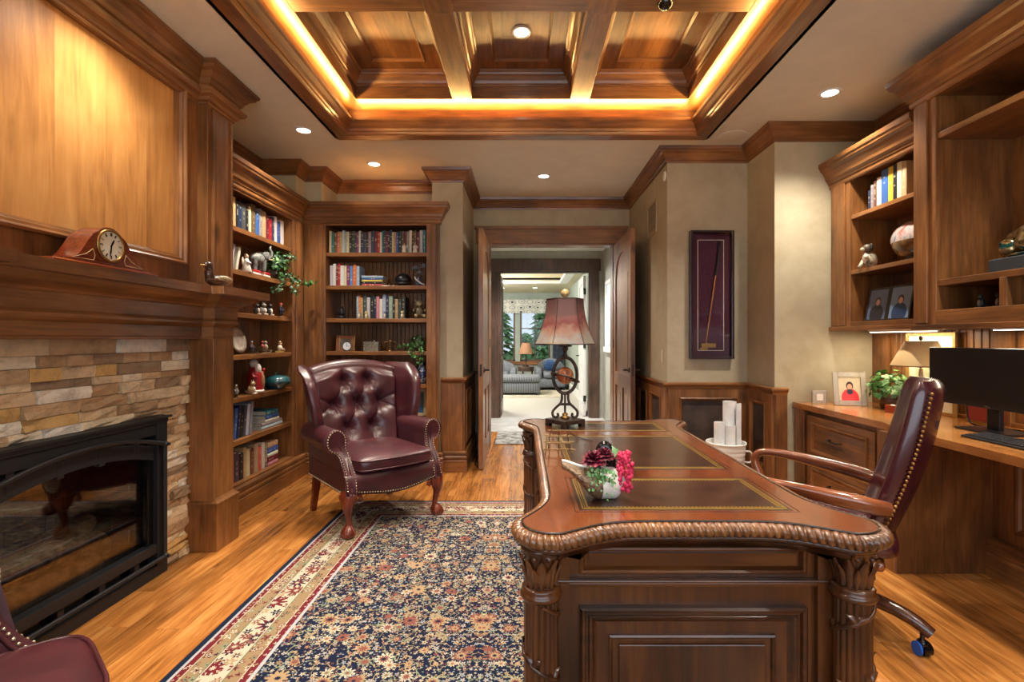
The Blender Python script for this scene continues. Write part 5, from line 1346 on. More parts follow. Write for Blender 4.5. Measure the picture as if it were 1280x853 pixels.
def petals(m, c, R, n, layers, tilt, mi=0, seed=1):
    rr = random.Random(seed)
    for l in range(layers):
        el = lerp(0.15, 1.35, l/max(1, layers-1)); nn = max(4, int(n*(1-0.12*l)))
        for k in range(nn):
            a = 2*pi*k/nn+rr.random()*0.4; d_ = Vector((cos(a)*cos(el), sin(a)*cos(el), sin(el))); sd = Vector((-sin(a), cos(a), 0))
            L = R*(1-0.25*l/layers); w = L*0.30; c0 = Vector(c); up = d_.cross(sd)*-1
            m.add([tuple(c0), tuple(c0+d_*L*0.55+sd*w+up*L*0.05), tuple(c0+d_*L+up*L*0.16), tuple(c0+d_*L*0.55-sd*w+up*L*0.05), tuple(c0+d_*L*0.6-up*L*0.08)], [(0,1,4),(1,2,4),(2,3,4),(3,0,4)], mi, True)
burg = speckle('burgundy_petal', srgb(72,14,32), srgb(130,36,60), 40, 0.5); pink = speckle('pink_blossom', srgb(176,20,60), srgb(222,60,104), 60, 0.5)
for c, R in (((-0.022,-0.026,0.094),0.042),((0.012,-0.004,0.102),0.036),((0.030,0.028,0.096),0.030)):
    m = MB(); petals(m, c, R, 12, 5, 0, seed=int(R*1000)); dkp('dahlia', m, burg)
m = MB(); rr = random.Random(3)
for k in range(120):
    a = rr.random()*2*pi; z_ = rr.uniform(-0.045,0.05); r_ = 0.026*sqrt(max(0.05, 1-(z_/0.055)**2))*rr.uniform(0.5,1)
    m.ball((0.070+r_*cos(a)+0.12*z_*-0.2, -0.020+r_*sin(a), 0.072+z_), rr.uniform(0.0045,0.007), 6, 4)
dkp('blossom_spray', m, pink)
def ivy_leaf(m, c, size, nrm, spin, mi=0):
    """five lobed leaf"""
    out = [(0,-0.15),(0.30,-0.32),(0.34,-0.02),(0.62,0.14),(0.30,0.34),(0.0,0.85),(-0.30,0.34),(-0.62,0.14),(-0.34,-0.02),(-0.30,-0.32)]
    n = Vector(nrm).normalized(); q = n.to_track_quat('Z', 'Y').to_matrix() @ Matrix.Rotation(spin, 3, 'Z')
    v = [tuple(Vector(c)+q @ (Vector((a, b, -0.12*(a*a+b*b*0.6)))*size)) for a, b in out]+[tuple(Vector(c)+q @ (Vector((0,0.1,0.04))*size))]
    m.add(v, [(i, (i+1) % 10, 10) for i in range(10)], mi, False)
m = MB(); rr = random.Random(5)
for k in range(90):
    c = (rr.uniform(-0.040,0.036), -0.040-rr.random()*0.022, 0.084-abs(rr.gauss(0,0.024))); ivy_leaf(m, c, rr.uniform(0.006,0.011), (rr.uniform(-0.9,0.9),-1,rr.uniform(-0.2,1.2)), rr.random()*6, rr.randint(0,1))
dkp('ivy_sprig', obj and m, [leaf_g[1], leaf_g[2]]).__setitem__('kind', 'stuff')
m = MB(); ivy_leaf(m, (0.048,0.004,0.112), 0.026, (0.2,-1,0.5), 0.4); dkp('green_leaf', m, leaf_g[2])
dk.scale = (1.08,1.15,1.28)
# paper rolls in a bucket behind the desk
bk = empty('metal_bucket', (1.62,3.98,0), 0, label='white ribbed metal bucket standing behind the desk', cat='bucket')
pr = [(0.001,0.004),(0.108,0.004),(0.112,0.0),(0.112,0.008)]
for k in range(12): z_ = 0.02+0.036*k; pr += [(0.113+0.0028*k, z_), (0.117+0.0028*k, z_+0.010), (0.114+0.0028*k, z_+0.020)]
pr += [(0.149,0.462),(0.155,0.470),(0.152,0.478),(0.145,0.470),(0.110,0.05),(0.001,0.03)]
obj('body', MB().lathe(pr, 36), white, bk)
for s in (1, -1): obj('handle', MB().tube(bez([(s*0.140,-0.02,0.40),(s*0.185,-0.02,0.40),(s*0.20,-0.02,0.36),(s*0.185,-0.02,0.315),(s*0.135,-0.02,0.32)], 5), 0.007, 8), white, bk)
paper = speckle('white_paper', srgb(214,216,218), srgb(236,236,236), 9, 0.7)
def roll(x, y, r, z0, z1, lab, lean=(0,0)):
    mb = MB(); L = []
    for k in range(60):
        a = 2*pi*1.9*k/59; rr_ = r*(1-0.16*k/59); L.append((rr_*cos(a), rr_*sin(a)))
    lo = [(x+a, y+b, z0) for a, b in L]; hi = [(x+a+lean[0], y+b+lean[1], z1) for a, b in L]
    mb.loft([lo, hi], False, (False, False)); mb.cyl((x,y,z0),(x+lean[0],y+lean[1],z1-0.01), r*0.62, n=20)
    return obj('paper_roll', mb, paper, label=lab, cat='paper roll', group='paper rolls in the bucket')
roll(1.565,3.965,0.046,0.04,0.635,'short loose white paper roll in the white bucket'); roll(1.635,3.925,0.040,0.04,0.612,'short tight paper roll in front in the white bucket')
roll(1.665,4.015,0.055,0.04,0.795,'tall white paper roll with grey print in the bucket', (0.0,0.0))
mb = MB(); 
for k in range(7): mb.box(1.60+0.002*k, 1.628, 3.958, 3.9595, 0.70-0.022*k, 0.708-0.022*k)
sheet = obj('paper_sheet', MB().prism([(1.69,3.94),(1.70,3.955),(1.735,3.96),(1.74,3.99),(1.734,3.992),(1.73,3.966),(1.698,3.961),(1.686,3.944)], 0.06, 0.785), paper, label='folded tall paper sheets beside the rolls in the bucket', cat='paper')
# framed putter -----------------------------------------------------------------
fx0, fx1, fz0, fz1 = 1.436, 1.815, 1.128, 2.239; wy = 4.33
fr = empty('framed_putter', ((fx0+fx1)/2, wy, fz0), label='tall shadow box with a golf putter on plum felt', cat='picture')
def frp(nm, mb, mt, bev=0.0): return obj(nm, mb, mt, fr, world=True, bev=bev)
dkf = plain('plum_lacquer', srgb(34,14,24), 0.25, coat=0.4); felt = speckle('plum_felt', srgb(54,10,34), srgb(72,18,46), 60, 0.85)
w_ = 0.022
for a in ((fx0,fx0+w_,fz0,fz1),(fx1-w_,fx1,fz0,fz1),(fx0+w_,fx1-w_,fz0,fz0+w_),(fx0+w_,fx1-w_,fz1-w_,fz1)): frp('frame_bar', MB().box(a[0],a[1],wy-0.055,wy-0.001,a[2],a[3]), dkf, 0.003)
frp('felt_backing', MB().box(fx0+w_,fx1-w_,wy-0.012,wy-0.002,fz0+w_,fz1-w_), felt)
lx0_, lx1_, lz0_, lz1_ = fx0+0.075, fx1-0.075, fz0+0.07, fz1-0.075; m = MB(); q_ = 0.004
m.box(lx0_,lx1_,wy-0.0135,wy-0.0118,lz0_,lz0_+q_).box(lx0_,lx1_,wy-0.0135,wy-0.0118,lz1_-q_,lz1_).box(lx0_,lx0_+q_,wy-0.0135,wy-0.0118,lz0_,lz1_).box(lx1_-q_,lx1_,wy-0.0135,wy-0.0118,lz0_,lz1_)
frp('mat_line', m, cream)
pt0 = Vector((1.705, wy-0.028, 2.15)); pt1 = Vector((1.578, wy-0.028, 1.27)); pg = pt0.lerp(pt1, 0.34)
frp('putter_shaft', MB().cyl(pg, pt1, 0.0062, 0.0045), wood('hickory', srgb(130,72,30), srgb(176,110,54), srgb(200,140,80), 'Z', knots=False)); frp('putter_grip', MB().cyl(pt0, pg, 0.0125, 0.009), pm(30,28,30,0.7))
frp('putter_head', MB().box(1.535,1.66,wy-0.045,wy-0.020,1.225,1.262).cyl(pt1, (1.582,wy-0.03,1.25),0.006), brass, 0.004)
frp('name_plate', MB().box(1.53,1.60,wy-0.016,wy-0.012,1.205,1.222), brass, 0.001)
frp('glass', MB().box(fx0+w_,fx1-w_,wy-0.050,wy-0.0475,fz0+w_,fz1-w_), pane_glass)
# wall fittings
vn = empty('air_vent', (1.25,4.83,2.47), label='painted return air vent high on the passage wall', cat='vent')
obj('frame', MB().box(-0.010,0,-0.17,0.17,-0.16,-0.135).box(-0.010,0,-0.17,0.17,0.135,0.16).box(-0.010,0,-0.17,-0.145,-0.135,0.135).box(-0.010,0,0.145,0.17,-0.135,0.135), wall_m, vn, bev=0.002)
for k in range(11):
    z_ = -0.125+0.025*k; obj('louvre', MB().prism([(-0.010,z_-0.004),(-0.008,z_-0.004),(0.0,z_+0.012),(-0.002,z_+0.012)], -0.145, 0.145, 'xz'), wall_m, vn)
obj('motion_detector', MB().lathe([(0.001,0.016),(0.030,0.014),(0.042,0.008),(0.044,0.0)], 24, M=Matrix.Translation((1.25,4.40,2.745)) @ Matrix.Rotation(-pi/2, 4, 'Y')), white, label='small round white detector under the crown by the passage', cat='detector')
sw = empty('light_switch', (1.25,4.47,1.14), label='vertical light switch plate above the wainscot in the passage', cat='switch')
obj('plate', MB().box(-0.006,0,-0.036,0.036,-0.058,0.058), pm(196,186,160), sw, bev=0.002); obj('rocker', MB().box(-0.010,-0.005,-0.016,0.016,-0.033,0.033), pm(206,198,176), sw, bev=0.002)
hp = empty('hall_picture', (1.30,7.43,1.13), label='white framed print hanging on the hall wall', cat='picture')
obj('frame', MB().box(-0.03,0,-0.36,-0.30,0,1.07).box(-0.03,0,0.30,0.36,0,1.07).box(-0.03,0,-0.30,0.30,1.01,1.07).box(-0.05,0,-0.38,0.38,-0.03,0.05), white, hp, bev=0.003)
obj('print', MB().box(-0.018,-0.002,-0.30,0.30,0.05,1.01), speckle('pale_print', srgb(150,170,186), srgb(214,220,222), 5, 0.5), hp)
# mantel clock and duck decoy -----------------------------------------------------
ck = empty('mantel_clock', (-1.888,2.205,1.608), pi/2, label='mahogany tambour mantel clock with round brass dial', cat='clock')
def ckp(nm, mb, mt, bev=0, parent=None): return obj(nm, mb, mt, parent or ck, bev=bev)
ckm = wood('clock_mahogany', srgb(74,26,14), srgb(118,50,26), srgb(150,72,38), 'X', rough=0.18, coat=0.8, knots=False)
def prof_clock(x):
    u = abs(x)
    if u <= 0.062: return 0.108+sqrt(max(0, 0.078**2-u*u))
    return 0.022+ (0.108+sqrt(0.078**2-0.062**2)-0.022)*(1-sst((u-0.062)/0.155))**1.55
xs = [lerp(-0.235,0.235,k/70) for k in range(71)]
poly = [(x, prof_clock(x)) for x in xs]
ckp('case', MB().prism(([(-0.235,0.014)]+poly+[(0.235,0.014)])[::-1], -0.048, 0.048, 'xz'), ckm, 0.003)
ckp('plinth', MB().box(-0.275,0.275,-0.058,0.058,0,0.016), ckm, 0.005)
yf = -0.048
ckp('bezel', MB().tube([(0.068*cos(2*pi*k/48), yf-0.004, 0.106+0.068*sin(2*pi*k/48)) for k in range(48)], 0.006, 8, True), brass)
dl = ckp('dial', MB().cyl((0,yf-0.004,0.106),(0,yf+0.004,0.106),0.067,n=48), pm(226,220,196,0.5))
for k in range(12):
    a = pi/2-2*pi*k/12; c = (0.050*cos(a), 0.106+0.050*sin(a)); mb = MB()
    M = Matrix.Translation((c[0], yf-0.0048, c[1])) @ Matrix.Rotation(-(a-pi/2), 4, 'Y')
    for q in range({0:3,3:2,6:2,9:2}.get(k, 1+k % 2)): mb.box(-0.0045+q*0.004, -0.0025+q*0.004, -0.0006, 0.0006, -0.0075, 0.0075, M=M)
    obj('numeral', mb, black_gloss, dl)
for ang, L, w_ in ((radians(62),0.034,0.003),(radians(-97),0.050,0.0022)):
    M = Matrix.Translation((0,yf-0.0065,0.106)) @ Matrix.Rotation(-(ang-pi/2), 4, 'Y')
    ckp('hand', MB().prism([(-w_,-0.008),(w_,-0.008),(w_*1.6,L*0.6),(0,L),(-w_*1.6,L*0.6)], -0.0006, 0.0006, 'xz', M=M), black_gloss)
for s in (-1, 1):
    pts = [(s*0.085,yf-0.001,0.030),(s*0.185,yf-0.001,0.028),(s*0.12,yf-0.001,0.052),(s*0.088,yf-0.001,0.078),(s*0.078,yf-0.001,0.050)]
    ckp('inlay', MB().tube(pts+[pts[0]], 0.0012, 5), pm(214,180,120))
    ckp('corner_band', MB().box(s*0.222-0.002,s*0.222+0.002,-0.0485,0.0485,0.016,0.0245), brass)
dd_ = empty('duck_decoy', (-1.850,2.985,1.608), -pi/2, label='carved brown duck decoy on the end of the mantel', cat='decoy')
def ddp(nm, mb, mt): return obj(nm, mb, mt, dd_)
loops = []
for k in range(17):
    t_ = k/16; x = lerp(-0.130,0.095,t_); r = sin(pi*(t_*0.90+0.06))**0.75; zc2 = 0.038+0.014*(1-t_)**2
    loops.append([(x, 0.048*r*cos(2*pi*i/18), max(0.0, zc2+0.037*r*sin(2*pi*i/18))) for i in range(18)])
ddp('body', MB().loft(loops), speckle('decoy_brown', srgb(48,32,26), srgb(92,66,50), 50, 0.35, coat=0.4))
for s in (-1, 1): ddp('wing', MB().ball((-0.030,s*0.034,0.052),(0.075,0.018,0.024),14,8), speckle('decoy_feather', srgb(120,98,70), srgb(196,176,140), 70, 0.4))
ddp('neck', MB().tube(bez([(0.060,0,0.045),(0.074,0,0.075),(0.070,0,0.100),(0.076,0,0.122)],5), lambda t: 0.027-0.011*t, 12), pm(64,40,34,0.3,0,0.4)); ddp('head', MB().ball((0.084,0,0.124),(0.028,0.021,0.021),14,10), pm(52,34,30,0.3,0,0.4)); ddp('bill', MB().ball((0.124,0,0.119),(0.024,0.011,0.006),10,6), pm(206,170,96,0.4))
# things on the built-in worktop -----------------------------------------------------
CT = 0.8125
def photo_mat(name, bgc, coatc, skin, hairc, scarf=None):
    """soft blurred portrait: head and shoulders"""
    m = NT(name); c = m.coord(False); s_ = m.n('ShaderNodeSeparateXYZ'); m.put(s_.inputs[0], c); x, z = s_.outputs[0], s_.outputs[2]
    def ell(cx, cz, rx, rz):
        dx = m.math('DIVIDE', m.math('SUBTRACT', x, cx), rx); dz = m.math('DIVIDE', m.math('SUBTRACT', z, cz), rz)
        return m.math('LESS_THAN', m.math('ADD', m.math('MULTIPLY', dx, dx), m.math('MULTIPLY', dz, dz)), 1.0)
    col = m.mix(m.noise(c, 12, 2), bgc, tuple(q*0.6 for q in bgc[:3])+(1,))
    col = m.mix(ell(0, -0.066, 0.056, 0.066), col, coatc); col = m.mix(ell(0, 0.022, 0.023, 0.031), col, hairc); col = m.mix(ell(0, 0.014, 0.016, 0.022), col, skin)
    if scarf: col = m.mix(ell(0, -0.022, 0.020, 0.020), col, scarf)
    m.col(col).set(Roughness=0.3); return m.mat
def picture(name, loc, rz, w, h, fw, fmat, pmat, label, lean=0.18, depth=0.016, cat='photo frame', glassy=False):
    o = empty(name, loc, rz, label=label, cat=cat); M = Matrix.Translation((0,0,0.001)) @ Matrix.Rotation(-lean, 4, 'X')
    for a in ((-w/2,-w/2+fw,0,h),(w/2-fw,w/2,0,h),(-w/2+fw,w/2-fw,0,fw),(-w/2+fw,w/2-fw,h-fw,h)): obj('frame_bar', MB().box(a[0],a[1],-depth/2,depth/2,a[2],a[3],M=M), fmat, o, bev=0.002)
    ph = obj('photo', MB().box(-w/2+fw,w/2-fw,-0.003,0.003,-h/2+fw,h/2-fw), pmat, o); ph.matrix_local = M @ Matrix.Translation((0,0,h/2))
    obj('easel_leg', MB().box(-0.012,0.012,0.002,0.006,0.0,h*0.62,M=Matrix.Translation((0,h*lean*0.62+0.045,0.0)) @ Matrix.Rotation(0.30, 4, 'X')), fmat, o)
    return o
crystal = NT('crystal'); crystal.col((0.95,0.95,0.93,1)).set(Roughness=0.05, Transmission_Weight=0.75, IOR=1.45); crystal = crystal.mat
redcoat = photo_mat('portrait_red_coat', srgb(206,190,160), srgb(206,44,50), srgb(206,150,120), srgb(50,30,28), srgb(40,38,52))
picture('crystal_photo_frame', (2.385,3.62,CT), radians(-16), 0.215, 0.245, 0.036, crystal, redcoat, 'cut crystal photo frame with a portrait in a red coat', 0.2)
cbk = empty('crystal_block', (2.225,3.74,CT), radians(-10), label='small clear crystal block clock on the worktop by the wall', cat='crystal block')
obj('block', MB().box(-0.05,0.05,-0.015,0.015,0,0.10), crystal, cbk, bev=0.006); obj('card', MB().box(-0.022,0.022,-0.0165,-0.0152,0.025,0.075), pm(226,222,214), cbk)
def ivy_plant(name, loc, rx, ry, rz, n, label, trails=(), size=(0.022,0.04), seed=1, pot=None, mats=None, sticks=True, zoff=0.0):
    o = empty(name, loc, 0, label=label, cat='plant'); rr = random.Random(seed); m = MB()
    for k in range(n):
        a = rr.random()*2*pi; b = rr.uniform(-0.35, 1.0); q = rr.uniform(0.55, 1)
        d_ = Vector((cos(a)*sqrt(max(0,1-b*b)), sin(a)*sqrt(max(0,1-b*b)), b)); c = Vector((d_.x*rx*q, d_.y*ry*q, zoff+rz*0.5+d_.z*rz*0.55*q))
        if c.z < 0.006: c.z = 0.006+rr.random()*0.01
        ivy_leaf(m, c, rr.uniform(*size), d_+Vector((rr.uniform(-.5,.5), rr.uniform(-.5,.5), rr.uniform(0,.6))), rr.random()*6, rr.choice((0,0,1,1,2)))
    st = MB()
    for P in trails:
        pts = bez(P, 6); st.tube(pts, 0.003, 5)
        for p_ in pts:
            for q in range(3): ivy_leaf(m, Vector(p_)+Vector((rr.uniform(-.03,.03), rr.uniform(-.03,.03), rr.uniform(-.02,.02))), rr.uniform(*size), (rr.uniform(-1,1), rr.uniform(-1,0.4), rr.uniform(0,1)), rr.random()*6, rr.choice((0,1,1,2)))
    fo = obj('foliage', m, mats or leaf_g, o, kind='stuff')
    for k in range(5):
        a = 2*pi*k/5; st.tube([(0,0,0.02+zoff*0.4),(cos(a)*rx*0.35,sin(a)*ry*0.35,zoff+rz*0.4),(cos(a)*rx*0.6,sin(a)*ry*0.6,zoff+rz*0.6)], 0.003, 5)
    obj('stems', st, leaf_g[0], o)
    if pot: obj('pot', MB().lathe(pot[0], 24), pot[1], o)
    return o
potp = [(0.001,0.0),(0.045,0.0),(0.06,0.05),(0.066,0.085),(0.060,0.085),(0.05,0.07),(0.001,0.07)]
ivy_plant('ivy_plant', (2.545,3.46,CT), 0.13, 0.16, 0.27, 210, 'bright green ivy on the worktop beside the crystal frame', size=(0.026,0.046), seed=4, pot=(potp, pm(90,60,40)), mats=[leaf_g[1], leaf_g[1], leaf_g[2]])
bx = empty('keepsake_box', (2.455,3.30,CT), radians(20), label='little red wooden box holding a white ball, by the ivy', cat='box')
obj('box_body', MB().box(-0.035,0.035,-0.03,0.03,0,0.008).box(-0.035,-0.029,-0.03,0.03,0.008,0.048).box(0.029,0.035,-0.03,0.03,0.008,0.048).box(-0.029,0.029,-0.03,-0.024,0.008,0.048).box(-0.029,0.029,0.024,0.03,0.008,0.048), pm(150,62,34), bx, bev=0.001)
obj('golf_ball', MB().ball((2.455,3.30,CT+0.0305),0.0215,20,14), white_gloss, label='white golf ball sitting in the little red box', cat='ball')
fg = empty('carved_figurine', (2.575,3.28,CT), radians(10), label='small carved man in a brimmed hat standing before the ivy', cat='figurine')
obj('body', MB().lathe([(0.001,0.0),(0.032,0.0),(0.034,0.012),(0.024,0.016),(0.022,0.05),(0.026,0.085),(0.022,0.105),(0.010,0.118)], 16), speckle('figurine_tan', srgb(90,58,40), srgb(196,160,120), 60, 0.5), fg)
obj('head', MB().ball((0,0,0.130),(0.014,0.014,0.017),12,8), pm(200,120,84), fg); obj('hat', MB().lathe([(0.001,0.158),(0.014,0.155),(0.015,0.142),(0.034,0.140),(0.034,0.137),(0.001,0.138)], 16), pm(86,40,32), fg)
for s in (-1, 1): obj('arm', MB().tube([(s*0.022,0,0.10),(s*0.034,-0.012,0.085),(s*0.026,-0.026,0.075)], 0.008, 8), pm(170,120,84), fg)
# cream lamp on the worktop
cl = empty('table_lamp', (2.505,3.13,CT), label='cream shaded table lamp behind the monitor', cat='lamp')
obj('base', MB().lathe([(0.001,0),(0.07,0),(0.072,0.012),(0.03,0.022),(0.022,0.05),(0.045,0.09),(0.05,0.13),(0.035,0.18),(0.014,0.21),(0.010,0.30)], 24), speckle('crackle_ceramic', srgb(150,140,120), srgb(206,198,176), 20, 0.3), cl)
shm = plain('linen_shade', srgb(222,190,136), 0.8); L0 = []
shl = [(0.160,0.318),(0.154,0.318),(0.078,0.470),(0.084,0.472),(0.160,0.318)]
obj('shade', MB().lathe(shl, 40), shm, cl); obj('shade_trim', MB().tube(rings((0,0,0.318),0.158), 0.004, 6, True).tube(rings((0,0,0.472),0.082), 0.003, 6, True), pm(120,76,50), cl); obj('finial', MB().ball((0,0,0.492),(0.012,0.012,0.016),10,8).cyl((0,0,0.47),(0,0,0.48),0.004).cyl((0,0,0.29),(0,0,0.47),0.003), bronze, cl); obj('spider', MB().cyl((-0.08,0,0.470),(0.08,0,0.470),0.002).cyl((0,-0.08,0.470),(0,0.08,0.470),0.002), brass, cl)
# framed print leaning on the backsplash
pf2 = empty('leaning_picture', (2.69,3.28,CT), pi/2, label='gilt framed print with cream mat leaning on the beadboard', cat='picture')
M = Matrix.Rotation(0.02, 4, 'X')
Mz = Matrix.Rotation(pi, 4, 'Z')
for a in ((-0.20,-0.18,0,0.53),(0.18,0.20,0,0.53),(-0.18,0.18,0,0.02),(-0.18,0.18,0.51,0.53)): obj('frame_bar', MB().box(a[0],a[1],-0.002,0.014,a[2],a[3]), pm(176,140,84,0.35,0.5), pf2, bev=0.002)
obj('mat', MB().box(-0.18,0.18,0.0,0.004,0.02,0.51), pm(222,212,186,0.6), pf2); obj('print', MB().box(-0.12,0.12,0.004,0.0055,0.10,0.42), speckle('botanical_print', srgb(150,160,120), srgb(214,206,180), 9, 0.5), pf2)
pf2.rotation_euler = (0,0,pi/2)
# monitor
mo = empty('computer_monitor', (2.46,2.59,CT), pi/2, label='wide black flat monitor on a metal stand', cat='monitor')
scr = NT('dark_screen'); scr.col(srgb(16,16,18)).set(Roughness=0.28); scr = scr.mat
M_ = Matrix.Identity(4)
def cur(x): return 0.10*x*x      # slightly curved panel, ends toward the sitter
loops = []
for k in range(25):
    x = lerp(-0.355,0.355,k/24); y = 0.040+cur(x)
    loops.append([(x,y,0.125),(x,y,0.437),(x,y-0.012,0.440),(x,y-0.03,0.42),(x,y-0.03,0.14),(x,y-0.012,0.122)])
obj('housing', MB().loft(loops, smooth=False), black, mo)
obj('screen', MB().loft([[(x, 0.0412+cur(x), 0.142),(x,0.0412+cur(x),0.431)] for x in [lerp(-0.348,0.348,k/24) for k in range(25)]], False, (False,False)), scr, mo)
obj('neck', MB().box(-0.035,0.035,-0.015,0.012,0.01,0.28), pm(40,40,44,0.35,0.6), mo, bev=0.004); obj('foot', MB().box(-0.13,0.13,-0.10,0.10,0.0,0.012), pm(52,50,50,0.35,0.6), mo, bev=0.004)
tcu = bpy.data.curves.new('lettering', 'FONT'); tcu.body = 'DELL'; tcu.size = 0.017; tcu.extrude = 0.0004; tcu.align_x = 'CENTER'
to = bpy.data.objects.new('lettering', tcu); COL.objects.link(to); bpy.context.view_layer.update()
tme = bpy.data.meshes.new_from_object(to.evaluated_get(bpy.context.evaluated_depsgraph_get())); bpy.data.objects.remove(to)
to = bpy.data.objects.new('brand_lettering', tme); COL.objects.link(to); to.parent = mo; to.location = (0,0.0418,0.1265); to.rotation_euler = (pi/2,0,pi); tme.materials.clear(); tme.materials.append(silver)
mo.rotation_euler = (0,0,pi/2)
obj('monitor_cable', MB().tube(bez([(2.500,2.78,CT+0.20),(2.50,2.80,CT+0.10),(2.51,2.79,CT+0.02),(2.53,2.74,CT+0.006),(2.58,2.66,CT+0.006),(2.62,2.50,CT+0.006),(2.60,2.40,CT+0.006)], 6), 0.0045, 8), black_gloss, label='black cable trailing behind the monitor stand', cat='cable')
kb = empty('keyboard', (2.245,2.255,CT), 0, label='black computer keyboard on the worktop before the monitor', cat='keyboard')
obj('body', MB().prism([(-0.065,0.0),(0.070,0.0),(0.070,0.022),(-0.065,0.010)], -0.22, 0.22, 'xz'), black, kb, bev=0.002)
m = MB()
for r in range(6):
    for c in range(22):
        y_ = -0.205+c*0.0188; x_ = -0.054+r*0.0195; z_ = lerp(0.011,0.021,(x_+0.065)/0.135)
        m.box(x_, x_+0.016, y_, y_+0.0155, z_, z_+0.006)
obj('keys', m, pm(46,48,52,0.5), kb, kind='stuff')
rb_ = empty('red_box', (2.66,2.86,CT), 0, label='red leather box with brass feet behind the monitor', cat='box')
obj('body', MB().box(-0.045,0.045,-0.07,0.07,0.012,0.105), pm(150,52,48,0.4), rb_, bev=0.004); obj('foot_rail', MB().box(-0.05,0.05,-0.075,0.075,0,0.014), brass, rb_, bev=0.003)
# bronze on block in the deep cabinet
blk = obj('display_plinth', MB().box(2.39,2.64,2.05,2.555,1.6305,1.705), pm(44,48,52,0.5), bev=0.004, label='dark rectangular plinth on the deep cabinet shelf', cat='plinth')
def lump(p): return 1+0.10*sin(5*p[0]+2*p[1])+0.08*sin(7*p[2]+3*p[0])
scl = empty('bronze_sculpture', (2.49,2.38,1.7055), 0, label='polished bronze and teal sculpture on the dark plinth', cat='sculpture')
bm = NT('patina_bronze'); v_ = bm.coord(False); h_ = bm.noise(v_, 9, 3, 0.5, 1.0); bm.col(bm.ramp(h_, [(0.40, srgb(120,98,60)), (0.55, srgb(196,176,132)), (0.62, srgb(40,96,104))])).set(Metallic=0.85, Roughness=0.18)
obj('body', MB().ball((0,-0.02,0.085),(0.085,0.17,0.095),28,18, disp=lump), bm.mat, scl); obj('head', MB().ball((-0.01,0.135,0.06),(0.06,0.055,0.055),18,12, disp=lump), bm.mat, scl)
obj('ripple_base', MB().ball((0,0.0,0.014),(0.09,0.17,0.014),24,6), bm.mat, scl)
# ------------------------------------------------------------------ books
COLS = {'white':(206,204,196),'cream':(204,190,160),'teal':(40,110,118),'navy':(34,44,78),'black':(28,28,32),'red':(160,36,40),'maroon':(98,28,44),'grey':(130,132,136),'dark green':(40,62,52),'sky blue':(74,140,186),'orange':(204,112,40),'brown':(104,72,48),'tan':(172,144,108),'blue':(48,86,150),'coral':(196,96,78),'pale blue':(150,176,192),'pink':(186,120,134),'yellow':(214,186,52),'plum':(110,44,92),'sage':(150,164,140),'charcoal':(60,62,70),'silver grey':(176,178,182)}
ORD = ['first','second','third','fourth','fifth','sixth','seventh','eighth','ninth','tenth','eleventh','twelfth','thirteenth','fourteenth','fifteenth','sixteenth','seventeenth','eighteenth','nineteenth','twentieth']+['twenty-'+q for q in ('first','second','third','fourth','fifth','sixth','seventh','eighth','ninth')]+['thirtieth']+['thirty-'+q for q in ('first','second','third','fourth','fifth','sixth','seventh','eighth','ninth')]
def book_mesh(w, h, d):
    m = MB(); b = 0.0022; n = 5
    # cover: spine rounded toward -y, boards, with page block inside
    m.box(-w/2, -w/2+b, 0.004, d, 0, h).box(w/2-b, w/2, 0.004, d, 0, h)
    sp = [(-w/2, 0.006)]+[(w/2*sin(lerp(-pi/2, pi/2, k/n)), 0.004-0.004*cos(lerp(-pi/2, pi/2, k/n))) for k in range(n+1)]+[(w/2, 0.006)]
    m.prism(sp, 0, h, smooth=False)
    m.box(-w/2+b, w/2-b, 0.006, d-0.004, 0.003, h-0.004, mi=1)
    return m
def book(w, h, d, colour, loc, rz, label, group, tilt=0.0, flat=False):
    o = obj('book', book_mesh(w, h, d), [book_m, page_m], fix=True, label=label, cat='book', group=group)
    c = srgb(*[max(0, min(255, q+random.randint(-8, 8))) for q in COLS[colour]]); o.color = c
    M = Matrix.Translation(loc) @ Matrix.Rotation(rz, 4, 'Z')
    if tilt: M = M @ Matrix.Translation((w/2 if tilt > 0 else -w/2,0,0)) @ Matrix.Rotation(tilt, 4, 'Y') @ Matrix.Translation((-w/2 if tilt > 0 else w/2,0,0))
    if flat: M = M @ Matrix.Translation((h/2,0,w/2)) @ Matrix.Rotation(-pi/2, 4, 'Y')
    o.matrix_world = M
    return o
def row(cols, start, axis, z, along, rz, total, hmin, hmax, place, group, rnd, dmin=0.15, dmax=0.20, tilt_last=0, fixed=None):
    """upright books filling `total` from `start`; axis 'x' (back case) or 'y' (side cases)"""
    ws = [rnd.uniform(0.7, 1.35) for _ in cols]; s = total/sum(ws); p = start
    for k, (c, w) in enumerate(zip(cols, ws)):
        w = w*s; h = rnd.uniform(hmin, hmax); d = rnd.uniform(dmin, dmax); q = p+w/2
        loc = (q, along, z+0.0005) if axis == 'x' else (along, q, z+0.0005)
        book(w*0.97, h, d, c, loc, rz, '%s book, %s %s' % (c, ORD[k], place), group)
        p += w
R_ = random.Random(11)
def names(s): return s.split('|')
g1 = 'books on the top shelf of the back bookcase'
row(names('cream|teal|brown|coral|tan|silver grey|sage|cream|black|dark green|charcoal|plum|white|navy|charcoal|black|grey|navy|maroon|red|white|teal|charcoal|plum|black|navy|cream|tan|blue|black|charcoal|maroon|grey|white|dark green|brown|maroon|silver grey|teal'), -1.905, 'x', 2.14, 4.845, 0, 0.945, 0.195, 0.225, 'from the room corner on the top shelf behind the wing chair', g1, R_)
g2 = 'upright books on the second shelf of the back bookcase'
row(names('silver grey|white|maroon|red|white|cream|plum|sky blue|orange|pale blue'), -1.90, 'x', 1.82, 4.850, 0, 0.290, 0.19, 0.225, 'from the room corner on the second shelf behind the chair', g2, R_)
z = 1.8205
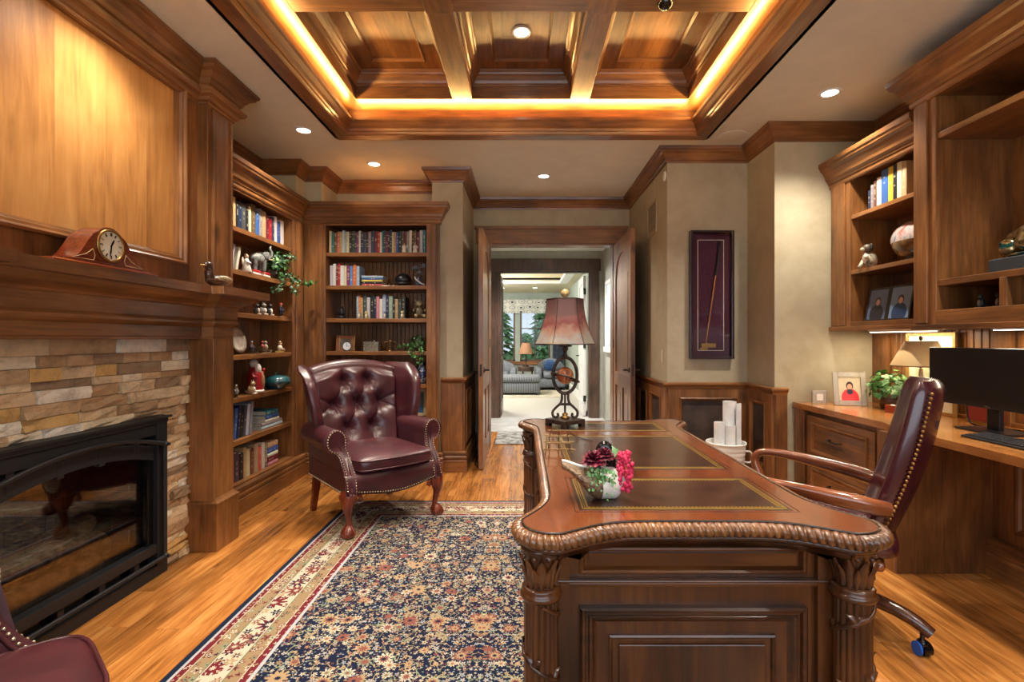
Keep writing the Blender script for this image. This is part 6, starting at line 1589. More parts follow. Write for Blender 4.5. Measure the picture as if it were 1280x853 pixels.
for c, w in (('red',0.020),('black',0.022),('yellow',0.016),('blue',0.022),('pale blue',0.018)):
    book(w, 0.225-R_.random()*0.02, 0.16, c, (-1.485,4.853,z), 0, '%s book lying in the flat stack on the second shelf of the back bookcase' % c, 'flat stacks of books', flat=True); z += w+0.0005
g3 = 'books on the third shelf of the back bookcase'
row(names('pale blue|orange|tan|charcoal|silver grey|black|navy|pink|white|pale blue|navy|sage|black|tan|charcoal|black'), -1.645, 'x', 1.50, 4.865, 0, 0.48, 0.19, 0.235, 'from the room corner on the third shelf behind the chair', g3, R_)
g4 = 'books on the top shelf of the side bookcase'
row(names('tan|black|cream|brown|tan|black|navy|charcoal|black|cream|brown|blue|grey|tan|maroon|red|navy|white|blue|white'), 3.50, 'y', 2.14, -2.185, pi/2, 1.02, 0.20, 0.245, 'from the fireplace on the top shelf of the side bookcase', g4, R_)
book(0.03, 0.19, 0.14, 'white', (-2.20,3.80,1.8205), pi/2, 'white book leaning beside the angel figurine', 'leaning books', tilt=0.25)
book(0.02, 0.20, 0.14, 'silver grey', (-2.20,3.735,1.8205), pi/2, 'grey book leaning behind the white one near the angel', 'leaning books', tilt=0.2)
z = 1.8205
for c, w in (('white',0.022),('red',0.022)):
    book(w, 0.27, 0.16, c, (-2.175,4.12,z), pi/2, '%s book lying flat under the grey elephant' % c, 'flat stacks of books', flat=True); z += w+0.0005
ELZ = z
g5 = 'leaning books on the fifth shelf of the side bookcase'
y_ = 3.60
for k, c in enumerate(names('charcoal|grey|black|blue|navy|black|charcoal|silver grey|grey')):
    w = R_.uniform(0.030,0.046); book(w, R_.uniform(0.225,0.265), 0.17, c, (-2.18,y_,0.5405), pi/2, '%s tall leaning book, %s from the fireplace on the second lowest shelf' % (c, ORD[k]), g5, tilt=0.13); y_ += w+0.006
z = 0.5405
for c, w, h in (('pale blue',0.026,0.36),('grey',0.026,0.34),('white',0.022,0.24),('blue',0.034,0.22),('teal',0.036,0.20)):
    book(w, h, 0.20, c, (-2.18,4.30,z), pi/2, '%s book in the flat stack on the second lowest shelf of the side bookcase' % c, 'flat stacks of books', flat=True); z += w+0.0005
g6 = 'upright books on the bottom shelf of the side bookcase'
row(names('maroon|cream|black|red|charcoal|black|tan|cream|brown|tan|coral|cream'), 3.50, 'y', 0.22, -2.17, pi/2, 0.66, 0.19, 0.235, 'from the fireplace on the bottom shelf of the side bookcase', g6, R_)
z = 0.2205
for c, w in (('pink',0.03),('maroon',0.045),('white',0.03),('blue',0.045),('tan',0.045)):
    book(w, 0.17, 0.15, c, (-2.165,4.28,z), pi/2, '%s book in the flat stack on the bottom shelf of the side bookcase' % c, 'flat stacks of books', flat=True); z += w+0.0005
g7 = 'books in the wall cabinet'
cc = names('navy|grey|brown|white|blue|yellow|black|cream|tan'); y_ = 3.50; hs = (0.14,0.17,0.19,0.20,0.235,0.235,0.24,0.24,0.23)
for k, c in enumerate(cc):
    w = (0.026,0.030,0.028,0.044,0.064,0.044,0.034,0.042,0.040)[k]; y_ -= w
    book(w*0.97, hs[k], 0.17, c, (2.425,y_+w/2,2.2055), -pi/2, '%s book, %s from the plaster wall in the wall cabinet' % (c, ORD[k]), g7)
book(0.022, 0.20, 0.15, 'tan', (-1.235,4.90,0.5405), 0, 'tan book leaning beside the framed photo low in the back bookcase', None, tilt=0.16)
book(0.020, 0.19, 0.15, 'charcoal', (-1.275,4.90,0.5405), 0, 'charcoal book behind the tan one low in the back bookcase', None, tilt=0.1)
# ------------------------------------------------------------------ shelf ornaments
SPLIT = {'ear','arm','leg','legs','paw','wing','runner','foot_pad','fur'}
def islands(mb):
    par = list(range(len(mb.v)))
    def find(i):
        while par[i] != i: par[i] = par[par[i]]; i = par[i]
        return i
    key = {}
    for i, p in enumerate(mb.v):
        k = tuple(round(c, 6) for c in p)
        if k in key: par[find(i)] = find(key[k])
        else: key[k] = i
    for f in mb.f:
        for q in f[1:]: par[find(q)] = find(f[0])
    out = {}
    for f, m_, s_ in zip(mb.f, mb.m, mb.s):
        r = find(f[0]); o = out.setdefault(r, MB()); n = len(o.v)
        o.v += [mb.v[i] for i in f]; o.f.append(tuple(range(n, n+len(f)))); o.m.append(m_); o.s.append(s_)
    for o in out.values():       # weld again
        idx = {}; nv = []; rm_ = []
        for p in o.v:
            k = tuple(round(c, 6) for c in p)
            if k not in idx: idx[k] = len(nv); nv.append(p)
            rm_.append(idx[k])
        keep = [(tuple(dict.fromkeys(rm_[i] for i in f)), m_, s_) for f, m_, s_ in zip(o.f, o.m, o.s)]
        keep = [q for q in keep if len(q[0]) > 2]
        o.v = nv; o.f = [q[0] for q in keep]; o.m = [q[1] for q in keep]; o.s = [q[2] for q in keep]
    return list(out.values())
def fig(name, loc, rz, parts, label, cat='figurine', group=None, scale=1.0):
    o = empty(name, loc, rz, label=label, cat=cat, group=group); o.scale = (scale,)*3
    for nm, mb, mt in parts:
        for piece in (islands(mb) if nm in SPLIT else [mb]): obj(nm, piece, mt, o)
    return o
def angel(loc, label, rz=0, sc=1.0):
    w = pm(210,206,196,0.5); return fig('angel_figurine', loc, rz, [('robe', MB().lathe([(0.001,0),(0.026,0),(0.028,0.006),(0.020,0.04),(0.014,0.07),(0.008,0.082)],14), w), ('head', MB().ball((0,0,0.094),(0.011,0.011,0.013),10,8), pm(206,170,140)), ('hair', MB().ball((0,0.003,0.099),(0.012,0.011,0.010),10,6), pm(120,80,50)),
        ('arm', MB().tube([(-0.014,0,0.068),(-0.010,-0.018,0.055),(0,-0.022,0.058)],0.005,6).tube([(0.014,0,0.068),(0.010,-0.018,0.055),(0,-0.022,0.058)],0.005,6), w), ('wing', MB().ball((-0.016,0.012,0.065),(0.012,0.004,0.024),8,6).ball((0.016,0.012,0.065),(0.012,0.004,0.024),8,6), w)], label, scale=sc)
def cat_fig(loc, label, rz=0, col=(60,52,48), sc=1.0, belly=(214,204,190)):
    c = pm(*col); return fig('cat_figurine', loc, rz, [('body', MB().ball((0,0,0.032),(0.022,0.026,0.033),12,10), c), ('chest', MB().ball((0,-0.012,0.034),(0.014,0.018,0.024),10,8), pm(*belly)), ('head', MB().ball((0,-0.010,0.074),(0.017,0.016,0.015),12,8), c),
        ('ear', MB().loft([[(-0.016,-0.008,0.082),(-0.006,-0.008,0.086),(-0.010,-0.002,0.084)],[(-0.0135,-0.008,0.098),(-0.013,-0.008,0.098),(-0.0133,-0.007,0.098)]]).loft([[(0.006,-0.008,0.086),(0.016,-0.008,0.082),(0.010,-0.002,0.084)],[(0.013,-0.008,0.098),(0.0135,-0.008,0.098),(0.0133,-0.007,0.098)]]), c), ('paw', MB().ball((-0.010,-0.026,0.006),(0.007,0.012,0.006),8,6).ball((0.010,-0.026,0.006),(0.007,0.012,0.006),8,6), pm(*belly)), ('tail', MB().tube(bez([(0.0,0.026,0.008),(0.022,0.028,0.006),(0.034,0.010,0.006)],4),0.005,6), c)], label, scale=sc)
def man_fig(loc, label, rz=0, coat=(40,44,60), hat=(150,40,40), sc=1.0, trousers=(60,50,44)):
    return fig('man_figurine', loc, rz, [('base', MB().lathe([(0.001,0),(0.026,0),(0.026,0.006),(0.001,0.007)],14), pm(70,60,50)), ('legs', MB().cyl((-0.009,0,0.006),(-0.009,0,0.045),0.009).cyl((0.009,0,0.006),(0.009,0,0.045),0.009), pm(*trousers)), ('coat', MB().lathe([(0.022,0.036),(0.020,0.06),(0.021,0.082),(0.010,0.096)],14,cap=(True,True)), pm(*coat)), ('head', MB().ball((0,0,0.106),(0.012,0.012,0.014),10,8), pm(206,164,130)), ('hat', MB().lathe([(0.001,0.134),(0.011,0.132),(0.012,0.118),(0.020,0.116),(0.001,0.115)],14), pm(*hat)), ('arm', MB().tube([(-0.020,0,0.084),(-0.028,-0.008,0.062),(-0.016,-0.020,0.058)],0.007,6).tube([(0.020,0,0.084),(0.028,-0.008,0.062),(0.016,-0.020,0.058)],0.007,6), pm(*coat))], label, scale=sc)
LX = -2.19; LR = pi/2
angel((LX+0.02,3.88,1.8205), 'white angel figurine beside the grey elephant', LR, 1.35)
# elephant with raised trunk
el = empty('elephant_figurine', (-2.20,4.09,ELZ+0.001), 0, label='grey elephant with raised trunk standing on flat books', cat='figurine'); eg = speckle('elephant_grey', srgb(78,80,80), srgb(124,126,122), 40, 0.5, bump=0.2)
el.rotation_euler = (0,0,radians(70)); el.scale = (1.08,)*3
obj('body', MB().ball((0,0,0.085),(0.070,0.042,0.048),18,12), eg, el); obj('head', MB().ball((0.075,0,0.115),(0.034,0.030,0.036),14,10), eg, el)
for x_ in (-0.040,0.040):
    for y2 in (-0.022,0.022): obj('leg', MB().tube([(x_,y2,0.085),(x_+0.002,y2,0.04),(x_,y2,0.0)], lambda t: 0.019-0.003*t, 10), eg, el)
obj('trunk', MB().tube(bez([(0.098,0,0.110),(0.125,0,0.120),(0.132,0,0.155),(0.118,0,0.185),(0.128,0,0.205)],6), lambda t: 0.016-0.010*t, 8), eg, el)
for s in (-1,1): obj('ear', MB().ball((0.062,s*0.034,0.118),(0.026,0.006,0.032),12,8), eg, el); obj('tusk', MB().tube([(0.096,s*0.014,0.098),(0.120,s*0.018,0.096),(0.134,s*0.018,0.106)], lambda t: 0.005-0.003*t, 6), cream, el)
ivy_plant('trailing_ivy', (-2.22,4.38,1.8205), 0.15, 0.155, 0.26, 420, 'dark green ivy spilling over the side bookcase shelf', trails=[[(0.08,-0.03,0.05),(0.15,-0.10,0.02),(0.17,-0.20,-0.06),(0.16,-0.28,-0.12)],[(0.08,0.05,0.08),(0.16,0.10,0.02),(0.22,0.16,-0.02),(0.26,0.22,0.0)],[(0.06,0.0,0.06),(0.16,0.02,0.02),(0.19,0.02,-0.08),(0.19,0.0,-0.12)],[(0.05,0.02,0.18),(0.13,0.03,0.22),(0.16,0.05,0.20)]], size=(0.018,0.034), seed=9, mats=[leaf_g[0], leaf_g[0], leaf_g[1]], pot=([(q[0]*0.9, q[1]) for q in potp], pm(80,60,44)))
cat_fig((LX,4.06,1.5005), 'dark cat figurine with white chest above the tureen, first in its row', LR, (48,40,40), 0.95); cat_fig((LX,4.16,1.5005), 'grey cat figurine sitting between two dark figurines', LR, (140,136,130), 1.1); cat_fig((LX,4.26,1.5005), 'black cat figurine nearest the red hatted man figurine', LR, (30,28,30), 1.1)
man_fig((LX,4.47,1.5005), 'small man figurine in red hat and navy coat on the shelf below the ivy', LR, (40,44,66), (170,60,54), 0.95)
pl = empty('display_plate', (-2.22,3.83,1.1805), LR, label='round patterned plate standing on an easel in the side bookcase', cat='plate')
obj('plate', MB().lathe([(0.001,0.004),(0.07,0.004),(0.10,0.014),(0.102,0.018),(0.07,0.010),(0.001,0.009)],36, M=Matrix.Translation((0,0.0,0.108)) @ Matrix.Rotation(radians(78),4,'X')), speckle('plate_print', srgb(150,140,128), srgb(206,198,186), 16, 0.3), pl); obj('easel', MB().tube([(-0.03,-0.035,0.012),(-0.03,0.03,0.004),(-0.02,0.05,0.12)],0.003,6).tube([(0.03,-0.035,0.012),(0.03,0.03,0.004),(0.02,0.05,0.12)],0.003,6), bronze, pl)
man_fig((LX,3.99,1.1805), 'dark coated man figurine next to the display plate', LR, (60,50,60), (40,36,40), 0.8)
sl = fig('sleigh_figurine', (LX,4.18,1.1805), LR, [('sled', MB().box(-0.06,0.06,-0.022,0.022,0.016,0.026).box(-0.06,-0.05,-0.022,0.022,0.026,0.05), pm(90,70,50)), ('runner', MB().tube([(-0.065,-0.018,0.004),(0.05,-0.018,0.004),(0.07,-0.018,0.02)],0.004,6).tube([(-0.065,0.018,0.004),(0.05,0.018,0.004),(0.07,0.018,0.02)],0.004,6), pm(140,120,90)), ('child', MB().ball((-0.025,0,0.046),(0.018,0.016,0.022),10,8).ball((-0.025,0,0.078),0.012,10,8), pm(150,50,50)), ('passenger', MB().ball((0.022,0,0.046),(0.018,0.016,0.022),10,8).ball((0.022,0,0.078),0.012,10,8), pm(180,170,150))], 'children on a sleigh figurine in the side bookcase', scale=1.15)
fig('seated_figurine', (LX,4.45,1.1805), LR, [('base', MB().box(-0.032,0.032,-0.024,0.024,0,0.014), pm(200,170,100)), ('body', MB().ball((0,0,0.040),(0.024,0.022,0.028),12,10), pm(206,196,176)), ('head', MB().ball((0,-0.002,0.080),0.016,12,8), pm(214,184,150)), ('hat', MB().lathe([(0.001,0.104),(0.012,0.098),(0.020,0.090),(0.001,0.090)],12), pm(150,120,80)), ('leg', MB().tube([(-0.012,-0.01,0.022),(-0.014,-0.032,0.030),(-0.014,-0.036,0.014)],0.008,6).tube([(0.012,-0.01,0.022),(0.014,-0.032,0.030),(0.014,-0.036,0.014)],0.008,6), pm(150,130,110))], 'cream seated figurine on a gold base in the side bookcase')
# santa
sa = fig('santa_figurine', (-2.20,4.05,0.8605), LR, [('robe', MB().lathe([(0.001,0),(0.058,0),(0.060,0.02),(0.050,0.09),(0.052,0.14),(0.036,0.185),(0.020,0.20)],20), pm(140,24,30)), ('fur_trim', MB().tube(rings((0,0,0.014),0.058),0.012,8,True), pm(206,200,190)), ('beard', MB().ball((0,-0.026,0.185),(0.030,0.022,0.045),12,10), pm(216,210,200)), ('face', MB().ball((0,-0.006,0.215),(0.024,0.024,0.026),12,10), pm(204,150,126)), ('hood', MB().ball((0,0.006,0.228),(0.034,0.032,0.034),14,10), pm(206,200,190)), ('sack', MB().ball((0.052,-0.02,0.085),(0.032,0.030,0.085),12,10), pm(150,112,78)), ('arm', MB().tube([(0.040,0,0.155),(0.062,-0.02,0.14),(0.070,-0.03,0.16)],0.014,8).tube([(-0.040,0,0.155),(-0.062,-0.02,0.13),(-0.046,-0.045,0.12)],0.014,8), pm(140,24,30)), ('holly', MB().ball((0.076,-0.03,0.175),(0.012,0.012,0.016),8,6), pm(180,40,40))], 'red robed santa figurine with white beard and tan sack', scale=1.05)
cat_fig((LX+0.03,3.93,0.8605), 'tan cat figurine beside the red robed santa', LR, (176,150,110), 1.15); man_fig((LX+0.03,3.72,0.8605), 'little figurine in grey coat at the fireplace end of the santa shelf', LR, (120,116,110), (60,50,50), 0.75)
fig('lidded_tureen', (-2.19,4.39,0.8605), LR, [('bowl', MB().lathe([(0.001,0.0),(0.060,0.0),(0.066,0.008),(0.108,0.040),(0.118,0.062),(0.112,0.080),(0.106,0.082),(0.001,0.080)],32), pm(30,70,78,0.15,0,0.6)), ('lid', MB().lathe([(0.112,0.082),(0.108,0.094),(0.080,0.112),(0.040,0.120),(0.001,0.122)],32), pm(40,84,90,0.15,0,0.6)), ('foot', MB().lathe([(0.062,0),(0.070,0.0),(0.066,0.010)],24), pm(24,50,58)), ('handle', MB().tube(bez([(-0.03,0,0.120),(-0.02,0,0.138),(0.02,0,0.138),(0.03,0,0.120)],4),0.006,8), pm(24,50,58))], 'glossy teal lidded tureen on the santa shelf', cat='tureen')
# back bookcase ornaments
for x_, lb in ((-1.165,'farther from the doorway'),(-1.060,'nearer the doorway')): angel((x_,4.825,2.1405), 'white angel in front of top shelf books, the one '+lb, 0, 0.85)
fig('black_cap', (-1.20,4.93,1.8205), 0, [('crown', MB().ball((0,0,0.065),(0.082,0.085,0.065),24,14), pm(22,24,32,0.35)), ('brim', MB().prism([(-0.06+0.12*k/12, -0.06-0.055*sqrt(max(0,1-(2*k/12-1)**2))) for k in range(13)]+[(0.06,-0.05),(-0.06,-0.05)], 0.018, 0.026), pm(22,24,32,0.35)), ('button', MB().ball((0,0,0.13),0.007,8,6), pm(22,24,32,0.35)), ('band', MB().tube(rings((0,0,0.03),0.074),0.006,6,True), pm(70,50,44))], 'round black cap on the second shelf of the back bookcase', cat='cap')
fl = MB()
for c, R2 in (((-0.03,0,0.17),0.055),((0.045,0.0,0.19),0.05),((0.01,-0.02,0.12),0.045)): petals(fl, c, R2, 9, 3, 0, seed=int(R2*997))
fig('silver_flowers', (-1.045,4.92,1.8205), 0, [('blossoms', fl, pm(150,156,160,0.4)), ('vase', MB().lathe([(0.001,0),(0.034,0),(0.040,0.03),(0.028,0.07),(0.018,0.09),(0.024,0.10)],18), pm(70,76,90,0.3)), ('ribbon', MB().tube(bez([(-0.03,-0.04,0.09),(-0.01,-0.06,0.06),(0.03,-0.06,0.03),(0.07,-0.06,0.012)],5),0.007,6), pm(190,194,200,0.4))], 'silver grey artificial flowers at the doorway end of the cap shelf', cat='flowers')
fig('dark_bird_figurine', (-1.80,4.90,1.5005), 0, [('base', MB().lathe([(0.001,0),(0.05,0),(0.048,0.02),(0.03,0.03),(0.001,0.03)],18), pm(30,28,32,0.3)), ('body', MB().ball((0,0,0.065),(0.026,0.022,0.040),12,10), pm(26,24,28,0.3)), ('head', MB().ball((0.004,-0.006,0.112),(0.013,0.014,0.014),10,8), pm(26,24,28,0.3)), ('wing', MB().ball((-0.024,0.004,0.066),(0.008,0.018,0.034),8,6).ball((0.026,0.004,0.066),(0.008,0.018,0.034),8,6), pm(34,32,36,0.3))], 'small dark bird figurine on the third shelf of the back bookcase')
for k, (x_, c2) in enumerate(((-1.605,(170,160,150)),(-1.535,(200,180,120)),(-1.355,(120,130,160)),(-1.185,(206,186,140)))):
    cat_fig((x_,4.835,1.5005), ('pale grey','golden','bluish','cream')[k]+' little animal figurine before the third shelf books', 0, c2, 0.8, (220,210,190))
fig('teddy_statue', (-1.035,4.90,1.5005), radians(20), [('body', MB().ball((0,0,0.06),(0.045,0.04,0.06),16,12), pm(96,84,60)), ('head', MB().ball((0,-0.005,0.142),(0.038,0.034,0.034),16,12), pm(110,98,70)), ('ear', MB().ball((-0.032,0,0.172),0.014,10,8).ball((0.032,0,0.172),0.014,10,8), pm(110,98,70)), ('muzzle', MB().ball((0,-0.036,0.134),(0.016,0.012,0.012),10,8), pm(150,136,104)), ('leg', MB().tube([(-0.025,-0.02,0.03),(-0.04,-0.06,0.026)],0.020,10).tube([(0.025,-0.02,0.03),(0.04,-0.06,0.026)],0.020,10), pm(96,84,60)), ('foot_pad', MB().ball((-0.041,-0.066,0.026),(0.018,0.010,0.018),10,8).ball((0.041,-0.066,0.026),(0.018,0.010,0.018),10,8), pm(160,144,108)), ('arm', MB().tube([(-0.04,-0.005,0.095),(-0.062,-0.03,0.07)],0.014,8).tube([(0.04,-0.005,0.095),(0.062,-0.03,0.07)],0.014,8), pm(96,84,60))], 'olive brown seated teddy figure at the doorway end of the third shelf', cat='teddy bear')
land = speckle('dim_landscape_photo', srgb(60,56,54), srgb(120,112,104), 12, 0.3)
picture('copper_photo_frame', (-1.765,4.90,1.1805), 0, 0.185, 0.155, 0.036, pm(196,140,100,0.25,0.7), land, 'copper photo frame behind the little round clock', 0.12)
ckf = empty('round_clock', (-1.725,4.835,1.1805), 0, label='small round silver clock before the copper frame', cat='clock')
obj('case', MB().cyl((0,-0.008,0.050),(0,0.014,0.050),0.047,n=32), silver, ckf, bev=0.003); obj('dial', MB().cyl((0,-0.0095,0.050),(0,-0.0075,0.050),0.038,n=32), pm(220,224,228), ckf); obj('hand', MB().box(-0.0015,0.0015,-0.0115,-0.0098,0.05,0.078).box(0,0.022,-0.0115,-0.0098,0.0485,0.0515), black_gloss, ckf); obj('foot', MB().box(-0.03,0.03,-0.012,0.014,0,0.008), silver, ckf)
fig('silver_box', (-1.50,4.90,1.1805), 0, [('body', MB().box(-0.072,0.072,-0.045,0.045,0.0,0.078), speckle('filigree', srgb(110,104,92), srgb(190,182,160), 90, 0.35, 0.6)), ('lid', MB().box(-0.075,0.075,-0.048,0.048,0.079,0.092), speckle('filigree_lid', srgb(120,112,98), srgb(196,188,166), 90, 0.35, 0.6)), ('knob', MB().ball((0.02,0,0.100),(0.012,0.012,0.010),10,8), silver)], 'filigree silver box beside the balance scale', cat='box')
fig('balance_scale', (-1.325,4.90,1.1805), 0, [('base', MB().lathe([(0.001,0),(0.034,0),(0.032,0.008),(0.010,0.014),(0.001,0.016)],18), brass), ('post', MB().cyl((0,0,0.01),(0,0,0.10),0.0045), brass), ('beam', MB().tube(bez([(-0.062,0,0.088),(0,0,0.098),(0.062,0,0.088)],6),0.003,6), brass), ('finial', MB().ball((0,0,0.106),0.008,8,6), brass), ('pan', MB().lathe([(0.001,0.040),(0.018,0.044),(0.024,0.052)],16,c=(-0.062,0,0)).tube([(-0.062,0,0.088),(-0.084,0,0.052)],0.001,4).tube([(-0.062,0,0.088),(-0.040,0,0.052)],0.001,4), brass), ('pan', MB().lathe([(0.001,0.040),(0.018,0.044),(0.024,0.052)],16,c=(0.062,0,0)).tube([(0.062,0,0.088),(0.084,0,0.052)],0.001,4).tube([(0.062,0,0.088),(0.040,0,0.052)],0.001,4), brass)], 'small brass balance scale on the fourth shelf', cat='scale')
ivy_plant('shelf_ivy', (-1.06,4.95,1.1805), 0.10, 0.08, 0.17, 130, 'dark ivy trailing over the fourth shelf of the back bookcase', trails=[[(0.0,-0.05,0.06),(-0.03,-0.12,0.03),(-0.02,-0.17,-0.02),(0.0,-0.18,-0.05)],[(0.04,-0.05,0.06),(0.06,-0.13,0.02),(0.06,-0.17,-0.06),(0.05,-0.18,-0.14)],[(-0.06,-0.03,0.06),(-0.13,-0.06,0.05),(-0.18,-0.08,0.03)]], size=(0.014,0.026), seed=21, mats=[leaf_g[0], leaf_g[1], leaf_g[1]], pot=([(q[0]*0.8, q[1]*0.8) for q in potp], pm(70,56,44)))
vb = NT('blue_white_porcelain'); v_ = vb.coord(False); vb.col(vb.ramp(vb.noise(v_, 34, 3, 0.6, 1.0), [(0.52, srgb(34,48,92)), (0.60, srgb(196,202,212))])).set(Roughness=0.15, Coat_Weight=0.5)
fig('porcelain_vase', (-1.015,4.92,0.8605), 0, [('body', MB().lathe([(0.001,0),(0.040,0),(0.044,0.01),(0.060,0.05),(0.066,0.09),(0.056,0.13),(0.034,0.16),(0.028,0.18)],28), vb.mat), ('lip', MB().lathe([(0.028,0.18),(0.036,0.195),(0.046,0.20),(0.046,0.206),(0.030,0.20),(0.024,0.185)],28), vb.mat)], 'blue and white porcelain vase in the back bookcase', cat='vase')
pmn = photo_mat('portrait_seated', srgb(70,96,84), srgb(50,80,120), srgb(180,140,120), srgb(50,44,50))
picture('tan_photo_frame', (-1.062,4.895,0.5405), 0, 0.20, 0.265, 0.03, pm(176,156,124,0.4), pmn, 'tan framed photo low in the back bookcase beside the wing chair', 0.12)
# wall cabinet ornaments
fo = NT('painted_ostrich_egg'); v_ = fo.coord(False); s3 = fo.n('ShaderNodeSeparateXYZ'); fo.put(s3.inputs[0], v_)
topc = fo.ramp(fo.noise(v_, 9, 5, 0.65, 0.8), [(0.38, srgb(176,96,92)), (0.5, srgb(186,178,176)), (0.62, srgb(112,120,136))]); botc = fo.ramp(fo.noise(v_, 14, 4), [(0.35, srgb(60,44,30)), (0.65, srgb(140,106,66))])
fo.col(fo.mix(fo.math('GREATER_THAN', s3.outputs[2], 0.138), botc, topc)).set(Roughness=0.18, Coat_Weight=0.6)
fig('polished_stone_ovoid', (2.52,3.225,1.8005), pi/2, [('stone', MB().ball((0,0,0.150),(0.150,0.085,0.118),36,24), fo.mat), ('stand', MB().lathe([(0.001,0),(0.052,0),(0.048,0.012),(0.030,0.026),(0.034,0.046),(0.050,0.060)],20), pm(50,36,26))], 'large polished pink and blue ovoid on a dark stand', cat='ovoid')
dg = fig('dog_figurine', (2.44,3.50,1.8005), -pi/2, [('body', MB().ball((0,0.005,0.055),(0.040,0.044,0.058),16,12), speckle('dog_fur', srgb(70,60,46), srgb(186,176,150), 30, 0.6, bump=0.4)), ('chest', MB().ball((0,-0.028,0.070),(0.024,0.022,0.040),12,10), pm(206,200,186)), ('head', MB().ball((0,-0.016,0.140),(0.032,0.034,0.030),14,10), pm(90,80,66)), ('muzzle', MB().ball((0,-0.048,0.132),(0.014,0.020,0.013),10,8), pm(200,186,164)), ('ear', MB().ball((-0.030,-0.008,0.146),(0.009,0.012,0.024),8,6).ball((0.030,-0.008,0.146),(0.009,0.012,0.024),8,6), pm(50,44,40)), ('paw', MB().tube([(-0.022,-0.03,0.06),(-0.024,-0.05,0.02),(-0.024,-0.062,0.008)],0.012,8).tube([(0.022,-0.03,0.06),(0.050,-0.060,0.066),(0.056,-0.070,0.076)],0.012,8), pm(190,180,160))], 'sitting scruffy dog figurine with raised paw beside the ovoid')
for k, (y2, c, bg, lb) in enumerate(((3.475,(34,34,44),srgb(96,110,140),'by the plaster wall'),(3.265,(40,60,92),srgb(120,146,176),'beside the deep cabinet'))):
    picture('portrait_frame', (2.46,y2,1.4255), -pi/2+radians(8), 0.175, 0.235, 0.012, pm(40,30,26,0.35), photo_mat('portrait_%d' % k, bg, srgb(*c), srgb(196,148,124), srgb(60,44,38)), 'dark framed portrait of a person in a dark suit, '+lb, 0.2)
for k, y2 in enumerate((2.60,2.50)):
    cat_fig((2.40,y2,1.4605), ('dark duck coloured','black')[k]+' little figurine in the cubby under the bronze', -pi/2, ((50,54,58),(30,30,34))[k], 0.8, (130,120,104))
# ------------------------------------------------------------------ sitting room furniture
stripe = NT('grey_ticking'); v_ = stripe.coord(False); s_ = stripe.n('ShaderNodeSeparateXYZ'); stripe.put(s_.inputs[0], v_)
stripe.col(stripe.mix(stripe.math('GREATER_THAN', stripe.math('FRACT', stripe.math('MULTIPLY', stripe.math('ADD', s_.outputs[0], s_.outputs[1]), 18.0)), 0.6), srgb(120,124,130), srgb(86,90,100))).set(Roughness=0.85); stripe = stripe.mat
slate = speckle('slate_upholstery', srgb(92,98,108), srgb(122,128,136), 30, 0.85); denim = speckle('blue_cushion', srgb(30,56,96), srgb(50,84,130), 20, 0.8)
def sofa(name, loc, rz, w, label):
    o = empty(name, loc, rz, label=label, cat='sofa')
    obj('base', superbox(MB(), -w/2, w/2, -0.42, 0.40, 0.06, 0.30, 0.25, 32, 10), slate, o); obj('seat_cushion', superbox(MB(), -w/2+0.12, w/2-0.12, -0.40, 0.42, 0.29, 0.46, 0.35, 32, 10), slate, o)
    loops = []
    for k in range(25):
        u = lerp(-1, 1, k/24); zt = 0.62+0.17*(1-u*u); y = -0.40+0.16*u*u*0; x = u*w/2
        loops.append([(x,-0.46,0.20),(x,-0.50,zt-0.03),(x,-0.44,zt),(x,-0.33,zt-0.04),(x,-0.26,0.30)])
    obj('backrest', MB().loft(loops), slate, o)
    for s in (-1, 1):
        obj('arm', superbox(MB(), s*w/2-0.09, s*w/2+0.09, -0.46, 0.40, 0.10, 0.56, 0.4, 24, 10), slate, o)
        for y in (-0.38, 0.34): obj('foot', MB().cyl((s*(w/2-0.06),y,0.0),(s*(w/2-0.06),y,0.07),0.022), black, o)
    return o
sofa('sofa', (-0.90,12.95,0), pi, 1.25, 'curved slate grey sofa under the sitting room window'); sofa('sofa', (0.72,12.95,0), pi, 0.70, 'slate grey armchair sofa with blue cushion under the window')
obj('throw_cushion', superbox(MB(), 0.52, 0.82, 12.82, 12.98, 0.475, 0.76, 0.55, 24, 12), denim, label='deep blue throw cushion on the grey armchair sofa', cat='cushion')
ot = empty('ottoman', (-0.10,11.75,0.0125), 0, label='striped grey upholstered ottoman on the sitting room carpet', cat='ottoman')
obj('base', superbox(MB(), -0.47, 0.47, -0.38, 0.38, 0.03, 0.30, 0.2, 32, 10), stripe, ot); obj('top_cushion', superbox(MB(), -0.49, 0.49, -0.40, 0.40, 0.28, 0.44, 0.3, 32, 10), stripe, ot)
for s in (-1,1):
    for y in (-0.3,0.3): obj('foot', MB().cyl((s*0.38,y,0),(s*0.38,y,0.05),0.025), black, ot)
obj('room_rug', MB().box(-1.6,0.85,11.0,12.40,0.001,0.012), speckle('beige_rug', srgb(176,166,146), srgb(204,196,178), 6, 0.95), label='beige rug under the striped ottoman', cat='rug')
sd = empty('side_table', (0.05,12.70,0), 0, label='dark round side table between the grey sofas', cat='table')
obj('top', MB().cyl((0,0,0.56),(0,0,0.60),0.22,n=28), dkc, sd); obj('apron', MB().cyl((0,0,0.48),(0,0,0.56),0.21,n=28), dkc, sd)
for k in range(3): a = 2*pi*k/3; obj('leg', MB().cyl((0.16*cos(a),0.16*sin(a),0.0),(0.16*cos(a),0.16*sin(a),0.48),0.022), dkc, sd)
rl = empty('table_lamp', (0.05,12.70,0.6005), 0, label='small lamp with pleated brown shade on the dark side table', cat='lamp')
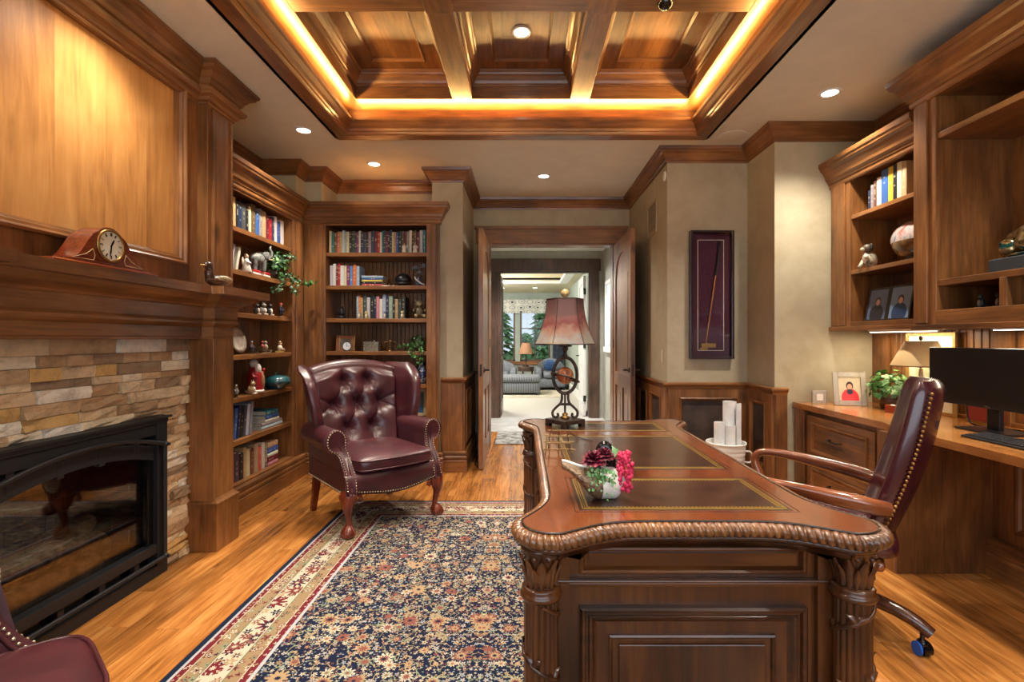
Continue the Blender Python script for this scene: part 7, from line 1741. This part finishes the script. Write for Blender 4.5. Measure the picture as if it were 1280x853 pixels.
obj('base', MB().lathe([(0.001,0),(0.08,0),(0.078,0.02),(0.02,0.04),(0.018,0.12),(0.032,0.16),(0.016,0.22),(0.012,0.34)],18), bronze, rl); obj('shade', MB().lathe([(0.19,0.32),(0.17,0.40),(0.13,0.50),(0.10,0.60)],30, mod=lambda a,k: 1+0.03*cos(15*a)), pm(150,110,84,0.8), rl); obj('finial', MB().cyl((0,0,0.34),(0,0,0.62),0.006).ball((0,0,0.63),0.016,8,6), bronze, rl)
vm = NT('scalloped_valance_print'); v_ = vm.coord(False); vo = vm.voro(vm.mapv(v_, (1,0.01,1.6)), 4.2, rnd=0.25)
vm.col(vm.ramp(vo.outputs['Distance'], [(0.0, srgb(60,66,72)), (0.16, srgb(60,66,72)), (0.20, srgb(200,198,188)), (0.36, srgb(196,194,184)), (0.40, srgb(100,106,108)), (0.46, srgb(206,204,194))])).set(Roughness=0.9)
va = MB(); n = 40; va.loft([[(lerp(-1.1,0.86,k/n), RB-0.16+0.018*sin(k*1.1), z) for z in (2.02,2.40)] for k in range(n+1)], False, (False,False)); va.loft([[(lerp(-1.1,0.86,k/n), RB-0.15+0.018*sin(k*1.1), z) for z in (2.40,2.02)] for k in range(n+1)], False, (False,False))
va.box(-1.1,0.86,RB-0.15,RB-0.001,2.38,2.40)
obj('window_valance', va.loft([[(x,y,z) for z in (2.02,2.40)] for x, y in ((-1.1,RB-0.15),(-1.1,RB-0.001))], False, (False,False)), vm.mat, label='grey and cream printed valance over the sitting room windows', cat='valance')
cu = MB(); n = 36
for dy in (0, 0.012): cu.loft([[(lerp(0.80,1.10,k/n), RB-0.11+dy+0.028*sin(k*1.4), z) for z in (0.03,2.38)] for k in range(n+1)], False, (False,False))
obj('curtain', cu, speckle('slate_curtain', srgb(60,70,86), srgb(92,102,116), 12, 0.9), label='slate blue pleated curtain beside the sitting room window', cat='curtain')
# ------------------------------------------------------------------ outside
lawn = struct('ground_outside', MB().box(-40,40,14.2,70,-1.3,-1.0), speckle('lawn', srgb(70,100,48), srgb(110,136,76), 2, 0.95), label='lawn outside the sitting room')
needle = [speckle('conifer_%d' % k, a, b, 8, 0.9) for k, (a, b) in enumerate(((srgb(60,110,60), srgb(120,160,100)), (srgb(80,130,80), srgb(150,184,124))))]
def conifer(x, y, h, r, label, seed):
    rr = random.Random(seed); o = empty('conifer_tree', (x,y,-1.0), 0, label=label, cat='tree', group='conifers outside the window')
    obj('trunk', MB().cyl((0,0,0),(0,0,h*0.9),0.14,0.03,n=10), pm(80,62,46,0.9), o); m = MB()
    for k in range(420):
        t = rr.random()**0.8; z = 0.25+t*(h-0.3); R = r*(1-t)**0.8*rr.uniform(0.35,1.0)+0.06; a = rr.random()*2*pi; c = Vector((R*cos(a), R*sin(a), z)); s = rr.uniform(0.16,0.34)
        d = Vector((cos(a), sin(a), -0.25)); sd = Vector((-sin(a), cos(a), 0))
        m.add([tuple(c-d*s*0.4), tuple(c+sd*s*0.5), tuple(c+d*s), tuple(c-sd*s*0.5), tuple(c+Vector((0,0,s*0.35)))], [(0,1,4),(1,2,4),(2,3,4),(3,0,4),(3,2,1,0)], rr.randint(0,1))
    obj('foliage', m, needle, o, kind='stuff')
conifer(-0.95,20.5,3.6,1.0,'bushy green conifer outside the window beyond the sofa',1); conifer(0.75,20.0,3.5,0.9,'green conifer outside the window beyond the armchair',2); conifer(-2.6,23,4.6,1.4,'tall conifer farther off beyond the sofa window',3); conifer(0.1,27,2.6,1.3,'low distant conifer between the nearer two trees',4); conifer(2.2,23,4.0,1.2,'conifer outside, mostly hidden by the curtain',5)
